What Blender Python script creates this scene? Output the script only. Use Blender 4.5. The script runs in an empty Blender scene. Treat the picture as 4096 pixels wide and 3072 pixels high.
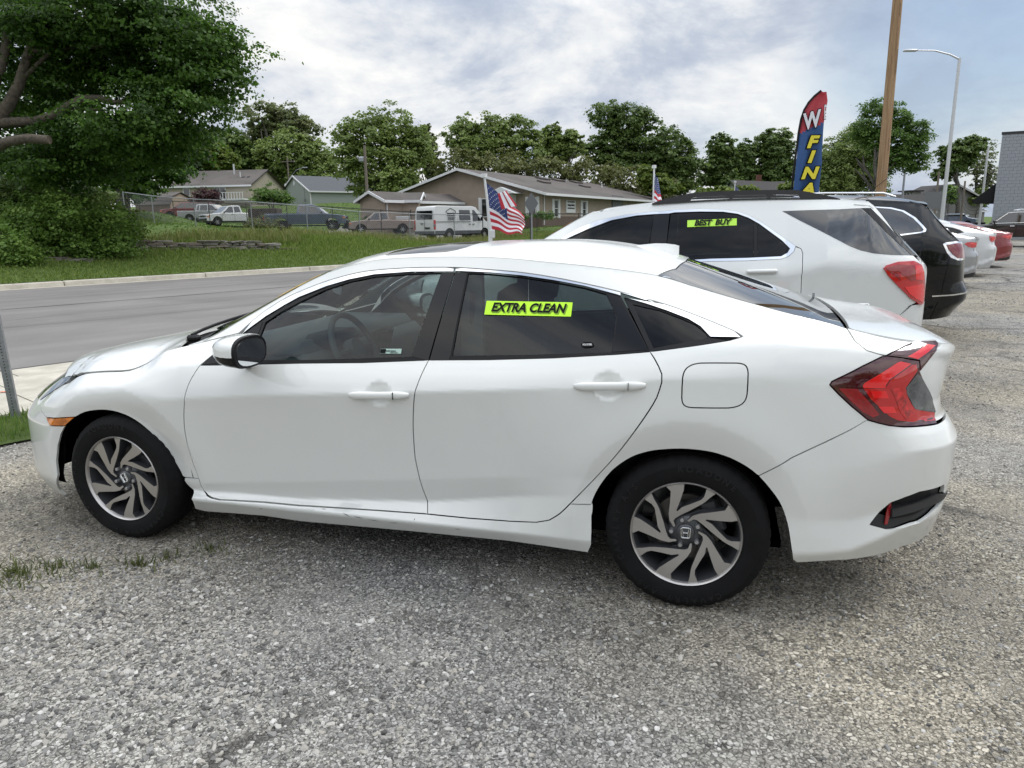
import bpy, bmesh, math, random
import numpy as np
from mathutils import Vector, Matrix
from mathutils.geometry import delaunay_2d_cdt
random.seed(7); rng = np.random.default_rng(7)
scn = bpy.context.scene
C = scn.collection
# ---------------------------------------------------------------- camera
CP = dict(x=0.0766207, y=-2.6925247, z=1.5059006, yaw=0.277734, pit=0.214811, rol=-0.0132135, f=2886.232)
yaw, pit, rol = CP['yaw'], CP['pit'], CP['rol']
FW = np.array([-math.sin(yaw)*math.cos(pit), math.cos(yaw)*math.cos(pit), -math.sin(pit)])
_r = np.array([math.cos(yaw), math.sin(yaw), 0.]); _u = np.cross(_r, FW)
RT = _r*math.cos(rol)+_u*math.sin(rol); UP = -_r*math.sin(rol)+_u*math.cos(rol)
CO = np.array([CP['x'], CP['y'], CP['z']])
cd = bpy.data.cameras.new('camera'); cam = bpy.data.objects.new('camera', cd); C.objects.link(cam)
cam.matrix_world = Matrix(((RT[0], UP[0], -FW[0], CO[0]), (RT[1], UP[1], -FW[1], CO[1]), (RT[2], UP[2], -FW[2], CO[2]), (0, 0, 0, 1)))
cd.sensor_fit = 'HORIZONTAL'; cd.sensor_width = 36; cd.lens = 36*CP['f']/4096; cd.clip_start = .05; cd.clip_end = 3000
scn.camera = cam
def ray_dir(x, y):
    d = FW+(x*4096/2212-2048)/CP['f']*RT+(1536-y*4096/2212)/CP['f']*UP; return d/np.linalg.norm(d)
# ---------------------------------------------------------------- world: bright broken overcast
W = bpy.data.worlds.new('World'); scn.world = W; W.use_nodes = True
nt = W.node_tree; nt.nodes.clear(); N = nt.nodes; LK = nt.links
def nd(t, **k):
    n = N.new(t)
    for a, b in k.items(): setattr(n, a, b)
    return n
SUN_EL, SUN_ROT = math.radians(56), math.radians(62)
sky = nd('ShaderNodeTexSky', sky_type='NISHITA', sun_disc=False, sun_elevation=SUN_EL, sun_rotation=SUN_ROT)
bg1 = nd('ShaderNodeBackground'); bg1.inputs[1].default_value = .085; LK.new(sky.outputs[0], bg1.inputs[0])
tc = nd('ShaderNodeTexCoord')
sep = nd('ShaderNodeSeparateXYZ'); LK.new(tc.outputs['Generated'], sep.inputs[0])
# project direction on a cloud plane: xy / (z + .12)
ad = nd('ShaderNodeMath', operation='MAXIMUM'); LK.new(sep.outputs[2], ad.inputs[0]); ad.inputs[1].default_value = 0.
ad2 = nd('ShaderNodeMath', operation='ADD'); LK.new(ad.outputs[0], ad2.inputs[0]); ad2.inputs[1].default_value = .5
dx = nd('ShaderNodeMath', operation='DIVIDE'); LK.new(sep.outputs[0], dx.inputs[0]); LK.new(ad2.outputs[0], dx.inputs[1])
dy = nd('ShaderNodeMath', operation='DIVIDE'); LK.new(sep.outputs[1], dy.inputs[0]); LK.new(ad2.outputs[0], dy.inputs[1])
cb = nd('ShaderNodeCombineXYZ'); LK.new(dx.outputs[0], cb.inputs[0]); LK.new(dy.outputs[0], cb.inputs[1])
def noise(vec, sc, det, rough, dist=0., off=0.):
    n = nd('ShaderNodeTexNoise'); n.inputs['Scale'].default_value = sc; n.inputs['Detail'].default_value = det
    n.inputs['Roughness'].default_value = rough; n.inputs['Distortion'].default_value = dist
    m = nd('ShaderNodeMapping'); m.inputs['Location'].default_value = (off, off*.7, 0); LK.new(vec, m.inputs[0]); LK.new(m.outputs[0], n.inputs[0]); return n.outputs[0]
def ramp(fac, stops):
    r = nd('ShaderNodeValToRGB'); el = r.color_ramp.elements
    while len(el) < len(stops): el.new(.5)
    for e, (p, c) in zip(el, stops): e.position = p; e.color = (*c, 1)
    LK.new(fac, r.inputs[0]); return r.outputs[0]
n1 = noise(cb.outputs[0], 1.3, 9, .55, .2, 3.1)
n2 = noise(cb.outputs[0], 4.2, 10, .60, .3, 11.3)
sq = nd('ShaderNodeMapping'); sq.inputs['Scale'].default_value = (1, 1, 2.3); LK.new(tc.outputs['Generated'], sq.inputs[0]); n3 = noise(sq.outputs[0], 3.4, 12, .62, .25, 5.2)
mx = nd('ShaderNodeMix', data_type='FLOAT'); mx.inputs[0].default_value = .52; LK.new(n1, mx.inputs[2]); LK.new(n2, mx.inputs[3])
mx2 = nd('ShaderNodeMix', data_type='FLOAT'); mx2.inputs[0].default_value = .55; LK.new(mx.outputs[0], mx2.inputs[2]); LK.new(n3, mx2.inputs[3])
ccol = ramp(mx2.outputs[0], [(.40, (.29, .335, .42)), (.455, (.37, .41, .48)), (.485, (.45, .48, .53)), (.51, (.53, .55, .58)), (.54, (.595, .605, .615)), (.60, (.74, .73, .70))])
# cloud veil thins to blue high on the right hand side of the frame and elsewhere in small gaps
thn = ramp(n1, [(.33, (0.35,)*3), (.45, (1,)*3)])
d0 = ray_dir(2190, -10); dp = nd('ShaderNodeVectorMath', operation='DOT_PRODUCT'); dp.inputs[1].default_value = tuple(d0); nv = nd('ShaderNodeVectorMath', operation='NORMALIZE'); LK.new(tc.outputs['Generated'], nv.inputs[0]); LK.new(nv.outputs[0], dp.inputs[0])
gp_ = nd('ShaderNodeMath', operation='MULTIPLY_ADD'); LK.new(n3, gp_.inputs[0]); gp_.inputs[1].default_value = .075; LK.new(dp.outputs['Value'], gp_.inputs[2]); thin2 = ramp(gp_.outputs[0], [(0, (1,)*3), (1, (1,)*3)])
mr_ = nd('ShaderNodeMapRange'); LK.new(gp_.outputs[0], mr_.inputs[0]); mr_.inputs[1].default_value = 1.012; mr_.inputs[2].default_value = 1.036; mr_.inputs[3].default_value = 1.; mr_.inputs[4].default_value = .25
mn_ = nd('ShaderNodeMath', operation='MULTIPLY'); LK.new(thn, mn_.inputs[0]); LK.new(mr_.outputs[0], mn_.inputs[1]); thin = mn_.outputs[0]
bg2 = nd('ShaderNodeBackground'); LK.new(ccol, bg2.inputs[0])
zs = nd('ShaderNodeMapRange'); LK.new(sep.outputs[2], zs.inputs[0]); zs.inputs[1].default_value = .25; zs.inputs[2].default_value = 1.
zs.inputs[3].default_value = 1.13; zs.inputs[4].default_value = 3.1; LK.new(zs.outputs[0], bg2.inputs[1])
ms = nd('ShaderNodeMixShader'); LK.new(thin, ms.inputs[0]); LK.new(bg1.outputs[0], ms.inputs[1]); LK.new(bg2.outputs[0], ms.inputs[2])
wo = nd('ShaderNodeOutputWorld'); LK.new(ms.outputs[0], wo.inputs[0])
# ---------------------------------------------------------------- sun behind thin cloud
sd = bpy.data.lights.new('sun', 'SUN'); sd.energy = 1.3; sd.angle = math.radians(24); sd.color = (1, .965, .91)
so = bpy.data.objects.new('sun', sd); C.objects.link(so)
# sky texture rotation: clockwise from +Y
sdir = Vector((math.sin(SUN_ROT)*math.cos(SUN_EL), math.cos(SUN_ROT)*math.cos(SUN_EL), math.sin(SUN_EL)))
so.rotation_euler = (-sdir).to_track_quat('-Z', 'Y').to_euler(); so.location = (0, 0, 60)
scn.view_settings.view_transform = 'Standard'; scn.view_settings.look = 'None'; scn.view_settings.exposure = 0.42; scn.view_settings.gamma = 1
# ---------------------------------------------------------------- helpers
SC = 4096/2212
def ray(x, y): return FW+(x*SC-2048)/CP['f']*RT+(1536-y*SC)/CP['f']*UP
def at(x, y, D): return CO+ray(x, y)*D
def yh(x):
    a, b = ray(x, 300), ray(x, 700); t = a[2]/(a[2]-b[2]); return 300+400*t
def xyD(x, D): p = at(x, yh(x), D); return p[:2]
def zD(x, y, D): return at(x, y, D)[2]
def empty(name, loc=(0, 0, 0), rz=0., label=None, cat=None, group=None):
    o = bpy.data.objects.new(name, None); C.objects.link(o); o.location = loc; o.rotation_euler = (0, 0, rz); o.empty_display_size = .2
    return tag(o, label, cat, group)
def tag(o, label=None, cat=None, group=None, kind=None):
    if label: o['label'] = label
    if cat: o['category'] = cat
    if group: o['group'] = group
    if kind: o['kind'] = kind
    return o
def mkmesh(name, V, F, mats, parent=None, smooth=False, mi=None, nrm=None, loc=None, rot=None):
    me = bpy.data.meshes.new(name); V = np.asarray(V, float)
    if isinstance(F, np.ndarray):
        n, k = F.shape; me.vertices.add(len(V)); me.vertices.foreach_set('co', V.ravel())
        me.loops.add(n*k); me.loops.foreach_set('vertex_index', F.ravel().astype(np.int32)); me.polygons.add(n)
        me.polygons.foreach_set('loop_start', np.arange(0, n*k, k, dtype=np.int32)); me.polygons.foreach_set('loop_total', np.full(n, k, dtype=np.int32))
        me.update(calc_edges=True)
    else: me.from_pydata(V.tolist(), [], F); me.update()
    for m in (mats if isinstance(mats, (list, tuple)) else [mats]): me.materials.append(m)
    if mi is not None: me.polygons.foreach_set('material_index', np.asarray(mi, dtype=np.int32))
    if smooth or nrm is not None: me.polygons.foreach_set('use_smooth', np.ones(len(me.polygons), dtype=bool))
    if nrm is not None: me.normals_split_custom_set_from_vertices(np.asarray(nrm).tolist())
    me.update()
    o = bpy.data.objects.new(name, me); C.objects.link(o)
    if parent: o.parent = parent
    if loc is not None: o.location = loc
    if rot is not None: o.rotation_euler = rot
    return o
class MB:
    """collects boxes, tubes, prisms and lathes into ONE mesh"""
    def __init__(s): s.V = []; s.F = []; s.M = []
    def add(s, V, F, m=0):
        b = len(s.V); s.V += [tuple(v) for v in V]; s.F += [tuple(i+b for i in f) for f in F]; s.M += [m]*len(F); return s
    def box(s, c, d, m=0, rz=0., bev=0., top=None, ry=0., rx=0.):
        """centre, full size; top=(sx, sy) shrinks the top face"""
        hx, hy, hz = d[0]/2, d[1]/2, d[2]/2; tx, ty = (top or (1, 1))
        b = min(bev, hx*.9, hy*.9, hz*.9)
        def ring(x, y, z, k):
            if k <= 0: return [(-x, -y, z), (x, -y, z), (x, y, z), (-x, y, z)]
            return [(-x+k, -y, z), (x-k, -y, z), (x, -y+k, z), (x, y-k, z), (x-k, y, z), (-x+k, y, z), (-x, y-k, z), (-x, -y+k, z)]
        if b > 0:
            R = [ring(hx-b, hy-b, -hz, b*.01), ring(hx, hy, -hz+b, b), ring(hx*tx, hy*ty, hz-b, b), ring(hx*tx-b, hy*ty-b, hz, b*.01)]
        else: R = [ring(hx, hy, -hz, 0), ring(hx*tx, hy*ty, hz, 0)]
        n = len(R[0]); V = [p for r in R for p in r]; F = [tuple(range(n))[::-1], tuple(range(n*(len(R)-1), n*len(R)))]
        for j in range(len(R)-1):
            for i in range(n): F.append((j*n+i, j*n+(i+1) % n, (j+1)*n+(i+1) % n, (j+1)*n+i))
        M = Matrix.Rotation(rz, 3, 'Z') @ Matrix.Rotation(ry, 3, 'Y') @ Matrix.Rotation(rx, 3, 'X')
        return s.add([tuple(M @ Vector(v)+Vector(c)) for v in V], F, m)
    def tube(s, P, R, n=8, m=0, cap=True):
        P = [Vector(p) for p in P]
        if not hasattr(R, '__len__'): R = [R]*len(P)
        V = []; F = []; prev = None
        for i, p in enumerate(P):
            t = (P[min(i+1, len(P)-1)]-P[max(i-1, 0)]).normalized()
            a = t.orthogonal().normalized() if prev is None else (prev-t*prev.dot(t)).normalized()
            prev = a; b = t.cross(a)
            for k in range(n):
                q = 2*math.pi*k/n; V.append(p+(a*math.cos(q)+b*math.sin(q))*R[i])
        for i in range(len(P)-1):
            for k in range(n): F.append((i*n+k, i*n+(k+1) % n, (i+1)*n+(k+1) % n, (i+1)*n+k))
        if cap: F.append(tuple(range(n))[::-1]); F.append(tuple(range((len(P)-1)*n, len(P)*n)))
        return s.add(V, F, m)
    def lathe(s, prof, n=48, m=0, ctr=(0, 0, 0), axis='y', close=False):
        """profile [(r, h)] about the y (or z) axis"""
        V = []; F = []
        for r, h in prof:
            for k in range(n):
                a = 2*math.pi*k/n
                V.append((ctr[0]+r*math.cos(a), ctr[1]+h, ctr[2]+r*math.sin(a)) if axis == 'y' else (ctr[0]+r*math.cos(a), ctr[1]+r*math.sin(a), ctr[2]+h))
        for i in range(len(prof)-1):
            for k in range(n):
                q = (i*n+k, i*n+(k+1) % n, (i+1)*n+(k+1) % n, (i+1)*n+k); F.append(q if axis == 'z' else q[::-1])
        return s.add(V, F, m)
    def prism(s, poly, f0, f1, m=0, ms=None):
        """poly 2d points; f0/f1 map (a,b)->3d for the two faces"""
        n = len(poly); V = [f0(*p) for p in poly]+[f1(*p) for p in poly]
        s.add(V, [tuple(range(n))[::-1]], m); s.V = s.V[:]  # face 0
        b = len(s.V)-len(V)
        s.F.append(tuple(b+n+i for i in range(n))); s.M.append(m)
        for i in range(n): s.F.append((b+i, b+(i+1) % n, b+n+(i+1) % n, b+n+i)); s.M.append(m if ms is None else ms)
        return s
    def build(s, name, mats, parent=None, smooth=False, loc=None, rot=None, fix=True, bevel=0.):
        me = bpy.data.meshes.new(name); me.from_pydata(s.V, [], s.F)
        for m in (mats if isinstance(mats, (list, tuple)) else [mats]): me.materials.append(m)
        me.polygons.foreach_set('material_index', s.M)
        if fix or bevel:
            bm = bmesh.new(); bm.from_mesh(me)
            if fix: bmesh.ops.recalc_face_normals(bm, faces=bm.faces)
            bm.to_mesh(me); bm.free()
        if smooth:
            me.polygons.foreach_set('use_smooth', [True]*len(me.polygons)); me.set_sharp_from_angle(angle=math.radians(smooth if smooth is not True else 40))
        me.update(); o = bpy.data.objects.new(name, me); C.objects.link(o)
        if parent: o.parent = parent
        if loc is not None: o.location = loc
        if rot is not None: o.rotation_euler = rot
        return o
def copy_tree(o, parent=None):
    c = o.copy(); C.objects.link(c)
    if parent: c.parent = parent
    for ch in list(o.children): copy_tree(ch, c)
    return c
def text_mesh(txt, size, mats, name, parent=None, extrude=.0005, shear=0., bold=0., M=None, sx=1., align='CENTER', spacing=1.):
    cu = bpy.data.curves.new('txt', 'FONT'); cu.body = txt; cu.size = size; cu.extrude = extrude; cu.shear = shear; cu.offset = bold
    cu.align_x = align; cu.align_y = 'CENTER'; cu.resolution_u = 3; cu.space_character = spacing
    ob = bpy.data.objects.new('txt', cu); C.objects.link(ob); bpy.context.view_layer.update()
    me = bpy.data.meshes.new_from_object(ob.evaluated_get(bpy.context.evaluated_depsgraph_get()))
    bpy.data.objects.remove(ob); me.name = name; me.materials.clear()
    for m in (mats if isinstance(mats, list) else [mats]): me.materials.append(m)
    me.transform(Matrix.Diagonal((sx, 1, 1, 1)))
    if M is not None: me.transform(M)
    o = bpy.data.objects.new(name, me); C.objects.link(o)
    if parent: o.parent = parent
    return o
# ---------------------------------------------------------------- materials
def mat(name, col, rough=.5, metal=0., coat=0., spec=.5, noise_amt=0., noise_sc=5., bump=0., bump_sc=50., emis=None, alpha=1., trans=0., col2=None, obj=False, sheen=0., bdist=.01):
    m = bpy.data.materials.new(name); m.use_nodes = True; t = m.node_tree; b = t.nodes['Principled BSDF']
    b.inputs['Base Color'].default_value = (*col, 1); b.inputs['Roughness'].default_value = rough; b.inputs['Metallic'].default_value = metal
    b.inputs['Coat Weight'].default_value = coat; b.inputs['Coat Roughness'].default_value = .03; b.inputs['Coat IOR'].default_value = 1.62; b.inputs['Specular IOR Level'].default_value = spec
    if trans: b.inputs['Transmission Weight'].default_value = trans
    if sheen: b.inputs['Sheen Weight'].default_value = sheen
    if noise_amt or col2:
        tcn = t.nodes.new('ShaderNodeTexCoord'); n = t.nodes.new('ShaderNodeTexNoise'); n.inputs['Scale'].default_value = noise_sc; n.inputs['Detail'].default_value = 6; n.inputs['Roughness'].default_value = .6
        t.links.new(tcn.outputs['Object'], n.inputs[0]); r = t.nodes.new('ShaderNodeValToRGB')
        c2 = col2 or tuple(min(1, c*(1+noise_amt)) for c in col); c1 = col if col2 else tuple(c*(1-noise_amt) for c in col)
        r.color_ramp.elements[0].position = .35; r.color_ramp.elements[1].position = .65
        r.color_ramp.elements[0].color = (*c1, 1); r.color_ramp.elements[1].color = (*c2, 1); t.links.new(n.outputs[0], r.inputs[0]); t.links.new(r.outputs[0], b.inputs['Base Color'])
    if bump:
        tcn = t.nodes.new('ShaderNodeTexCoord'); n = t.nodes.new('ShaderNodeTexNoise'); n.inputs['Scale'].default_value = bump_sc; n.inputs['Detail'].default_value = 5
        t.links.new(tcn.outputs['Object'], n.inputs[0]); bp = t.nodes.new('ShaderNodeBump'); bp.inputs['Strength'].default_value = bump; bp.inputs['Distance'].default_value = bdist
        t.links.new(n.outputs[0], bp.inputs['Height']); t.links.new(bp.outputs[0], b.inputs['Normal'])
    return m
def glassmat(name, tint=(.3, .34, .33), refl=.0, ior=1.5):
    """window glass: tinted see-through pane with Fresnel reflection"""
    m = bpy.data.materials.new(name); m.use_nodes = True; t = m.node_tree; t.nodes.clear()
    tr = t.nodes.new('ShaderNodeBsdfTransparent'); tr.inputs[0].default_value = (*tint, 1)
    gl = t.nodes.new('ShaderNodeBsdfGlossy'); gl.inputs['Roughness'].default_value = .015; gl.inputs[0].default_value = (1, 1, 1, 1)
    fr = t.nodes.new('ShaderNodeFresnel'); fr.inputs[0].default_value = ior
    a = t.nodes.new('ShaderNodeMath'); a.operation = 'ADD'; a.inputs[1].default_value = refl; a.use_clamp = True; t.links.new(fr.outputs[0], a.inputs[0])
    mx = t.nodes.new('ShaderNodeMixShader'); t.links.new(a.outputs[0], mx.inputs[0]); t.links.new(tr.outputs[0], mx.inputs[1]); t.links.new(gl.outputs[0], mx.inputs[2])
    o = t.nodes.new('ShaderNodeOutputMaterial'); t.links.new(mx.outputs[0], o.inputs[0]); return m
def paint(name, col, flake=0., dust=.0, rough=.32, coatw=1.):
    """car paint: pigmented base, clear coat, rain-dried speckle on faces that look up"""
    m = mat(name, col, rough=rough, coat=coatw, spec=.4 if coatw == 1. else .15); t = m.node_tree; b = t.nodes['Principled BSDF']
    if coatw < 1: b.inputs['Coat IOR'].default_value = 1.45
    if flake: b.inputs['Metallic'].default_value = flake
    if dust:
        g = t.nodes.new('ShaderNodeNewGeometry'); s = t.nodes.new('ShaderNodeSeparateXYZ'); t.links.new(g.outputs['True Normal'], s.inputs[0])
        tcn = t.nodes.new('ShaderNodeTexCoord')
        mr = t.nodes.new('ShaderNodeMapRange'); mr.inputs[1].default_value = .80; mr.inputs[2].default_value = .96; t.links.new(s.outputs[2], mr.inputs[0])
        v = t.nodes.new('ShaderNodeTexVoronoi'); v.inputs['Scale'].default_value = 95; t.links.new(tcn.outputs['Object'], v.inputs[0])
        n = t.nodes.new('ShaderNodeTexNoise'); n.inputs['Scale'].default_value = 6; n.inputs['Detail'].default_value = 4; t.links.new(tcn.outputs['Object'], n.inputs[0])
        r = t.nodes.new('ShaderNodeMapRange'); r.inputs[1].default_value = .18; r.inputs[2].default_value = .32; r.inputs[3].default_value = 1; r.inputs[4].default_value = 0; t.links.new(v.outputs['Distance'], r.inputs[0])
        k = t.nodes.new('ShaderNodeMath'); k.operation = 'MULTIPLY'; t.links.new(r.outputs[0], k.inputs[0]); t.links.new(mr.outputs[0], k.inputs[1])
        mix = t.nodes.new('ShaderNodeMix'); mix.data_type = 'RGBA'; mix.inputs[6].default_value = (*col, 1); mix.inputs[7].default_value = (*[c*(1-dust) for c in col], 1); t.links.new(k.outputs[0], mix.inputs[0]); t.links.new(mix.outputs[2], b.inputs['Base Color'])
        k2 = t.nodes.new('ShaderNodeMath'); k2.operation = 'MULTIPLY'; t.links.new(n.outputs[0], k2.inputs[0]); t.links.new(mr.outputs[0], k2.inputs[1])
        k3 = t.nodes.new('ShaderNodeMath'); k3.operation = 'MULTIPLY_ADD'; k3.inputs[1].default_value = .16; k3.inputs[2].default_value = .03; t.links.new(k2.outputs[0], k3.inputs[0]); t.links.new(k3.outputs[0], b.inputs['Coat Roughness'])
        bp = t.nodes.new('ShaderNodeBump'); bp.inputs['Strength'].default_value = .25; bp.inputs['Distance'].default_value = .002; t.links.new(k.outputs[0], bp.inputs['Height']); t.links.new(bp.outputs[0], b.inputs['Coat Normal'])
    return m
M = dict(
 white=paint('pearl_white_paint', (.73, .742, .72), dust=.16), white2=paint('white_paint', (.64, .66, .65), dust=.1), black=paint('black_paint', (.003, .0035, .004), rough=.2, coatw=.75),
 silver=paint('silver_paint', (.36, .37, .38), flake=.5), red=paint('red_paint', (.20, .008, .012)), brown=paint('dark_brown_paint', (.028, .024, .024), rough=.2),
 tan=paint('tan_paint', (.235, .185, .155), flake=.2), blue=paint('blue_grey_paint', (.075, .10, .145), flake=.2), dred=paint('faded_red_paint', (.16, .02, .022)), wht=paint('plain_white_paint', (.58, .59, .59)),
 trim=mat('black_trim', (.009, .009, .010), .45, spec=.22), gloss=mat('gloss_black_trim', (.006, .006, .007), .10, coat=.0, spec=.32), plastic=mat('grey_black_plastic', (.02, .02, .021), .55),
 matte=mat('matte_black_liner', (.003, .003, .003), 1., spec=.0), chrome=mat('chrome', (.82, .83, .84), .09, metal=1.), mach=mat('machined_alloy', (.52, .50, .48), .36, metal=.85),
 dgrey=mat('dark_grey_alloy', (.07, .073, .08), .38, metal=.3, coat=.3), tyre=mat('tyre_rubber', (.0065, .0065, .007), .8, spec=.22, noise_amt=.25, noise_sc=9, bump=.25, bump_sc=60, bdist=.004),
 steel=mat('brake_steel', (.16, .15, .14), .4, metal=.8), alloy=mat('silver_alloy', (.5, .5, .51), .3, metal=.8),
 fabric=mat('dark_seat_fabric', (.022, .023, .025), .9, bump=.3, bump_sc=400), dash=mat('grey_dash_vinyl', (.19, .21, .215), .55, bump=.1, bump_sc=300), dash2=mat('black_dash_vinyl', (.03, .032, .034), .5), liner=mat('grey_headliner', (.30, .31, .31), .9),
 lensdark=mat('dark_red_lens', (.06, .004, .010), .06, coat=1.), lensred=mat('red_lens', (.46, .004, .007), .07, coat=1.), lensbright=mat('bright_red_lens', (.74, .012, .016), .12, coat=1.),
 lensmid=mat('mid_red_lens', (.46, .008, .012), .06, coat=1., noise_amt=.5, noise_sc=45), refl=mat('red_reflector', (.26, .004, .008), .25, coat=1., noise_amt=.3, noise_sc=200), clear=mat('smoked_clear_lens', (.045, .05, .055), .05, coat=1., col2=(.13, .135, .14), noise_sc=14), amber=mat('amber_lens', (.62, .17, .008), .1, coat=1., noise_amt=.35, noise_sc=30),
 glass=glassmat('side_glass', (.46, .54, .525), ior=1.46), wsglass=glassmat('windshield_glass', (.55, .60, .58)), tint=glassmat('privacy_glass', (.045, .048, .052), ior=1.38), rtint=glassmat('rear_side_glass', (.27, .33, .32), ior=1.46), rglass=glassmat('rear_window_glass', (.42, .46, .48), refl=.13), sun=glassmat('sunroof_glass', (.02, .02, .02), refl=.03),
 green=mat('lime_sticker', (.50, .90, .02), .5), yellow=mat('yellow_sticker', (.85, .55, .02), .5), ink=mat('black_ink', (.008, .008, .009), .6, spec=.1), grayink=mat('white_ink', (.75, .75, .75), .5),
 mirror=mat('mirror_glass', (.7, .72, .73), .02, metal=1.), galv=mat('galvanised_steel', (.30, .31, .33), .45, metal=.6, noise_amt=.15, noise_sc=30), hole=mat('dark_hole', (.02, .02, .02), .9),
)
def leafmat(name, c1, c2, c3, tr=.35):
    m = bpy.data.materials.new(name); m.use_nodes = True; t = m.node_tree; b = t.nodes['Principled BSDF']; b.inputs['Roughness'].default_value = .5; b.inputs['Specular IOR Level'].default_value = .3
    a = t.nodes.new('ShaderNodeAttribute'); a.attribute_name = 'rnd'; r = t.nodes.new('ShaderNodeValToRGB'); el = r.color_ramp.elements; el.new(.5)
    for e, p, c in zip(el, (0, .5, 1), (c1, c2, c3)): e.position = p; e.color = (*c, 1)
    t.links.new(a.outputs['Fac'], r.inputs[0]); t.links.new(r.outputs[0], b.inputs['Base Color'])
    tl = t.nodes.new('ShaderNodeBsdfTranslucent'); hs = t.nodes.new('ShaderNodeHueSaturation'); hs.inputs['Value'].default_value = 1.5; t.links.new(r.outputs[0], hs.inputs['Color']); t.links.new(hs.outputs[0], tl.inputs[0])
    mx = t.nodes.new('ShaderNodeMixShader'); mx.inputs[0].default_value = tr; t.links.new(b.outputs[0], mx.inputs[1]); t.links.new(tl.outputs[0], mx.inputs[2]); t.links.new(mx.outputs[0], t.nodes['Material Output'].inputs[0]); return m

def _ip(x, tab, k):
    xs = [t[0] for t in tab]; return np.interp(x, xs, [t[k] for t in tab])
def catmull(P, n=24):
    P = np.array(P, float); Q = np.vstack([2*P[0]-P[1], P, 2*P[-1]-P[-2]]); out = []
    for i in range(1, len(Q)-2):
        a, b, c, d = Q[i-1:i+3]
        k = max(2, int(n*np.linalg.norm(c-b)/.15)) if n else 2
        for j in range(k):
            t = j/k
            out.append(.5*((2*b)+(-a+c)*t+(2*a-5*b+4*c-d)*t*t+(-a+3*b-3*c+d)*t**3))
    out.append(Q[-2]); return np.array(out)
class Shell:
    """half a car body: side chart (s, z) and cap chart (x, y), x to the rear, y inward from the near side plane"""
    def __init__(self, plan, secs, rail, centre, HW=.9, anchor=-1., wheels=(), flare=.012, dents=(), shift=(), p=3.5, soft=(), zw=.32, fr=.45):
        P = catmull(plan, 30); L = np.r_[0, np.cumsum(np.linalg.norm(np.diff(P, axis=0), axis=1))]
        L -= np.interp(anchor, P[:, 0], L)-anchor
        self.L, self.P = L, P; self.s0, self.s1 = L[0], L[-1]
        self.secs, self.rail, self.centre, self.HW = secs, rail, centre, HW
        self.wheels, self.flare, self.dents, self.shift, self.p, self.soft, self.zw, self.fr = wheels, flare, dents, shift, p, soft, zw, fr
        self.xs = [t[0] for t in secs]
        self.Z = np.array([t[1] for t in secs], float); self.D = np.array([t[2] for t in secs], float); self.B = np.array([t[3] for t in secs], float)
        self.rs = catmull([(a, b) for a, b, c in rail], 20); self.rd = [(a, c) for a, b, c in rail]
        self.cs = catmull(centre, 20)
    def zrail(self, x): return np.interp(x, self.rs[:, 0], self.rs[:, 1])
    def zcent(self, x): return np.interp(x, self.cs[:, 0], self.cs[:, 1])
    def _sec(self, x, z):
        n = self.Z.shape[1]
        Zk = [np.interp(x, self.xs, self.Z[:, k]) for k in range(n)]
        Dk = [np.interp(x, self.xs, self.D[:, k]) for k in range(n)]
        Bk = [np.interp(x, self.xs, self.B[:, k]) for k in range(n-1)]
        Zk.append(self.zrail(x)); Dk.append(np.interp(x, [a for a, b in self.rd], [b for a, b in self.rd])); Bk.append(np.interp(x, self.xs, self.B[:, n-1]))
        r = np.zeros_like(z)+Dk[0]
        for k in range(n):
            h = np.maximum(Zk[k+1]-Zk[k], 1e-4); t = (z-Zk[k])/h
            v = Dk[k]+(Dk[k+1]-Dk[k])*t-Bk[k]*4*t*(1-t)
            if k == 0: r = np.where(z <= Zk[1], v, r)
            else: r = np.where(z > Zk[k], v, r)
        return np.where(z > Zk[n], Dk[n]+(z-Zk[n])*.35, r)
    def sec(self, x, z):
        w = .007+_ip(x, self.soft, 1) if self.soft else .007
        r = (self._sec(x, z-w)+self._sec(x, z+w)+2*self._sec(x, z-w*.5)+2*self._sec(x, z+w*.5)+2*self._sec(x, z))/8
        for wx in self.wheels:
            q = np.hypot(x-wx, (z-self.zw)*.97)
            r = r-self.flare*np.exp(-((q-self.fr)/.10)**2)*np.clip((z-.1)/.25, 0, 1)
            r = r+.012*np.clip((self.fr-q)/.07, 0, 1.7)*np.clip((z-.15)/.3, 0, 1)
        for dx, dz, rx, rz, h in self.dents:
            q = np.clip(1-((x-dx)/rx)**2-((z-dz)/rz)**2, 0, 1); r = r+h*q**1.3
        return r
    def side(self, s, z):
        s = np.asarray(s, float); z = np.asarray(z, float)
        x = np.interp(s, self.L, self.P[:, 0]); d = np.interp(s, self.L, self.P[:, 1])
        k = np.clip((self.HW-d)/.25, 0, 1)
        dz = self.sec(x, z)*k
        xx = x
        for x0, x1, tab in self.shift:
            xx = xx+_ip(z, tab, 1)*np.clip((x-x0)/(x1-x0), 0, 1)**1.5
        return np.stack([xx, np.minimum(d+dz, self.HW), z+0*s], -1)
    def side_n(self, s, z):
        e = .003
        a = self.side(s+e, z)-self.side(s-e, z); b = self.side(s, z+e)-self.side(s, z-e)
        n = np.cross(a, b); n /= np.linalg.norm(n, axis=-1, keepdims=True)+1e-12; return n
    def rail_y(self, x):
        zr = self.zrail(x); s = np.asarray(x, float)+0.
        for _ in range(12):
            P = self.side(s, zr); s = np.clip(s+(x-P[..., 0])*1.1, self.s0, self.s1)
        return P[..., 1]
    def _mk(self):
        xs = np.linspace(self.rs[0, 0], self.rs[-1, 0], 500); self._rx = (xs, self.rail_y(xs))
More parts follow.
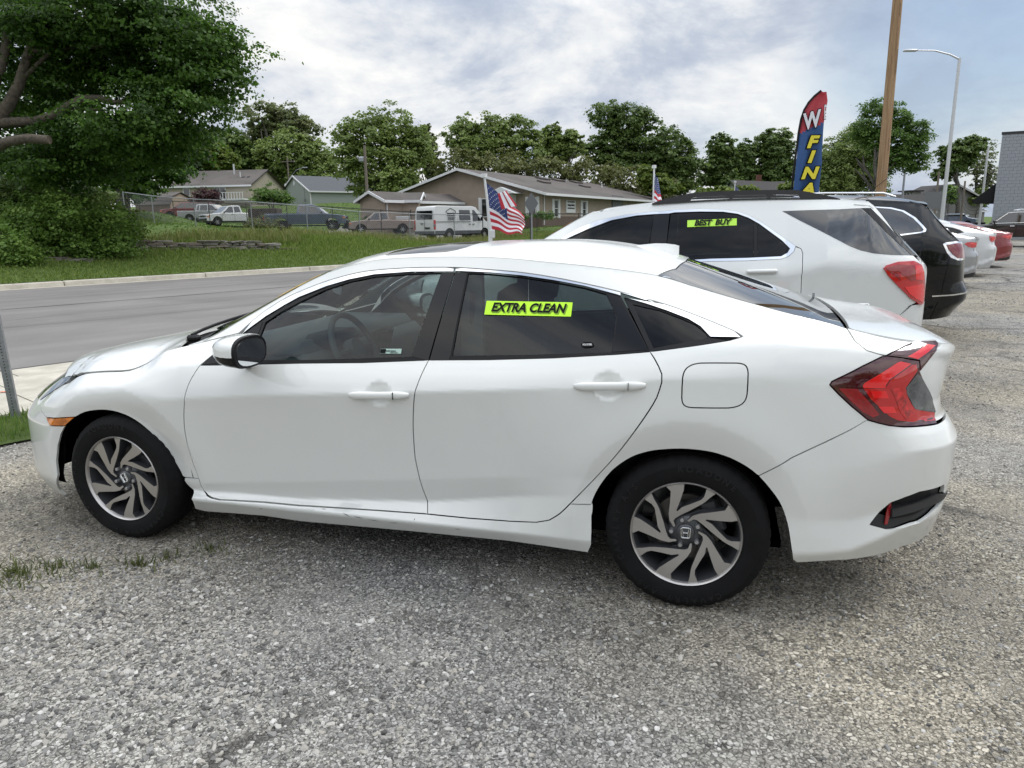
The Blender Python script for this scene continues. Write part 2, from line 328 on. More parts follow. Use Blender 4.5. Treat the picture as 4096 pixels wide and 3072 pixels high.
    def cap(self, x, y):
        if not hasattr(self, '_rx'): self._mk()
        x = np.asarray(x, float); y = np.asarray(y, float)
        yr = np.interp(x, *self._rx); W = np.maximum(self.HW-yr, 1e-3)
        u = np.clip(np.abs(self.HW-y)/W, 0, 1)
        zr = self.zrail(x); zc = self.zcent(x); p = self.p(x) if callable(self.p) else self.p
        return np.stack([x, y, zr+(zc-zr)*(1-u**p)], -1)
    def cap_n(self, x, y):
        e = .004
        a = self.cap(x+e, y)-self.cap(x-e, y); b = self.cap(x, y+e)-self.cap(x, y-e)
        n = np.cross(a, b); n /= np.linalg.norm(n, axis=-1, keepdims=True)+1e-12; return n
def seam(sh, s0, s1, n, zlo, zhi, last=True):
    """where the side chart meets the cap: returns [(s, z)], [(x, y)]"""
    sh.cap(np.array([0.]), np.array([.5])); A = []; B = []
    for s in np.linspace(s0, s1, n):
        z = np.linspace(zlo, zhi, 120); P = sh.side(np.full(120, s), z); f = z-sh.cap(P[:, 0], P[:, 1])[:, 2]; i = np.where((f[:-1] < 0) & (f[1:] >= 0))[0]
        if not len(i): continue
        i = i[-1 if last else 0]; A.append((float(s), float(z[i]))); B.append((float(P[i, 0]), float(P[i, 1])))
    return A, B

CIV = dict(
 plan=[(-3.69,.9),(-3.685,.75),(-3.66,.58),(-3.58,.35),(-3.46,.205),(-3.30,.105),(-3.12,.045),(-2.9,.016),(-2.7,.01),(-2.3,.012),(-1.7,.006),(-1,.0),(-.4,.0),(0,.004),(.3,.018),(.5,.045),(.68,.085),(.82,.14),(.93,.22),(1.0,.33),(1.04,.48),(1.06,.7),(1.065,.9)],
 # x, z of knots (sill bottom, sill out, door bottom, lower crease, shoulder crease, belt), d of knots + (rail from table), bulge of the six segments
 secs=[(-3.69,[.14,.25,.30,.40,.60,.70],[.06,.0,.0,.0,.01,.04],[0,0,0,.0,.004,.01]),
  (-3.1,[.18,.25,.30,.40,.64,.735],[.04,.0,.0,.0,.0,.03],[0,0,0,.003,.006,.02]),
  (-2.7,[.18,.25,.28,.34,.72,.79],[.05,.015,.02,.01,.0,.035],[0,0,0,.004,.006,.02]),
  (-2.3,[.185,.25,.275,.315,.745,.895],[.06,.018,.062,.048,-.004,.054],[0,0,0,-.004,.006,.01]),
  (-1.7,[.185,.25,.285,.377,.797,.925],[.06,.018,.076,.054,-.005,.060],[0,0,0,-.005,.006,.008]),
  (-1.1,[.19,.25,.332,.441,.84,.957],[.06,.018,.080,.054,-.005,.060],[0,0,0,-.005,.006,.008]),
  (-.75,[.19,.25,.39,.485,.865,.98],[.06,.02,.062,.040,-.005,.060],[0,0,0,-.003,.006,.008]),
  (-.45,[.185,.25,.44,.52,.888,1.0],[.05,.02,.024,.018,-.004,.054],[0,0,.0,.010,.006,.008]),
  (-.1,[.185,.25,.44,.53,.94,1.04],[.03,.01,.008,.010,-.003,.052],[0,0,0,.008,.006,.01]),
  (.3,[.20,.27,.42,.585,.948,1.08],[.04,.0,.0,-.002,.0,.05],[0,0,0,.006,.006,.01]),
  (.6,[.24,.30,.42,.632,.93,1.06],[.04,.0,.014,-.012,.014,.05],[0,0,.004,.004,.008,.01]),
  (.85,[.33,.40,.48,.695,.90,1.03],[.05,.0,.024,-.014,.014,.05],[0,0,.002,.003,.008,.01]),
  (1.065,[.33,.40,.50,.73,.86,.98],[.05,.0,.02,-.01,.0,.04],[0,0,0,.006,.006,.01])],
 rail=[(-3.7,.70,.05),(-3.45,.725,.06),(-3.3,.742,.08),(-3.157,.765,.115),(-3.0,.806,.13),(-2.84,.83,.13),(-2.68,.842,.135),(-2.61,.86,.14),(-2.53,.90,.145),(-2.46,.945,.15),(-2.38,.965,.17),(-2.28,.99,.20),(-2.1,1.085,.235),(-1.87,1.208,.275),(-1.74,1.272,.29),(-1.6,1.325,.30),(-1.4,1.367,.305),(-1.15,1.38,.305),(-.86,1.378,.305),(-.6,1.357,.305),(-.4,1.338,.303),(-.16,1.306,.295),(0,1.262,.275),(.18,1.213,.245),(.35,1.17,.215),(.49,1.138,.19),(.56,1.118,.175),(.7,1.088,.14),(.82,1.072,.10),(.9,1.062,.07),(.96,1.04,.045),(1.02,1.0,.03),(1.07,.95,.02)],
 centre=[(-3.7,.70),(-3.64,.76),(-3.45,.818),(-3.2,.875),(-3.0,.915),(-2.75,.955),(-2.6,.975),(-2.5,1.0),(-2.35,1.07),(-2.0,1.235),(-1.8,1.32),(-1.65,1.37),(-1.5,1.40),(-1.3,1.425),(-1.05,1.436),(-.72,1.441),(-.5,1.434),(-.3,1.406),(-.1,1.355),(.19,1.262),(.41,1.187),(.55,1.137),(.72,1.108),(.82,1.095),(.90,1.075),(.96,1.045),(1.03,.985),(1.07,.95)],p=lambda x: np.interp(x,[-2.6,-2.4,-1.7,-1.2,-.3,.0,.5,.65],[5.5,2.2,2.0,3,3,2.6,3,4]),
 wheels=(-2.7,0.), soft=[(-2.5,.03),(-2.38,.0),(-.1,.0),(.2,.014),(.5,.004)], 
 shift=[(-2.9,-3.35,[(.30,.0),(.40,.0),(.56,.0),(.63,.06),(.70,.14),(.76,.22),(.80,.24)]),(.55,.9,[(.40,-.035),(.5,-.016),(.69,-.016),(.74,-.045),(.785,-.085),(.85,-.092),(.95,-.07),(1.03,-.045),(1.1,-.04)])],
)

EQT = dict(HW=.92, anchor=-.5, fr=.47, zw=.36,
 plan=[(-3.0,.92),(-2.97,.6),(-2.85,.3),(-2.6,.12),(-2.2,.03),(-1.5,.0),(-.5,0),(.8,0),(1.2,.015),(1.4,.06),(1.55,.14),(1.66,.28),(1.73,.5),(1.76,.92)],
 secs=[(-3.0,[.25,.35,.45,.6,.85,.93],[.05,0,0,0,0,.03],[0]*6),
  (-1.9,[.25,.32,.38,.5,1.0,1.1],[.05,.02,.05,.02,.0,.03],[0,0,0,.01,.005,.02]),
  (-.5,[.25,.32,.38,.5,1.03,1.19],[.05,.02,.05,.02,.0,.05],[0,0,0,.01,.008,.012]),
  (.6,[.25,.32,.38,.5,1.08,1.215],[.05,.02,.05,.02,.0,.05],[0,0,0,.01,.008,.012]),
  (.9,[.25,.32,.38,.5,1.13,1.25],[.05,.02,.05,.02,.0,.03],[0,0,0,.01,.008,.02]),
  (1.76,[.35,.42,.5,.7,1.1,1.2],[.05,.0,.02,.0,.0,.03],[0,0,0,.006,.006,.02])],
 rail=[(-3.0,.96,.05),(-2.6,1.03,.10),(-2.0,1.1,.14),(-1.9,1.12,.17),(-1.46,1.385,.28),(-1.12,1.57,.31),(-.95,1.625,.32),(-.7,1.665,.33),(-.44,1.683,.34),(0,1.70,.34),(.4,1.703,.34),(.75,1.695,.33),(1.0,1.685,.32),(1.15,1.67,.3),(1.25,1.635,.29),(1.49,1.33,.19),(1.6,1.225,.11),(1.68,1.16,.06),(1.77,1.08,.03)],
 centre=[(-3.0,.98),(-2.6,1.07),(-1.95,1.15),(-1.85,1.2),(-1.15,1.60),(-.9,1.67),(-.4,1.715),(0,1.725),(.8,1.72),(1.1,1.70),(1.27,1.65),(1.58,1.33),(1.66,1.22),(1.77,1.1)],
 wheels=(-2.02,.84), flare=.01, p=3., soft=[(-1.95,.03),(-1.8,.0),(.7,.0),(1.,.02)])
ENT = dict(HW=.98, anchor=.5, fr=.49, zw=.38,
 plan=[(-2.0,.98),(-1.95,.5),(-1.6,.1),(-1.2,.02),(0,0),(1.5,0),(2.4,.02),(2.6,.04),(2.8,.08),(2.95,.13),(3.07,.22),(3.15,.38),(3.19,.6),(3.2,.98)], shift=[(2.6,3.1,[(.3,-.05),(.42,.0),(.5,.05),(.63,.06),(.75,.0),(1.1,-.03),(1.3,-.04)])],
 secs=[(-2.0,[.28,.35,.45,.6,.9,1.0],[.05,0,0,0,0,.03],[0]*6),
  (0,[.25,.32,.38,.5,1.05,1.25],[.05,.02,.05,.02,.0,.05],[0,0,0,.01,.008,.012]),
  (2.1,[.25,.32,.38,.5,1.1,1.3],[.05,.02,.05,.02,.0,.05],[0,0,0,.01,.008,.012]),
  (2.6,[.22,.32,.42,.7,1.1,1.32],[.05,.02,.03,.0,.0,.04],[0,0,0,.01,.008,.012]),
  (3.12,[.4,.5,.62,.66,1.0,1.15],[.08,.0,.0,.02,.0,.02],[0,0,0,.006,.006,.01])],
 rail=[(-2.0,1.0,.05),(-1.5,1.08,.1),(-.9,1.15,.14),(-.75,1.2,.17),(-.2,1.6,.29),(.2,1.74,.33),(.8,1.80,.34),(1.6,1.80,.34),(1.97,1.785,.33),(2.4,1.75,.32),(2.6,1.69,.29),(2.75,1.51,.22),(2.89,1.36,.14),(3.0,1.26,.08),(3.2,1.1,.02)],
 centre=[(-2.0,1.02),(-1.4,1.13),(-.85,1.2),(-.7,1.25),(0,1.68),(.4,1.80),(1.0,1.86),(1.6,1.865),(2.1,1.85),(2.5,1.79),(2.7,1.7),(2.85,1.5),(3.0,1.36),(3.08,1.26),(3.2,1.12)],
 wheels=(-.96,2.06), flare=.01, p=3., soft=[(-.9,.03),(-.7,.0),(2.3,.0),(2.6,.02)])

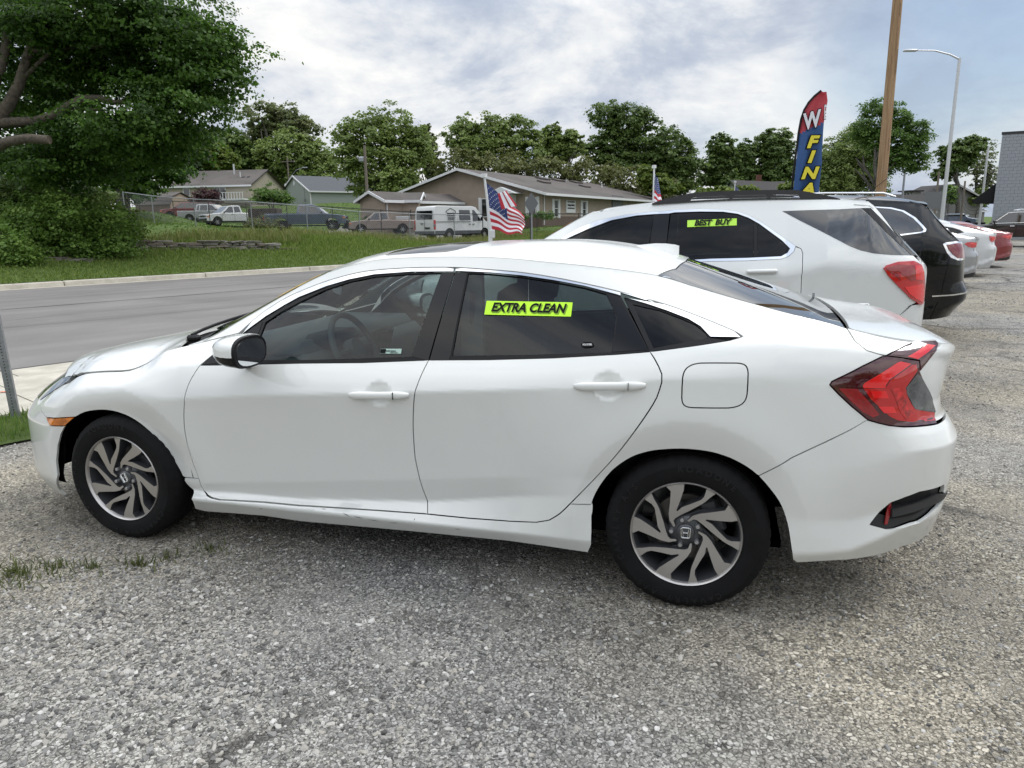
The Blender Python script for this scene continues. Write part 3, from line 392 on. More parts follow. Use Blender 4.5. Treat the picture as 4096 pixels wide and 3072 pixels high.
CIVP = {"side":{"front_door":[[-2.2066,0.899],[-2.2219,0.8727],[-2.236,0.8457],[-2.2482,0.8179],[-2.2564,0.7886],[-2.2626,0.7588],[-2.268,0.7289],[-2.276,0.6995],[-2.2829,0.6699],[-2.2874,0.6398],[-2.2908,0.6096],[-2.2928,0.5792],[-2.2933,0.5488],[-2.2928,0.5184],[-2.2915,0.488],[-2.2898,0.4576],[-2.286,0.4274],[-2.2793,0.3977],[-2.2725,0.3681],[-2.2663,0.3383],[-2.2645,0.3079],[-2.2578,0.2787],[-2.231,0.266],[-2.2011,0.2602],[-2.1528,0.256],[-1.9148,0.2624],[-1.727,0.2638],[-1.5112,0.272],[-1.3018,0.2798],[-1.0945,0.2864],[-1.0996,0.3048],[-1.1046,0.3232],[-1.1126,0.3533],[-1.1197,0.3837],[-1.1248,0.4145],[-1.1293,0.4453],[-1.1336,0.4762],[-1.1378,0.5071],[-1.1407,0.5382],[-1.1411,0.5694],[-1.14,0.6005],[-1.1386,0.6317],[-1.1368,0.6628],[-1.134,0.6939],[-1.1301,0.7248],[-1.1254,0.7557],[-1.1201,0.7864],[-1.114,0.817],[-1.1069,0.8474],[-1.0991,0.8776],[-1.0904,0.9075],[-1.0805,0.9371],[-1.0696,0.9663],[-1.3716,0.944],[-1.6826,0.9286],[-2.114,0.9033]],"rear_door":[[-1.0696,0.9663],[-1.0805,0.9371],[-1.0904,0.9075],[-1.0991,0.8776],[-1.1069,0.8474],[-1.114,0.817],[-1.1201,0.7864],[-1.1254,0.7557],[-1.1301,0.7248],[-1.134,0.6939],[-1.1368,0.6628],[-1.1386,0.6317],[-1.14,0.6005],[-1.1411,0.5694],[-1.1407,0.5382],[-1.1378,0.5071],[-1.1336,0.4762],[-1.1293,0.4453],[-1.1248,0.4145],[-1.1197,0.3837],[-1.1126,0.3533],[-1.1046,0.3232],[-1.0996,0.3048],[-1.0945,0.2864],[-0.9017,0.2901],[-0.7126,0.2973],[-0.602,0.3061],[-0.5472,0.3228],[-0.5226,0.3404],[-0.4993,0.3597],[-0.4788,0.3821],[-0.4592,0.4051],[-0.4393,0.4279],[-0.4194,0.4508],[-0.3996,0.4737],[-0.3798,0.4967],[-0.3603,0.5198],[-0.3411,0.5432],[-0.322,0.5668],[-0.3033,0.5905],[-0.285,0.6147],[-0.2672,0.6391],[-0.2498,0.664],[-0.2329,0.6891],[-0.2163,0.7144],[-0.1999,0.7399],[-0.1837,0.7655],[-0.1678,0.7913],[-0.1522,0.8172],[-0.1373,0.8436],[-0.124,0.8708],[-0.1152,0.8997],[-0.1077,0.929],[-0.1089,0.959],[-0.1228,0.9858],[-0.1397,1.0109],[-0.1586,1.0346],[-0.2865,1.0197],[-0.5365,0.9961],[-0.8006,0.9787]],"front_fender":[[-3.345,0.642],[-3.4,0.655],[-3.385,0.675],[-3.36,0.705],[-3.315,0.742],[-3.2553,0.7481],[-3.2007,0.7566],[-3.146,0.7675],[-3.0913,0.7821],[-3.0367,0.7973],[-2.982,0.8095],[-2.9273,0.8188],[-2.8727,0.8262],[-2.818,0.8321],[-2.7633,0.8359],[-2.7087,0.8392],[-2.654,0.846],[-2.5993,0.8644],[-2.5447,0.8918],[-2.49,0.9273],[-2.47,0.94],[-2.4,0.9606],[-2.33,0.974],[-2.0675,1.0356],[-2.2066,0.899],[-2.2219,0.8727],[-2.236,0.8457],[-2.2482,0.8179],[-2.2564,0.7886],[-2.2626,0.7588],[-2.268,0.7289],[-2.276,0.6995],[-2.2829,0.6699],[-2.2874,0.6398],[-2.2908,0.6096],[-2.2928,0.5792],[-2.2933,0.5488],[-2.2928,0.5184],[-2.2915,0.488],[-2.2898,0.4576],[-2.286,0.4274],[-2.2793,0.3977],[-2.2725,0.3681],[-2.2675,0.3482],[-2.3581,0.342],[-2.3711,0.3479],[-2.3786,0.369],[-2.3882,0.3893],[-2.3986,0.409],[-2.4097,0.4285],[-2.4212,0.4477],[-2.4331,0.4667],[-2.4454,0.4854],[-2.4583,0.5037],[-2.4717,0.5216],[-2.4857,0.5391],[-2.5006,0.5559],[-2.5162,0.5719],[-2.5327,0.587],[-2.5501,0.6012],[-2.5682,0.6142],[-2.5873,0.626],[-2.6073,0.636],[-2.6281,0.6443],[-2.6494,0.6512],[-2.6711,0.6567],[-2.6931,0.6606],[-2.7154,0.6631],[-2.7377,0.6642],[-2.7601,0.664],[-2.7825,0.6625],[-2.8047,0.6598],[-2.8268,0.6563],[-2.8488,0.652],[-2.8704,0.6462],[-2.8913,0.6383],[-2.9117,0.6289],[-2.932,0.6195],[-3.158,0.5987]],"marker_lamp":[[-3.158,0.5987],[-2.9381,0.6179],[-3.0086,0.5685],[-3.1089,0.5646]],"front_bumper":[[-3.3423,0.6434],[-3.158,0.5987],[-3.1087,0.5634],[-3.009,0.5666],[-3.0093,0.564],[-3.0475,0.5203],[-3.0834,0.4551],[-3.1115,0.3745],[-3.1187,0.295],[-3.1811,0.1919],[-3.1682,0.1601],[-3.25,0.155],[-3.6,0.17],[-4.0,0.18],[-4.2573,0.18],[-4.2573,0.62],[-3.389,0.6602]],"headlamp":[[-3.318,0.742],[-3.36,0.705],[-3.385,0.675],[-3.4,0.652],[-3.62,0.64],[-3.85,0.64],[-3.85,0.7],[-3.5,0.735]],"sill":[[-2.3583,0.341],[-2.2675,0.3482],[-2.2663,0.3383],[-2.2645,0.3079],[-2.2578,0.2787],[-2.231,0.266],[-2.2011,0.2602],[-2.1528,0.256],[-1.9148,0.2624],[-1.727,0.2638],[-1.5112,0.272],[-1.3018,0.2798],[-1.0945,0.2864],[-0.9017,0.2901],[-0.7126,0.2973],[-0.602,0.3061],[-0.5472,0.3228],[-0.5226,0.3404],[-0.4993,0.3597],[-0.4788,0.3821],[-0.4573,0.4073],[-0.3689,0.4087],[-0.3692,0.3659],[-0.3681,0.2956],[-0.3699,0.2336],[-0.3866,0.1897],[-0.3872,0.1903],[-0.7205,0.1959],[-1.2112,0.1879],[-1.7521,0.172],[-1.9389,0.1814],[-2.278,0.1665],[-2.3297,0.1779],[-2.3252,0.1934],[-2.3169,0.2142],[-2.3099,0.2355],[-2.3096,0.2576],[-2.323,0.2752],[-2.3403,0.2895],[-2.3549,0.3063],[-2.3641,0.3266]],"quarter_panel":[[-2.0675,1.0356],[-2.0433,1.0609],[-2.0181,1.0853],[-1.9924,1.109],[-1.9649,1.1307],[-1.9358,1.1501],[-1.9058,1.1682],[-1.8751,1.185],[-1.8436,1.2003],[-1.8113,1.2138],[-1.7787,1.2264],[-1.7458,1.2386],[-1.7128,1.2503],[-1.6797,1.2616],[-1.6463,1.2722],[-1.6127,1.282],[-1.5788,1.291],[-1.5448,1.299],[-1.5105,1.3063],[-1.4761,1.3128],[-1.4415,1.318],[-1.4067,1.3221],[-1.3718,1.3254],[-1.3369,1.328],[-1.302,1.3302],[-1.267,1.3321],[-1.232,1.3336],[-1.197,1.3347],[-1.162,1.3356],[-1.127,1.3362],[-1.092,1.3365],[-1.057,1.3365],[-1.022,1.3362],[-0.987,1.3352],[-0.952,1.3336],[-0.917,1.3315],[-0.8821,1.3291],[-0.8472,1.3268],[-0.8122,1.3245],[-0.7773,1.322],[-0.7424,1.3191],[-0.7076,1.3155],[-0.6728,1.3112],[-0.6381,1.3064],[-0.6035,1.3013],[-0.5689,1.2958],[-0.5344,1.2901],[-0.4999,1.2839],[-0.4655,1.2775],[-0.4311,1.2709],[-0.3967,1.2642],[-0.3624,1.2574],[-0.3281,1.2501],[-0.294,1.2424],[-0.26,1.2339],[-0.2261,1.2251],[-0.1923,1.216],[-0.1585,1.2069],[-0.1562,1.2076],[-0.1882,1.2176],[-0.1542,1.2093],[-0.1203,1.2004],[-0.0866,1.1909],[-0.0532,1.1805],[-0.0199,1.1694],[0.0133,1.1583],[0.0464,1.1471],[0.0795,1.1356],[0.1125,1.1239],[0.1454,1.1119],[0.1766,1.0966],[0.1281,1.0828],[0.0077,1.0614],[-0.1601,1.0345],[-0.1397,1.0109],[-0.1228,0.9858],[-0.1089,0.959],[-0.1077,0.929],[-0.1152,0.8997],[-0.124,0.8708],[-0.1373,0.8436],[-0.1522,0.8172],[-0.1678,0.7913],[-0.1837,0.7655],[-0.1999,0.7399],[-0.2163,0.7144],[-0.2329,0.6891],[-0.2498,0.664],[-0.2672,0.6391],[-0.285,0.6147],[-0.3033,0.5905],[-0.322,0.5668],[-0.3411,0.5432],[-0.3603,0.5198],[-0.3798,0.4967],[-0.3996,0.4737],[-0.4194,0.4508],[-0.4393,0.4279],[-0.4573,0.4073],[-0.3689,0.4087],[-0.371,0.3659],[-0.3714,0.3882],[-0.3702,0.4105],[-0.3646,0.432],[-0.3564,0.4528],[-0.3469,0.473],[-0.3363,0.4926],[-0.3247,0.5117],[-0.3122,0.5301],[-0.299,0.5482],[-0.2847,0.5652],[-0.2688,0.5809],[-0.252,0.5956],[-0.2345,0.6094],[-0.2161,0.622],[-0.1966,0.6328],[-0.176,0.6415],[-0.1549,0.6487],[-0.1334,0.6546],[-0.1115,0.6589],[-0.0895,0.6623],[-0.0674,0.6653],[-0.0451,0.6675],[-0.0229,0.6688],[-0.0006,0.6692],[0.0217,0.6688],[0.044,0.6676],[0.0663,0.6657],[0.0884,0.6626],[0.1102,0.658],[0.1317,0.652],[0.1527,0.6447],[0.1732,0.6358],[0.1932,0.6258],[0.2126,0.6148],[0.2311,0.6024],[0.2482,0.5881],[0.2578,0.5831],[0.3682,0.6669],[0.4909,0.7316],[0.6332,0.809],[0.5634,0.8587],[0.5154,0.9023],[0.4823,0.9362],[0.4889,0.9483],[0.5961,1.002],[0.6673,1.0318],[0.6875,1.0343],[0.6104,1.0548],[0.5703,1.0837],[0.5513,1.1198],[0.5,1.1354],[0.4524,1.1468],[0.4047,1.1573],[0.3571,1.1683],[0.3095,1.1799],[0.2619,1.1919],[0.2142,1.2041],[0.1666,1.2165],[0.119,1.2294],[0.0714,1.2424],[0.0237,1.2555],[-0.0239,1.2689],[-0.0715,1.2836],[-0.1192,1.297],[-0.1668,1.3073],[-0.2144,1.315],[-0.262,1.3216],[-0.3097,1.3275],[-0.3573,1.3331],[-0.4049,1.3386],[-0.4525,1.3437],[-0.5002,1.3483],[-0.5478,1.3525],[-0.5954,1.3566],[-0.6431,1.3609],[-0.6907,1.3655],[-0.7383,1.3698],[-0.7859,1.3736],[-0.8336,1.3767],[-0.8812,1.3788],[-0.9288,1.3801],[-0.9764,1.3809],[-1.0241,1.3812],[-1.0717,1.3811],[-1.1193,1.3805],[-1.1669,1.3796],[-1.2146,1.3785],[-1.2622,1.377],[-1.3098,1.3748],[-1.3575,1.3714],[-1.4051,1.3664],[-1.4527,1.3592],[-1.5003,1.3499],[-1.548,1.3388],[-1.5956,1.3262],[-1.6432,1.3115],[-1.6908,1.2932],[-1.7385,1.2727],[-1.7861,1.2509],[-1.8337,1.2268],[-1.8814,1.2021],[-1.929,1.1768],[-1.9766,1.1513],[-2.0242,1.1256],[-2.0719,1.1],[-2.1195,1.0745],[-2.1671,1.0484],[-2.2147,1.0224],[-2.2624,0.998],[-2.31,0.9791]],"rear_bumper":[[0.6296,0.8093],[0.4909,0.7316],[0.3682,0.6669],[0.2578,0.5831],[0.2647,0.5731],[0.2803,0.5571],[0.2948,0.5402],[0.309,0.523],[0.3227,0.5053],[0.3351,0.4868],[0.3456,0.4671],[0.3545,0.4467],[0.3621,0.4257],[0.369,0.4045],[0.375,0.383],[0.3798,0.3612],[0.384,0.3393],[0.3882,0.3174],[0.3927,0.2955],[0.3969,0.2736],[0.4012,0.2517],[0.4181,0.2364],[0.4884,0.2433],[0.5788,0.2479],[0.7375,0.2457],[0.9367,0.2584],[1.075,0.284],[1.15,0.355],[1.4,0.36],[1.6819,0.36],[1.6819,0.76],[1.25,0.765],[1.013,0.7653],[0.9319,0.769],[0.8138,0.7767],[0.7361,0.7857],[0.6799,0.7972],[0.6332,0.809]],"fuel_door":[[-0.0286,0.9349],[-0.033,0.9691],[-0.0212,0.9914],[0.0027,1.0006],[0.0631,1.0044],[0.1314,1.005],[0.1741,0.9948],[0.1954,0.9686],[0.1987,0.9342],[0.1993,0.89],[0.189,0.8613],[0.1601,0.8461],[0.1049,0.8422],[0.0362,0.8419],[-0.0075,0.8479],[-0.0288,0.8765]],"tail_lamp":[[0.4823,0.9362],[0.4889,0.9483],[0.5961,1.002],[0.6673,1.0318],[0.6875,1.0343],[0.7501,1.0267],[0.8436,1.0117],[0.8645,0.9736],[0.9111,0.9374],[0.9976,0.8695],[1.0423,0.8069],[1.013,0.7653],[0.9319,0.769],[0.8138,0.7767],[0.7361,0.7857],[0.6799,0.7972],[0.6332,0.809],[0.5634,0.8587],[0.5154,0.9023]],"trunk_lamp":[[0.6875,1.0343],[0.7167,1.0466],[0.7711,1.0603],[0.8299,1.0727],[0.8674,1.0758],[0.933,1.0775],[0.9482,1.0669],[0.9473,1.0529],[0.8974,1.0026],[0.866,0.9735],[0.8458,1.0116],[0.7502,1.0262]],"lamp_dark":[[0.5088,0.9368],[0.5911,0.9791],[0.6843,1.0237],[0.7469,1.0107],[0.7348,1.0111],[0.6001,0.9415],[0.6001,0.9266]],"lamp_refl":[[0.5123,0.9238],[0.5797,0.9215],[0.6825,0.8279],[0.6552,0.8176],[0.6096,0.8373],[0.5618,0.8744]],"lamp_band":[[0.5993,0.9348],[0.606,0.9428],[0.7382,1.011],[0.7516,1.0131],[0.8011,1.0031],[0.7114,0.9529],[0.6974,0.9344],[0.6961,0.9222],[0.6018,0.9244]],"lamp_inner":[[0.6035,0.9225],[0.6964,0.9208],[0.7155,0.9501],[0.8063,0.9989],[0.8299,1.0001],[0.845,0.9782],[0.8002,0.9191],[0.8274,0.8818],[0.8908,0.8354],[1.0286,0.8043],[1.0191,0.7753],[0.8548,0.7919],[0.7749,0.8038],[0.7336,0.8193],[0.6371,0.8844]],"lamp_clear":[[0.8502,0.9661],[0.802,0.9193],[0.8155,0.8938],[0.8555,0.8634],[0.8932,0.8341],[0.9548,0.822],[1.0368,0.8054],[1.0065,0.8608],[0.9385,0.9164],[0.878,0.9546]],"lamp_cell1":[[0.6339,0.9127],[0.7016,0.9112],[0.7203,0.8849],[0.6499,0.8874]],"lamp_cell2":[[0.6748,0.8566],[0.7496,0.8539],[0.77,0.8299],[0.7043,0.8326]],"lamp_edge":[[0.7216,0.9195],[0.7688,0.9208],[0.8071,0.886],[0.8404,0.8372],[0.8896,0.8206],[0.8247,0.8032],[0.7919,0.8299],[0.7586,0.8752]],"trunk_lamp_band":[[0.7776,1.0287],[0.8407,1.0479],[0.8824,1.0624],[0.93,1.0568],[0.8322,1.0176]],"trunk_lamp_dark":[[0.7122,1.0374],[0.8393,1.0699],[0.8765,1.0638],[0.7763,1.03]],"bumper_vent":[[0.6792,0.4009],[0.7139,0.4482],[0.7511,0.484],[0.8092,0.5014],[0.8759,0.5152],[1.0308,0.5153],[1.0476,0.4772],[1.2202,0.416],[1.0949,0.4436],[0.9966,0.4239],[0.9216,0.3861],[0.8383,0.3841],[0.7532,0.3824]],"vent_grid1":[[0.7672,0.4643],[0.7796,0.4904],[0.9451,0.509],[0.9671,0.4841],[0.8891,0.473]],"vent_grid2":[[0.7684,0.4164],[0.7745,0.4495],[0.9216,0.4655],[0.9489,0.4344],[0.8949,0.4228]],"vent_refl":[[0.7473,0.3975],[0.7484,0.441],[0.757,0.4867],[0.7695,0.4536],[0.7591,0.3971]],"vent_blade":[[0.7627,0.4572],[0.9047,0.4743],[0.9875,0.4833],[1.1648,0.4543],[1.0867,0.4502],[0.955,0.4501],[0.7682,0.4265]],"front_glass":[[-1.9372,0.9332],[-1.9342,1.0889],[-1.866,1.1337],[-1.7674,1.1824],[-1.6443,1.2364],[-1.5206,1.2733],[-1.3981,1.2959],[-1.2177,1.3094],[-1.0806,1.3144],[-1.1504,0.978],[-1.6259,0.9467]],"rear_glass_side":[[-0.9687,0.9882],[-0.9544,1.3135],[-0.8565,1.3105],[-0.7165,1.2991],[-0.5792,1.2814],[-0.4443,1.2586],[-0.3554,1.2371],[-0.326,1.1944],[-0.3034,1.1487],[-0.3081,1.0283],[-0.6253,1.0063]],"quarter_glass":[[-0.243,1.2004],[-0.1995,1.1914],[-0.1378,1.1803],[-0.0529,1.1536],[0.0027,1.1323],[0.0353,1.1103],[0.0522,1.0931],[-0.0461,1.0708],[-0.1478,1.049],[-0.1863,1.1129]],"front_frame":[[-2.0465,1.029],[-2.0106,1.0592],[-1.9396,1.1122],[-1.8499,1.1635],[-1.7752,1.2008],[-1.6354,1.251],[-1.523,1.2812],[-1.4001,1.3038],[-1.2194,1.3167],[-1.021,1.3187],[-1.0195,1.321],[-1.0721,0.9637],[-1.3716,0.944],[-1.6826,0.9286],[-2.114,0.9033],[-2.2066,0.899],[-2.174,0.9426]],"rear_frame":[[-1.0156,1.321],[-0.8573,1.3148],[-0.7173,1.3033],[-0.5799,1.2855],[-0.445,1.2634],[-0.2955,1.2322],[-0.2875,1.2221],[-0.1604,1.036],[-0.2865,1.0197],[-0.5365,0.9961],[-0.8006,0.9787],[-1.0674,0.9647]],"quarter_frame":[[-0.2811,1.2238],[-0.1865,1.2003],[-0.1098,1.1782],[-0.0255,1.1499],[0.021,1.1261],[0.0444,1.1049],[0.0601,1.0918],[0.1281,1.0828],[0.0077,1.0614],[-0.1601,1.0345]],"chrome_front":[[-2.0181,1.0853],[-1.9924,1.109],[-1.9649,1.1307],[-1.9358,1.1501],[-1.9058,1.1682],[-1.8751,1.185],[-1.8436,1.2003],[-1.8113,1.2138],[-1.7787,1.2264],[-1.7458,1.2386],[-1.7128,1.2503],[-1.6797,1.2616],[-1.6463,1.2722],[-1.6127,1.282],[-1.5788,1.291],[-1.5448,1.299],[-1.5105,1.3063],[-1.4761,1.3128],[-1.4415,1.318],[-1.4067,1.3221],[-1.3718,1.3254],[-1.3369,1.328],[-1.302,1.3302],[-1.267,1.3321],[-1.232,1.3336],[-1.197,1.3347],[-1.162,1.3356],[-1.127,1.3362],[-1.092,1.3365],[-1.057,1.3365],[-1.0228,1.3323],[-1.021,1.3187],[-1.2194,1.3167],[-1.4001,1.3038],[-1.523,1.2812],[-1.6354,1.251],[-1.7752,1.2008],[-1.8499,1.1635],[-1.9396,1.1122],[-2.0106,1.0592],[-2.0465,1.029]],"chrome_rear":[[-1.0149,1.3314],[-0.987,1.3352],[-0.952,1.3336],[-0.917,1.3315],[-0.8821,1.3291],[-0.8472,1.3268],[-0.8122,1.3245],[-0.7773,1.322],[-0.7424,1.3191],[-0.7076,1.3155],[-0.6728,1.3112],[-0.6381,1.3064],[-0.6035,1.3013],[-0.5689,1.2958],[-0.5344,1.2901],[-0.4999,1.2839],[-0.4655,1.2775],[-0.4311,1.2709],[-0.3967,1.2642],[-0.3624,1.2574],[-0.3281,1.2501],[-0.294,1.2424],[-0.26,1.2339],[-0.2261,1.2251],[-0.1923,1.216],[-0.1882,1.2176],[-0.2957,1.2397],[-0.2943,1.229],[-0.2955,1.2322],[-0.445,1.2634],[-0.5799,1.2855],[-0.7173,1.3033],[-0.8573,1.3148],[-1.0156,1.321]],"chrome_quarter":[[-0.1203,1.2004],[-0.0866,1.1909],[-0.0532,1.1805],[-0.0199,1.1694],[0.0133,1.1583],[0.0464,1.1471],[0.0795,1.1356],[0.1125,1.1239],[0.1454,1.1119],[0.1689,1.0933],[0.0601,1.0918],[0.0444,1.1049],[0.021,1.1261],[-0.0255,1.1499],[-0.1098,1.1782],[-0.1865,1.2003],[-0.2811,1.2238]],"pillar_front":[[-1.0765,1.3144],[-1.0164,1.3188],[-1.0721,0.9637],[-1.1519,0.9778]],"pillar_mid":[[-1.0137,1.321],[-0.9594,1.3144],[-0.9743,0.988],[-0.9808,0.9699],[-1.0674,0.9647]],"pillar_rear":[[-0.3512,1.2371],[-0.2989,1.2259],[-0.1655,1.0401],[-0.3039,1.0278],[-0.2996,1.1511]],"mirror_patch":[[-2.0469,1.0239],[-1.9507,1.0907],[-1.9432,0.9314],[-1.9624,0.9204],[-2.1176,0.911],[-2.2011,0.9006],[-2.174,0.9426]],"sticker_extra":[[-0.856,1.2104],[-0.489,1.2094],[-0.4844,1.1478],[-0.8516,1.1476]]}}
SUVP = {"eq":{"side":{"front_glass":[[-1.2391,1.3891],[-1.0498,1.4728],[-0.8377,1.5497],[-0.6252,1.5855],[-0.4776,1.5946],[-0.4776,1.5946],[-0.5015,1.374],[-0.5,1.1867],[-1.68,1.167],[-1.45,1.29]],"pillar":[[-0.4776,1.5946],[-0.3466,1.5975],[-0.36,1.21],[-0.5,1.2]],"rear_glass_side":[[-0.3361,1.5973],[-0.3016,1.606],[-0.1021,1.6094],[0.0943,1.6038],[0.2109,1.585],[0.3366,1.5311],[0.3463,1.2341],[0.016,1.2247],[-0.36,1.203]],"rear_vent_glass":[[0.3702,1.5111],[0.3847,1.4993],[0.5642,1.3656],[0.6246,1.3041],[0.6073,1.2713],[0.5579,1.2433],[0.3788,1.2341]],"divider":[[0.3385,1.531],[0.3682,1.5141],[0.377,1.2341],[0.3482,1.2332]],"chrome":[[-1.2816,1.3945],[-1.1317,1.4843],[-0.9482,1.5513],[-0.7333,1.5904],[-0.5214,1.6132],[-0.4004,1.6163],[-0.3032,1.6283],[-0.1032,1.6295],[0.0935,1.6217],[0.2102,1.6037],[0.3071,1.5657],[0.4031,1.5107],[0.5729,1.3892],[0.6647,1.3228],[0.652,1.2807],[0.6124,1.2433],[0.5584,1.2246],[0.3006,1.2105],[0.017,1.2055],[-0.4,1.185],[-1.6,1.15],[-1.6,1.165],[-0.4,1.2],[0.016,1.2247],[0.2998,1.2313],[0.5579,1.2433],[0.6073,1.2713],[0.6246,1.3041],[0.5642,1.3656],[0.3846,1.5013],[0.298,1.5511],[0.2109,1.585],[0.0943,1.6038],[-0.1021,1.6094],[-0.3016,1.606],[-0.3518,1.5976],[-0.4776,1.5946],[-0.6252,1.5855],[-0.8377,1.5497],[-1.0498,1.4728],[-1.2391,1.3891]],"rear_door":[[-0.42,0.34],[-0.42,1.18],[0.017,1.2055],[0.3006,1.2105],[0.5584,1.2246],[0.6124,1.2433],[0.652,1.2807],[0.6647,1.3181],[0.7052,1.3041],[0.719,1.2715],[0.7187,1.1928],[0.7199,1.1004],[0.7152,1.1141],[0.7191,0.9964],[0.72,0.85],[0.66,0.68],[0.55,0.5],[0.45,0.39],[0.45,0.34]],"front_door":[[-1.55,0.34],[-1.6,0.7],[-1.62,1.13],[-0.43,1.175],[-0.43,0.34]],"quarter_window":[[0.5601,1.6003],[0.753,1.6044],[0.9783,1.6068],[1.1477,1.6131],[1.2343,1.5225],[1.3361,1.4191],[1.5386,1.246],[1.3768,1.2517],[1.2379,1.2653],[1.1406,1.2888],[1.0616,1.3213],[0.8417,1.4434],[0.7076,1.516]],"pillar_rear":[[1.1522,1.6131],[1.2214,1.6119],[1.3945,1.4364],[1.6101,1.2411],[1.5455,1.2458],[1.3365,1.4237]],"tail_lamp":[[1.3049,1.1513],[1.324,1.1739],[1.4194,1.1997],[1.5616,1.2027],[1.6527,1.1704],[1.7058,1.1123],[1.7706,0.9851],[1.7786,0.8592],[1.6958,0.8516],[1.554,0.9129],[1.4337,1.0105],[1.3485,1.0909]],"lamp_band":[[1.3157,1.1531],[1.4198,1.177],[1.5247,1.1702],[1.6033,1.1677],[1.6408,1.0592],[1.5355,1.0543],[1.4124,1.1314],[1.449,1.0567],[1.3856,1.1042]],"lamp_lens1":[[1.568,1.1689],[1.6531,1.1612],[1.698,1.1034],[1.6924,1.0471],[1.5862,1.0617]],"lamp_lens2":[[1.4854,1.0046],[1.6982,1.0232],[1.7454,0.939],[1.7298,0.8681],[1.61,0.9099],[1.5365,0.9513]],"quarter_panel":[[1.6,1.225],[1.5507,1.2663],[1.5014,1.3168],[1.4522,1.3772],[1.4029,1.4422],[1.3536,1.5077],[1.3043,1.5716],[1.2551,1.6298],[1.2058,1.6683],[1.1565,1.669],[1.1072,1.6767],[1.058,1.6812],[1.0087,1.6845],[0.9594,1.6873],[0.9101,1.6895],[0.8609,1.6914],[0.8116,1.6931],[0.7623,1.6946],[0.713,1.6961],[0.6638,1.6976],[0.6145,1.699],[0.5652,1.7003],[0.5159,1.7014],[0.4667,1.7023],[0.4174,1.7029],[0.3681,1.7032],[0.3188,1.7033],[0.2696,1.7033],[0.2203,1.7031],[0.171,1.7028],[0.1217,1.7022],[0.0725,1.7015],[0.0232,1.7005],[-0.0261,1.6993],[-0.0754,1.6979],[-0.1246,1.6963],[-0.1739,1.6945],[-0.2232,1.6927],[-0.2725,1.6907],[-0.3217,1.6885],[-0.371,1.6863],[-0.4203,1.684],[-0.4696,1.6815],[-0.5188,1.679],[-0.5681,1.6763],[-0.6174,1.6729],[-0.6667,1.6686],[-0.7159,1.6631],[-0.7652,1.6569],[-0.8145,1.6498],[-0.8638,1.6419],[-0.913,1.6328],[-0.9623,1.6223],[-1.0116,1.6113],[-1.0609,1.5958],[-1.1101,1.5746],[-1.1594,1.5508],[-1.2087,1.5253],[-1.258,1.4989],[-1.3072,1.4718],[-1.3565,1.4441],[-1.4058,1.4161],[-1.4551,1.3878],[-1.5043,1.3589],[-1.5536,1.3292],[-1.6029,1.299],[-1.6522,1.2686],[-1.7014,1.2382],[-1.7507,1.2079],[-1.8,1.1779],[-1.66,1.16],[-1.2816,1.3945],[-1.1317,1.4843],[-0.9482,1.5513],[-0.7333,1.5904],[-0.5214,1.6132],[-0.4004,1.6163],[-0.3032,1.6283],[-0.1032,1.6295],[0.0935,1.6217],[0.2102,1.6037],[0.3071,1.5657],[0.4031,1.5107],[0.5729,1.3892],[0.6647,1.3228],[0.7052,1.3041],[0.719,1.2715],[0.7187,1.1928],[0.7199,1.1004],[0.7152,1.1141],[0.7191,0.9964],[0.72,0.85],[0.66,0.68],[0.55,0.5],[0.45,0.39],[0.42,0.33],[0.4402,0.374],[0.4495,0.4468],[0.472,0.5167],[0.5068,0.5814],[0.5529,0.6385],[0.6087,0.6863],[0.6722,0.7231],[0.7414,0.7477],[0.814,0.7592],[0.8874,0.7572],[0.9592,0.7418],[1.027,0.7136],[1.0885,0.6735],[1.1416,0.6228],[1.1845,0.5632],[1.2159,0.4968],[1.28,0.52],[1.4891,0.792],[1.5622,0.8556],[1.66,0.88],[1.8,0.9],[1.8,1.1]],"rear_bumper":[[1.21,0.5],[1.24,0.36],[1.6,0.34],[2.4097,0.34],[2.4097,0.86],[1.6,0.86],[1.5832,0.8516],[1.4893,0.7901]]}},"en":{"side":{"quarter_window":[[1.9708,1.685],[2.1776,1.6658],[2.3178,1.6267],[2.4399,1.5413],[2.5189,1.4503],[2.5596,1.3946],[2.5231,1.3728],[2.2806,1.3439],[2.1151,1.463]],"window_trim":[[1.9569,1.7007],[2.1925,1.6809],[2.3397,1.64],[2.4681,1.5515],[2.5477,1.4573],[2.5896,1.4047],[2.581,1.3751],[2.5297,1.3594],[2.2942,1.3274],[2.2806,1.3439],[2.5231,1.3728],[2.5596,1.3946],[2.5189,1.4503],[2.4399,1.5413],[2.3178,1.6267],[2.1776,1.6658],[1.9708,1.685]],"tail_lamp":[[2.8475,1.2087],[3.1364,1.225],[3.294,1.1908],[3.2425,1.0186],[3.0298,1.0369],[2.9477,1.0807],[2.8832,1.1414]],"lamp_trim":[[2.8027,1.2197],[2.8391,1.2385],[3.1171,1.2464],[3.3626,1.2194],[3.136,1.222],[2.8475,1.2057],[2.8833,1.1384],[2.9479,1.0777],[3.03,1.0338],[3.2429,1.0155],[3.2154,1.0014],[3.0101,1.0133],[2.9226,1.0512],[2.86,1.1119]],"strip":[[2.7166,0.5742],[2.9408,0.5873],[3.1948,0.6141],[3.2323,0.5991],[2.9433,0.5703],[2.7227,0.5586]]}}}
SUVSTICK = (0.0067, 1.5117, 0.3994, 0.066, 0.0293)
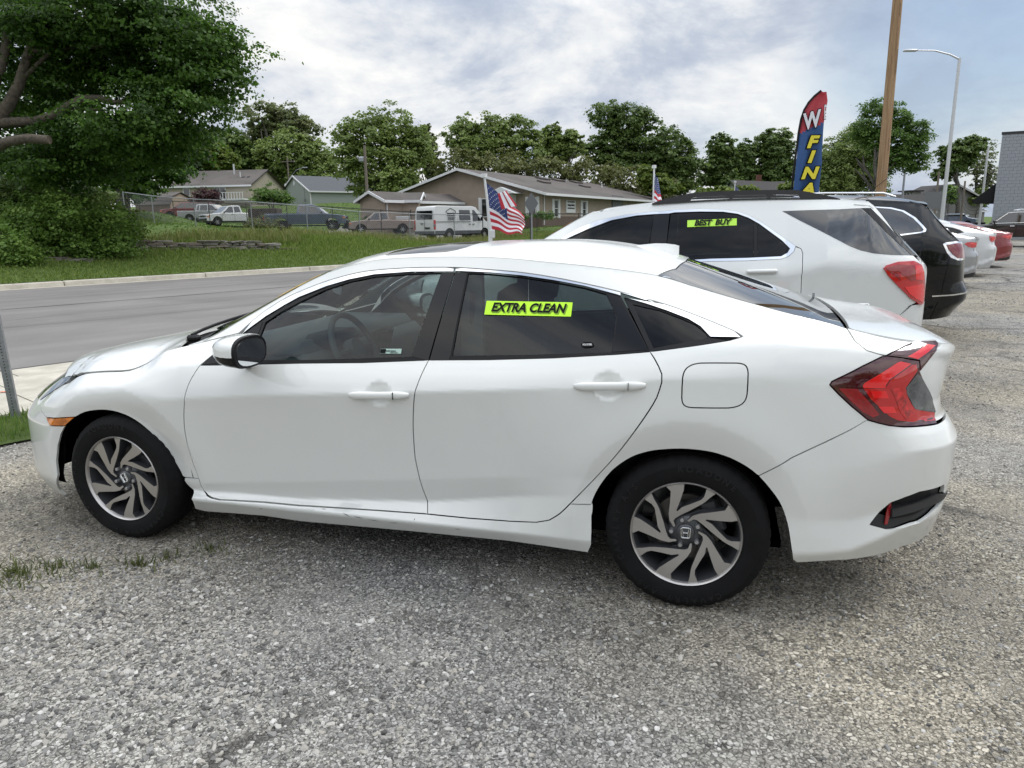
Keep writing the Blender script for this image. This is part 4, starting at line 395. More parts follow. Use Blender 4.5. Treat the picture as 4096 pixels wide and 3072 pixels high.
# ================================================================ car body panels
def resample(poly, step, closed=True):
    P = [Vector(p[:2]) for p in poly]; out = []
    n = len(P)
    for i in range(n if closed else n-1):
        a, b = P[i], P[(i+1) % n]; L = (b-a).length
        if L < 1e-5: continue
        k = max(1, int(math.ceil(L/step)))
        for j in range(k): out.append(tuple(a+(b-a)*(j/k)))
    if not closed: out.append(tuple(P[-1]))
    return out
def area(P): return .5*sum(P[i][0]*P[(i+1) % len(P)][1]-P[(i+1) % len(P)][0]*P[i][1] for i in range(len(P)))
def inset(P, d):
    P = np.array(P)
    if area(P.tolist()) < 0: P = P[::-1]
    a = np.roll(P, 1, 0); b = np.roll(P, -1, 0)
    e1 = P-a; e2 = b-P; e1 /= np.linalg.norm(e1, axis=1, keepdims=True)+1e-9; e2 /= np.linalg.norm(e2, axis=1, keepdims=True)+1e-9
    n = np.stack([-(e1+e2)[:, 1], (e1+e2)[:, 0]], 1); n /= np.linalg.norm(n, axis=1, keepdims=True)+1e-9
    return (P+n*d)
def inside(px, py, poly):
    poly = np.asarray(poly); x0, y0 = poly[:, 0], poly[:, 1]; x1, y1 = np.roll(x0, -1), np.roll(y0, -1); r = np.zeros(len(px), bool)
    for a, b, c, d in zip(x0, y0, x1, y1):
        if b == d: continue
        k = ((b > py) != (d > py)) & (px < (c-a)*(py-b)/(d-b)+a); r ^= k
    return r
def tri2d(outer, holes, res):
    outs = [outer]+holes; V = []; E = []
    for L in outs:
        b = len(V); V += [tuple(p) for p in L]; E += [(b+i, b+(i+1) % len(L)) for i in range(len(L))]
    A = np.array(outer); x0, y0 = A.min(0); x1, y1 = A.max(0)
    gx, gy = np.meshgrid(np.arange(x0+res/2, x1, res), np.arange(y0+res/2, y1, res)); gx[1::2] += res*.5; gx = gx.ravel(); gy = gy.ravel()
    k = inside(gx, gy, outer)
    for h in holes: k &= ~inside(gx, gy, h)
    gx, gy = gx[k], gy[k]
    if len(gx):
        B = np.array(V); keep = np.ones(len(gx), bool)
        for i in range(0, len(gx), 2000):
            d = (gx[i:i+2000, None]-B[None, :, 0])**2+(gy[i:i+2000, None]-B[None, :, 1])**2; keep[i:i+2000] = d.min(1) > (res*.45)**2
        V += list(zip(gx[keep].tolist(), gy[keep].tolist()))
    vv, ee, ff, ov, oe, of = delaunay_2d_cdt([Vector(v) for v in V], E, [], 0, 1e-6)
    vv = np.array([tuple(v) for v in vv]); ff = np.array([f for f in ff if len(f) == 3])
    c = vv[ff].mean(1); k = inside(c[:, 0], c[:, 1], outer)
    for h in holes: k &= ~inside(c[:, 0], c[:, 1], h)
    ff = ff[k]
    a, b, c = vv[ff[:, 0]], vv[ff[:, 1]], vv[ff[:, 2]]; ar = (b[:, 0]-a[:, 0])*(c[:, 1]-a[:, 1])-(c[:, 0]-a[:, 0])*(b[:, 1]-a[:, 1])
    ff[ar < 0] = ff[ar < 0][:, ::-1]; ff = ff[abs(ar) > 1e-10]
    return vv, ff
def bedges(ff):
    e = np.concatenate([ff[:, [0, 1]], ff[:, [1, 2]], ff[:, [2, 0]]]); key = np.sort(e, 1); _, idx, cnt = np.unique(key, axis=0, return_index=True, return_counts=True); return e[idx[cnt == 1]]
class Car:
    def __init__(s, sh, root, res=.03): s.sh = sh; s.root = root; s.res = res; sh.cap(np.array([0.]), np.array([.5]))
    def panel(s, name, poly, mt, mode='side', off=0., gap=.0024, flange=.012, holes=(), res=None, sides=(0, 1), parent=None, label=None, slab=False, step=None):
        """skin panel cut out of the body surface, with turned-in edges"""
        sh = s.sh; res = res or s.res
        P = resample(poly, step or min(res, .02)); P = inset(P, gap).tolist()
        H = [inset(resample(h, step or min(res, .02)), -gap).tolist() for h in holes]
        V2, F = tri2d(P, H, res); fn, nf = (sh.side, sh.side_n) if mode == 'side' else (sh.cap, sh.cap_n)
        p = fn(V2[:, 0], V2[:, 1]); n = nf(V2[:, 0], V2[:, 1])
        n = n*(-1 if mode == 'side' else 1)
        if mode == 'side':   # outward is -y
            n = n*(-1 if sh.side_n(np.array([s.sh.L.mean()*0+.0]), np.array([.5]))[0, 1]*-1 > 0 else 1)
        else: n = n*np.where(n[:, 2:3] < 0, -1, 1)
        p = p+n*off
        e = bedges(F); nv = len(p); q0 = p[e.ravel()]; n0 = n[e.ravel()]; q1 = q0-n0*flange
        d = p[e[:, 1]]-p[e[:, 0]]; on = np.cross(d, n[e[:, 0]]); on /= np.linalg.norm(on, axis=1, keepdims=True)+1e-9; on = np.repeat(on, 2, 0)
        V = np.vstack([p, q0, q1]); m = len(e); b = nv; c = nv+2*m
        idx = np.arange(m)*2; F2 = [(b+i, c+i, c+i+1, b+i+1) for i in idx]
        a_, b_, c_ = p[F[:, 0]], p[F[:, 1]], p[F[:, 2]]; fl = np.einsum('ij,ij->i', np.cross(b_-a_, c_-a_), n[F[:, 0]]) < 0
        F = F.copy(); F[fl] = F[fl][:, ::-1]
        if fl.mean() > .5: F2 = [f[::-1] for f in F2]
        fs = [tuple(f) for f in F.tolist()]+F2
        nn = np.vstack([n, on, on])
        V[:, 1] -= sh.HW; out = []
        for sd in sides:
            VV = V.copy(); NN = nn.copy(); ff = fs
            if sd: VV[:, 1] *= -1; NN[:, 1] *= -1; ff = [f[::-1] for f in fs]
            o = mkmesh(name, VV, ff, mt, parent or s.root, nrm=NN); out.append(o)
            if label: o['label'] = label
            if mode == 'cap' and len(sides) == 1: pass
        return out
    def full(s, name, half, mt, **k):
        """cap panel over the whole width: mirror the half outline (x, y) about the centre line"""
        HW = s.sh.HW; poly = list(half)+[(x, 2*HW-y) for x, y in half[::-1]]
        return s.panel(name, poly, mt, mode='cap', sides=(0,), **k)[0]
def shell_car(tab, loc, name, label, cat, res, group=None, rz=0.):
    sh = Shell(**tab); r = empty(name, (loc[0], loc[1], loc[2] if len(loc) > 2 else 0), rz, label, cat, group); return sh, r, Car(sh, r, res)
def tyre_parts(parent, R=.319, rr=.2165, w=.215, seg=132, tread=True, mt=None):
    pr = [(rr-.003, .03), (rr+.001, .010), (rr+.010, .004), (rr+.035, -.002), (rr+(R-rr)*.62, -.003), (R-.020, .007), (R-.009, .018), (R-.002, .034), (R, .05), (R, .062), (R-.007, .064), (R-.007, .071), (R, .073), (R, w/2-.005), (R-.007, w/2-.003), (R-.007, w/2+.004), (R, w/2+.006), (R, w-.072), (R-.007, w-.07), (R-.007, w-.063), (R, w-.061), (R-.002, w-.034), (R-.02, w-.01), (rr+.05, w), (rr, w-.03)]
    mb = MB(); mb.lathe(pr, seg)
    if tread:   # shoulder sipes: every third column is cut down
        n = seg; V = [list(v) for v in mb.V]
        for j in (6, 7, 8, 9):
            for k in range(0, n, 3):
                v = V[j*n+k]; r = math.hypot(v[0], v[2]); f = (r-(.004 if j < 9 else .003))/r; v[0] *= f; v[2] *= f
        mb.V = [tuple(v) for v in V]
    return mb.build('tyre', mt or M['tyre'], parent, smooth=28 if tread else 50, fix=True)
def clean(poly, tol=.004):
    """drop doubles and points that fold back"""
    out = []
    for p in poly:
        if out and math.hypot(p[0]-out[-1][0], p[1]-out[-1][1]) < tol: continue
        out.append(tuple(p[:2]))
    if math.hypot(out[0][0]-out[-1][0], out[0][1]-out[-1][1]) < tol: out.pop()
    return out
def arc(xc, zc, r, a0, a1, n=16): return [(xc+r*math.cos(math.radians(a0+(a1-a0)*i/(n-1))), zc+r*math.sin(math.radians(a0+(a1-a0)*i/(n-1)))) for i in range(n)]
def wheel_well(parent, x, z, r, HW, d0=.03, w=.34, m='matte'):
    for sg in (-1, 1):
        mb = MB(); n = 28; V = []; F = []
        for k in range(n+1):
            a = math.radians(4+172*k/n); 
            for dd in (d0, w): V.append((x+r*math.cos(a), sg*(HW-dd), z+r*math.sin(a)))
        for k in range(n): F.append((2*k, 2*k+1, 2*k+3, 2*k+2))
        V.append((x, sg*(HW-w), z)); c = len(V)-1
        for k in range(n): F.append((2*k+1, c, 2*k+3))
        mb.add(V, F); mb.build('wheel_arch_liner', M[m], parent, fix=False)
# ---------------------------------------------------------------- the white sedan
def civic():
    D = CIVP['side']
    CIV['dents'] = ((-1.277, .820, .066, .056, .024), (-.31, .903, .066, .056, .024))
    sh, root, car = shell_car(CIV, (0, .9, 0), 'sedan', 'white foreground sedan with lime EXTRA CLEAN strip on its rear door window', 'car', .016)
    zr = lambda x0, x1, n=14: [(float(x), float(sh.zrail(x))) for x in np.linspace(x0, x1, n)]
    Wp = M['white']; pan = lambda nm, key, m, **k: car.panel(nm, clean(D[key] if isinstance(key, str) else key), m, **k)
    fd = pan('front_door', 'front_door', Wp, res=.013); rd = pan('rear_door', 'rear_door', Wp, res=.013)
    fc = D['fuel_door']; fx0, fx1, fz0, fz1 = min(p[0] for p in fc), max(p[0] for p in fc), min(p[1] for p in fc), max(p[1] for p in fc); fdoor = []
    for k in range(40):
        a = 2*math.pi*k/40; ca, sa = math.cos(a), math.sin(a); tt = sa*.008; fdoor.append(((fx0+fx1)/2+(fx1-fx0)/2*math.copysign(abs(ca)**.42, ca), (fz0+fz1)/2+(fz1-fz0)/2*math.copysign(abs(sa)**.42, sa)+.012*ca))
    qp = pan('quarter_panel', 'quarter_panel', Wp, res=.014, holes=[fdoor]); pan('fuel_door', fdoor, Wp, sides=(0,), off=.0005)
    ff = pan('front_fender', 'front_fender', Wp, res=.014)
    for o in pan('front_bumper', 'front_bumper', Wp, res=.02): pass
    rb = pan('rear_bumper', 'rear_bumper', Wp, res=.014, holes=[clean(D['bumper_vent'])])
    pan('side_sill', 'sill', Wp, res=.014)
    # black liner a little behind the skin, so that the gaps read dark
    lo = resample([(sh.s0, .24), (-3.1, .24), (-3.1, .3)]+[(-3.06, .42)]+arc(-2.7, .32, .385, 155, 15)+[(-2.26, .42), (-.38, .55)]+arc(0, .32, .375, 172, 20)+[(.40, .30), (1.1, .36), (sh.s1, .38), (sh.s1, .93), (.8, .95), (.5, 1.03), (.1, 1.04), (-.3, .98), (-1.1, .93), (-2.2, .87), (-2.6, .78), (-3.2, .66), (sh.s0, .6)], .05)
    car.panel('inner_body', clean(lo), M['matte'], off=-.022, flange=.001, res=.09)
    for x in (-2.7, 0): wheel_well(root, x, .32, .398, .9, .05)
    MB().box((-1.38, 0, .24), (3.5, 1.4, .03)).build('floor_pan', M['matte'], root)
    for sg in (-1, 1): MB().box((-1.33, sg*.75, .40), (1.75, .06, .32)).build('sill_core', M['matte'], root)
    # lamps
    pan('marker_lamp', 'marker_lamp', M['amber'], off=.002, flange=.02)
    fA, fB = seam(sh, sh.s0, -3.32, 26, .6, .87, False); print([(round(a, 3), round(b, 3)) for a, b in fA[-8:]], fB[-8:])
    hl = pan('headlamp', [(-3.322, .75), (-3.36, .705), (-3.385, .675), (-3.40, .652), (-3.62, .64), (-3.855, .64)]+[p for p in fA if p[0] > -3.86], M['clear'], off=.003, flange=.03)
    gr = [(-3.86, .64), (-4.0, .62), (sh.s0, .62)]+[p for p in fA if p[0] < -3.86]; pan('grille', gr, M['gloss'], off=-.004, flange=.01); pan('grille_bar', [(-3.88, .71), (sh.s0, .70), (sh.s0, .745), (-3.88, .735)], M['chrome'], off=.004, flange=.012)
    tl = pan('tail_lamp', 'tail_lamp', M['lensdark'], off=.004, flange=.03, res=.02)
    for i, o in enumerate(tl):
        for nm, key, m, of in (('reflector', 'lamp_refl', 'refl', .005), ('light_bar', 'lamp_band', 'lensbright', .006), ('lamp_lens', 'lamp_inner', 'lensred', .0055), ('reverse_lens', 'lamp_clear', 'clear', .0065), ('lamp_panel', 'lamp_dark', 'lensdark', .005), ('lamp_cell', 'lamp_cell1', 'lensbright', .0064), ('lamp_cell', 'lamp_cell2', 'lensbright', .0064), ('lamp_edge', 'lamp_edge', 'lensmid', .0068)):
            pan(nm, key, M[m], off=of, flange=.0015, gap=.0, sides=(i,), parent=o, res=.02)
    tk = pan('trunk_lamp', 'trunk_lamp', M['lensdark'], off=.004, flange=.03)
    for i, o in enumerate(tk):
        pan('light_bar', 'trunk_lamp_band', M['lensbright'], off=.0058, flange=.0015, gap=0, sides=(i,), parent=o); pan('lamp_panel', 'trunk_lamp_dark', M['lensdark'], off=.005, flange=.0015, gap=0, sides=(i,), parent=o)
    for i, o in enumerate(pan('bumper_vent', 'bumper_vent', M['plastic'], off=-.018, flange=.004, gap=-.002)):
        pan('vent_mesh', 'vent_grid1', M['trim'], off=-.013, flange=.004, gap=0, sides=(i,), parent=o); pan('vent_mesh', 'vent_grid2', M['trim'], off=-.013, flange=.004, gap=0, sides=(i,), parent=o)
        pan('vent_reflector', 'vent_refl', M['refl'], off=-.008, flange=.006, gap=0, sides=(i,), parent=o); pan('vent_blade', 'vent_blade', M['plastic'], off=.004, flange=.018, gap=0, sides=(i,), parent=o)
    tA, tB = seam(sh, .93, sh.s1, 18, .9, 1.12)
    # trunk side skin on the belt chart + rear fascia
    ts = [(.5715, 1.0815), (.6121, 1.0535), (.66, 1.04), (.687, 1.0355)]+[(x, z) for x, z in D['trunk_lamp'][1:6]]+[(.96, 1.04)]+zr(.95, .553, 12)
    pan('trunk_side', ts, Wp)
    pan('trunk_face', [(.8627, .9748), (.904, .9397), (.98, .8738), (1.0173, .8118), (1.02, .772), (1.3, .765), (sh.s1, .765)]+[p for p in tA[::-1] if p[0] > .955]+[(.953, 1.054), (.896, 1.003)], Wp)
    HWc = .9
    # cap panels
    xs = np.linspace(-3.62, -2.47, 24); rail = [(float(x), float(np.interp(x, *sh._rx))+.004) for x in xs]
    rail = [r_ for r_ in rail if r_[0] > -3.15]; car.full('hood', fB+rail+[(-2.43, .195), (-2.42, .205), (-2.45, .30), (-2.50, .5), (-2.545, .7), (-2.56, .9)], Wp, res=.03)
    car.full('cowl', [(-2.42, .206), (-2.30, .245), (-2.36, .40), (-2.45, .60), (-2.48, .9), (-2.555, .9), (-2.54, .7), (-2.495, .5), (-2.445, .30)], M['plastic'], off=-.02, flange=.01)
    wsl = [(float(x), float(np.interp(x, *sh._rx))+.035) for x in np.linspace(-2.30, -1.66, 14)]
    car.full('windshield', wsl+[(-1.70, .50), (-1.735, .7), (-1.745, .9), (-2.48, .9), (-2.45, .60), (-2.36, .40)], M['wsglass'], res=.05)
    car.full('windshield_sun_band', [(-1.66, .345), (-1.70, .50), (-1.735, .7), (-1.745, .9), (-1.80, .9), (-1.79, .7), (-1.76, .5), (-1.72, .335)], M['gloss'], off=-.003, flange=.001, gap=0)
    ap = [(float(x), float(np.interp(x, *sh._rx))+.001) for x in np.linspace(-2.36, -1.66, 16)]
    car.panel('a_pillar', ap+[(-1.655, .335)]+wsl[::-1][1:], Wp, mode='cap', gap=.0005)
    rail2 = [(float(x), float(np.interp(x, *sh._rx))+.0012) for x in np.linspace(-1.65, -.165, 40)]
    roof = rail2+[(-.155, .30), (-.093, .446), (-.066, .712), (-.066, .9), (-1.745, .9), (-1.735, .7), (-1.70, .50), (-1.655, .335)]
    sr = [(-1.44, .9), (-1.436, .6), (-1.42, .43), (-1.38, .385), (-1.28, .372), (-1.10, .376), (-1.06, .41), (-1.035, .47), (-1.015, .64), (-1.01, .9)]
    hp = sr+[(x, 1.8-y) for x, y in sr[::-1]]
    poly = roof+[(x, 1.8-y) for x, y in roof[::-1]]
    car.panel('roof', clean(poly), Wp, mode='cap', sides=(0,), holes=[clean(hp)], res=.03)
    car.panel('sunroof', clean(hp), M['gloss'], mode='cap', sides=(0,), off=-.001, res=.05, label='dark glass sunroof')
    rgs = [(float(x), float(np.interp(x, *sh._rx))+.006) for x in np.linspace(-.15, .545, 18)]
    car.full('rear_window', [(-.066, .9), (-.066, .712), (-.093, .446), (-.155, .30)]+rgs[1:]+[(.548, .39), (.56, .70), (.565, .9)], M['rglass'], off=-.003, res=.04)
    band = rgs[1:]+[(.548, .39), (.56, .70), (.565, .9), (.53, .9), (.52, .7), (.50, .42)]+[(float(x), float(np.interp(x, *sh._rx))+.05) for x in np.linspace(.47, -.13, 14)]+[(-.05, .45), (-.02, .71), (-.02, .9), (-.063, .9), (-.063, .712), (-.09, .446), (-.15, .30)]
    car.full('window_border', clean(band), M['trim'], off=-.009, flange=.001, gap=.001)
    tr_ = [(float(x), float(np.interp(x, *sh._rx))+.001) for x in np.linspace(.565, .85, 14)]
    car.full('trunk_lid', [(.585, .9), (.58, .7), (.568, .39), (.558, .25)]+tr_+tB, Wp, res=.025)
    # side glazing and trims
    for i, (o, o2) in enumerate(zip(fd, rd)):
        s = (i,)
        fr = clean(D['front_frame']); gl = clean(D['front_glass']); mp = clean(D['mirror_patch'])
        pan('window_frame', fr, M['trim'], off=-.004, flange=.012, holes=[gl], gap=.001, sides=s, parent=o)
        pan('window', gl, M['glass'], off=-.010, flange=.002, gap=-.001, sides=s, parent=o, res=.04)
        pan('pillar_cover', 'pillar_front', M['gloss'], off=-.0025, flange=.006, gap=.001, sides=s, parent=o)
        pan('mirror_base', mp, M['trim'], off=-.002, flange=.005, gap=.001, sides=s, parent=o)
        pan('chrome_strip', 'chrome_front', M['chrome'], off=.001, flange=.008, gap=.002, sides=s, parent=o, res=.02)
        gl2 = clean(D['rear_glass_side'])
        pan('window_frame', 'rear_frame', M['trim'], off=-.004, flange=.012, holes=[gl2], gap=.001, sides=s, parent=o2)
        pan('window', gl2, M['rtint'], off=-.010, flange=.002, gap=-.001, sides=s, parent=o2, res=.04)
        pan('pillar_cover', 'pillar_mid', M['gloss'], off=-.0025, flange=.006, gap=.001, sides=s, parent=o2)
        pan('pillar_cover', 'pillar_rear', M['gloss'], off=-.0025, flange=.006, gap=.001, sides=s, parent=o2)
        pan('chrome_strip', 'chrome_rear', M['chrome'], off=.001, flange=.008, gap=.002, sides=s, parent=o2, res=.02)
        g3 = clean(D['quarter_glass'])
        pan('quarter_window_frame', 'quarter_frame', M['trim'], off=-.004, flange=.012, holes=[g3], gap=.001, sides=s)
        pan('quarter_window', g3, M['tint'], off=-.008, flange=.002, gap=-.001, sides=s, res=.04)
        pan('chrome_strip', 'chrome_quarter', M['chrome'], off=.001, flange=.008, gap=.001, sides=s, res=.02)
    # door handles
    def handle(p, x0, x1, z0, z1, sg, key):
        mb = MB(); n = 22; V = []; F = []; k = 10
        for i in range(n+1):
            t = i/n; x = x0+(x1-x0)*t; z = z0+(z1-z0)*t
            h = .0165*(1-.55*max(0, (abs(t-.5)-.30)/.2)**2); w = .013*(1-.7*max(0, (abs(t-.5)-.36)/.14)**2)
            y = -(.009+.010*math.sin(math.pi*t)**.6)
            for j in range(k):
                a = 2*math.pi*j/k; V.append((x, sg*(.9-(y+.004-w*math.copysign(abs(math.cos(a))**.7, math.cos(a)))), z+h*math.copysign(abs(math.sin(a))**.7, math.sin(a))))
        for i in range(n):
            for j in range(k): F.append((i*k+j, i*k+(j+1) % k, (i+1)*k+(j+1) % k, (i+1)*k+j))
        F += [tuple(range(k)), tuple(range(n*k, n*k+k))]
        mb.add(V, F); h = mb.build('door_handle', Wp, p, smooth=50)
        xs = x0+(x1-x0)*.77; zs = z0+(z1-z0)*.77; MB().box((xs, sg*(.9+.0245), zs), (.0012, .012, .030)).build('handle_seam', M['matte'], h)
        xc = x0+(x1-x0)*.79; zc = z0+(z1-z0)*.79
        return h
    for i, sg in ((0, -1), (1, 1)):
        handle(fd[i], -1.415, -1.135, .8145, .8285, sg, 1); handle(rd[i], -.442, -.166, .8995, .9155, sg, 0)
    for x, r in ((-1.225, .006), (-1.180, .0065)): MB().lathe([(0, -.0015), (r, -.0015), (r, .004)], 14, ctr=(x, -.9-.0225+(.003 if x > -1.2 else 0), .828+(x+1.225)*.05)).build('keyhole', M['hole'], fd[0])
    # mirrors
    for i, sg in ((0, -1), (1, 1)):
        def blob(name, pts, m, n=18, sm=60, par=fd[i]):
            V = []; F = []; k = len(pts[0][1])
            for x, ring in pts:
                for (y, z) in ring: V.append((x, sg*(.9-y), z))
            for a in range(len(pts)-1):
                for b in range(k): F.append((a*k+b, a*k+(b+1) % k, (a+1)*k+(b+1) % k, (a+1)*k+b))
            F += [tuple(range(k)), tuple(range((len(pts)-1)*k, len(pts)*k))]
            return MB().add(V, F).build(name, m, par, smooth=sm)
        def ring(yc, zc, ry, rz, a0, a1, n=18, e=.75): 
            o = []
            for j in range(n):
                a = math.radians(a0+(a1-a0)*j/(n-1)); o.append((yc+ry*math.copysign(abs(math.cos(a))**e, math.cos(a)), zc+rz*math.copysign(abs(math.sin(a))**e, math.sin(a))))
            return o
        st = [(-1.985, .25, .35), (-1.965, .55, .62), (-1.93, .8, .85), (-1.89, .95, .96), (-1.85, 1., 1.), (-1.83, .99, .99)]
        yc, zc = -.085, .998
        up = [(x, ring(yc+.01*(1-a), zc+.004, .118*a, .072*b, -4, 184)) for x, a, b in st]
        lo = [(x, ring(yc+.01*(1-a), zc+.004, .114*a, .068*b, 176, 364)) for x, a, b in st]
        mc = blob('mirror_cap', up, Wp); blob('mirror_housing', lo, M['gloss'])
        rim = [(-1.832, ring(yc, zc+.004, .116, .070, 0, 340, 24)), (-1.818, ring(yc, zc+.004, .112, .067, 0, 340, 24))]; blob('mirror_rim', rim, M['trim'])
        gl = [(-1.819, ring(yc, zc+.002, .098, .056, 0, 340, 24)), (-1.815, ring(yc, zc+.002, .098, .056, 0, 340, 24))]; blob('mirror_glass', gl, M['mirror'], sm=30)
        MB().tube([(-1.90, sg*.955, .955), (-1.93, sg*.90, .935), (-1.95, sg*.84, .93)], [.028, .03, .035], 10).build('mirror_arm', M['trim'], fd[i], smooth=60)
    # shark fin, washer nozzle, wiper, badge
    V = []; F = []; 
    for x, h, w in ((-.31, .0, .003), (-.27, .012, .010), (-.22, .028, .016), (-.17, .040, .019), (-.125, .047, .015), (-.108, .047, .007), (-.122, .0, .014)):
        z0 = float(sh.zcent(x))-.002
        for y, z in ((-w*1.3, z0), (-w*.45, z0+h*.62), (0, z0+h+.004), (w*.45, z0+h*.62), (w*1.3, z0)): V.append((x, y, z))
    for a in range(6):
        for b in range(4): F.append((a*5+b, a*5+b+1, a*5+b+6, a*5+b+5))
    MB().add(V, F).build('antenna_fin', Wp, root, smooth=60)
    mb = MB(); 
    for (x, y) in ((.545, .335),): z = float(sh.cap(np.array([x]), np.array([.9+y]))[0, 2]); mb.box((x, y, z+.012), (.012, .01, .03), bev=.003)
    mb.build('rubber_stop', M['galv'], root)
    mb = MB(); 
    for y0, y1 in ((-.60, .02), (-.05, .55)):
        P = [];
        for t in np.linspace(0, 1, 8):
            y = y0+(y1-y0)*t; x = -2.44-.04*math.cos(math.pi*t)+.05*(1-t); z = float(sh.cap(np.array([x]), np.array([.9+y]))[0, 2]); P.append((x, y, z+.012))
        mb.tube(P, .008, 6)
    mb.box((-2.42, -.60, .985), (.06, .05, .03), bev=.01)
    mb.build('wipers', M['trim'], root)
    X = sh.side(np.array([1.18]), np.array([.90]))[0]
    Mx = Matrix.Translation((X[0]+.004, X[1]-.9+.12, .895)) @ Matrix.Rotation(math.radians(90-14), 4, 'Z') @ Matrix.Rotation(math.radians(90), 4, 'X')
    text_mesh('CIVIC', .055, M['chrome'], 'badge', root, .004, bold=.001, M=Mx, sx=1.3)
    # stickers on the glass
    def decal(par, name, X, Z, w, h, m, tilt, rot=0., off=.012, Y=None):
        s = sh.side(np.array([X]), np.array([Z]))[0]; n = sh.side_n(np.array([X]), np.array([Z]))[0]; n = n*(-1 if n[1] > 0 else 1)
        P = Vector((s[0], s[1]-.9, s[2]))+Vector(n)*off; n = Vector(n); ux = Vector((1, 0, 0)); ux = (ux-n*ux.dot(n)).normalized(); uz = n.cross(ux); uz = uz if uz.z > 0 else -uz
        R = Matrix((ux, uz, n)).transposed().to_4x4(); return Matrix.Translation(P) @ R @ Matrix.Rotation(rot, 4, 'Z')
    def strip(par, X, Z, w, h, txt, size, base, ink, rot, sx=1., shadow=True, nm='window_sticker'):
        T = decal(par, nm, X, Z, w, h, base, 0, rot, -.0065)
        mb = MB().box((0, 0, 0), (w, h, .0012)); mb.V = [tuple(T @ Vector(v)) for v in mb.V]; o = mb.build(nm, base, par)
        if shadow: text_mesh(txt, size, M['shade_ink'], 'lettering', o, .0003, shear=.22, bold=size*.038, M=T @ Matrix.Translation((.004, -.005, .0012)), sx=sx)
        text_mesh(txt, size, ink, 'lettering', o, .0003, shear=.22, bold=size*.034, M=T @ Matrix.Translation((-.001, 0.001, .0019)), sx=sx); return o
    M['shade_ink'] = mat('hatched_shadow_ink', (.16, .30, .01), .6)
    S = np.mean([sx for sx in D['sticker_extra']], 0); w = D['sticker_extra'][1][0]-D['sticker_extra'][0][0]
    rot = math.atan2(D['sticker_extra'][1][1]-D['sticker_extra'][0][1], w)
    strip(rd[0], S[0], S[1], w*1.0, .064, 'EXTRA CLEAN', .056, M['green'], M['ink'], rot, sx=.86)
    o = strip(fd[0], -1.253, .9955, .098, .022, 'Roadside Assistance', .0075, M['pale_label'], M['ink'], .02, sx=.8, shadow=False)
    T = decal(fd[0], '', -1.253, .9955, 0, 0, None, 0, .02, -.0055)
    text_mesh('1-800-464-8211', .008, M['ink'], 'lettering', o, .0002, M=T @ Matrix.Translation((.016, -.007, .001)), sx=.75)
    mb = MB().box((-.036, 0, .0006), (.024, .019, .001)); mb.V = [tuple(T @ Vector(v)) for v in mb.V]; mb.build('label_panel', M['ink'], o)
    T = decal(rd[0], '', -.406, 1.051, 0, 0, None, 0, .03, -.006)
    mb = MB(); n = 24; mb.prism([(.026*math.cos(2*math.pi*k/n), .0125*math.sin(2*math.pi*k/n)) for k in range(n)], lambda a, b: (a, b, 0), lambda a, b: (a, b, .0006)); mb.V = [tuple(T @ Vector(v)) for v in mb.V]
    o = mb.build('oval_sticker', M['ink'], rd[0]); text_mesh('POLYSTEEL', .0105, M['grayink'], 'lettering', o, .0002, bold=.0002, M=T @ Matrix.Translation((0, 0, .0012)), sx=.72)
    # yellow numerals on the windscreen edge
    xx = np.linspace(-1.86, -1.78, 3)
    car.panel('windshield_sticker', [(-2.0, .40), (-1.84, .36), (-1.80, .50), (-1.96, .55)], M['yellow'], mode='cap', sides=(0,), off=.003, flange=.001)
    # scuffs on the sill
    for X, Z, w_, a_ in ((-1.93, .232, .02, .3), (-1.60, .262, .03, .02), (-1.48, .252, .045, -.35), (-1.42, .246, .05, -.1), (-1.35, .238, .06, -.05), (-1.25, .236, .05, .1), (-1.15, .262, .012, 1.2), (-.95, .24, .03, 0)):
        T = decal(None, '', X, Z, 0, 0, None, 0, a_, .0008); mb = MB().add([(-w_/2, 0, 0), (0, -.0016, 0), (w_/2, .0005, 0), (.1*w_, .0018, 0)], [(0, 1, 2, 3)]); mb.V = [tuple(T @ Vector(v)) for v in mb.V]; mb.build('scuff', M['plastic'], root, fix=False)
    # ---------------- wheels
    def wheel(x, side, rotdeg, steer=0.):
        sg = -1 if side == 0 else 1
        w = bpy.data.objects.new('wheel', None); C.objects.link(w); w.parent = root; w.location = (x, sg*(.9-.012), .3185); w.empty_display_size = .1
        if side: w.rotation_euler = (0, 0, math.pi)
        key = 'wheel_meshes'
        if key not in CACHE:
            ty = tyre_parts(w)
            # faint raised sidewall lettering
            mb = MB(); V = []; F = []
            def around(txt, r, size, a0, da):
                for i, ch in enumerate(txt):
                    if ch == ' ': continue
                    a = math.radians(a0-da*i)
                    T = Matrix.Translation((r*math.cos(a), -.0040, r*math.sin(a))) @ Matrix.Rotation(a-math.pi/2, 4, Vector((0, -1, 0))) @ Matrix.Rotation(math.radians(90), 4, 'X')
                    o = text_mesh(ch, size, M['tyre'], 'x', None, .0008, bold=size*.02, M=T); b = len(V); V.extend([tuple(v.co) for v in o.data.vertices]); F.extend([tuple(i2+b for i2 in p.vertices) for p in o.data.polygons]); bpy.data.objects.remove(o)
            around('ROADONE', .272, .034, 96, 7.5); around('CAVALRY A/S', .272, .034, -60, 6.8); around('CAVALRY A/S', .272, .034, 205, 6.8)
            mb.add(V, F); tx = mb.build('sidewall_lettering', M['tyrelet'], w, fix=False); tx['kind'] = 'stuff'
            rim = MB()
            rim.lathe([(.2145, .024), (.2165, .010), (.2135, .006), (.2085, .010), (.2065, .018), (.2045, .022)], 72, 0)
            rim.lathe([(.2050, .022), (.198, .05), (.190, .10), (.186, .185)], 60, 1)
            rim.lathe([(.186, .185), (.0, .185)], 24, 1)
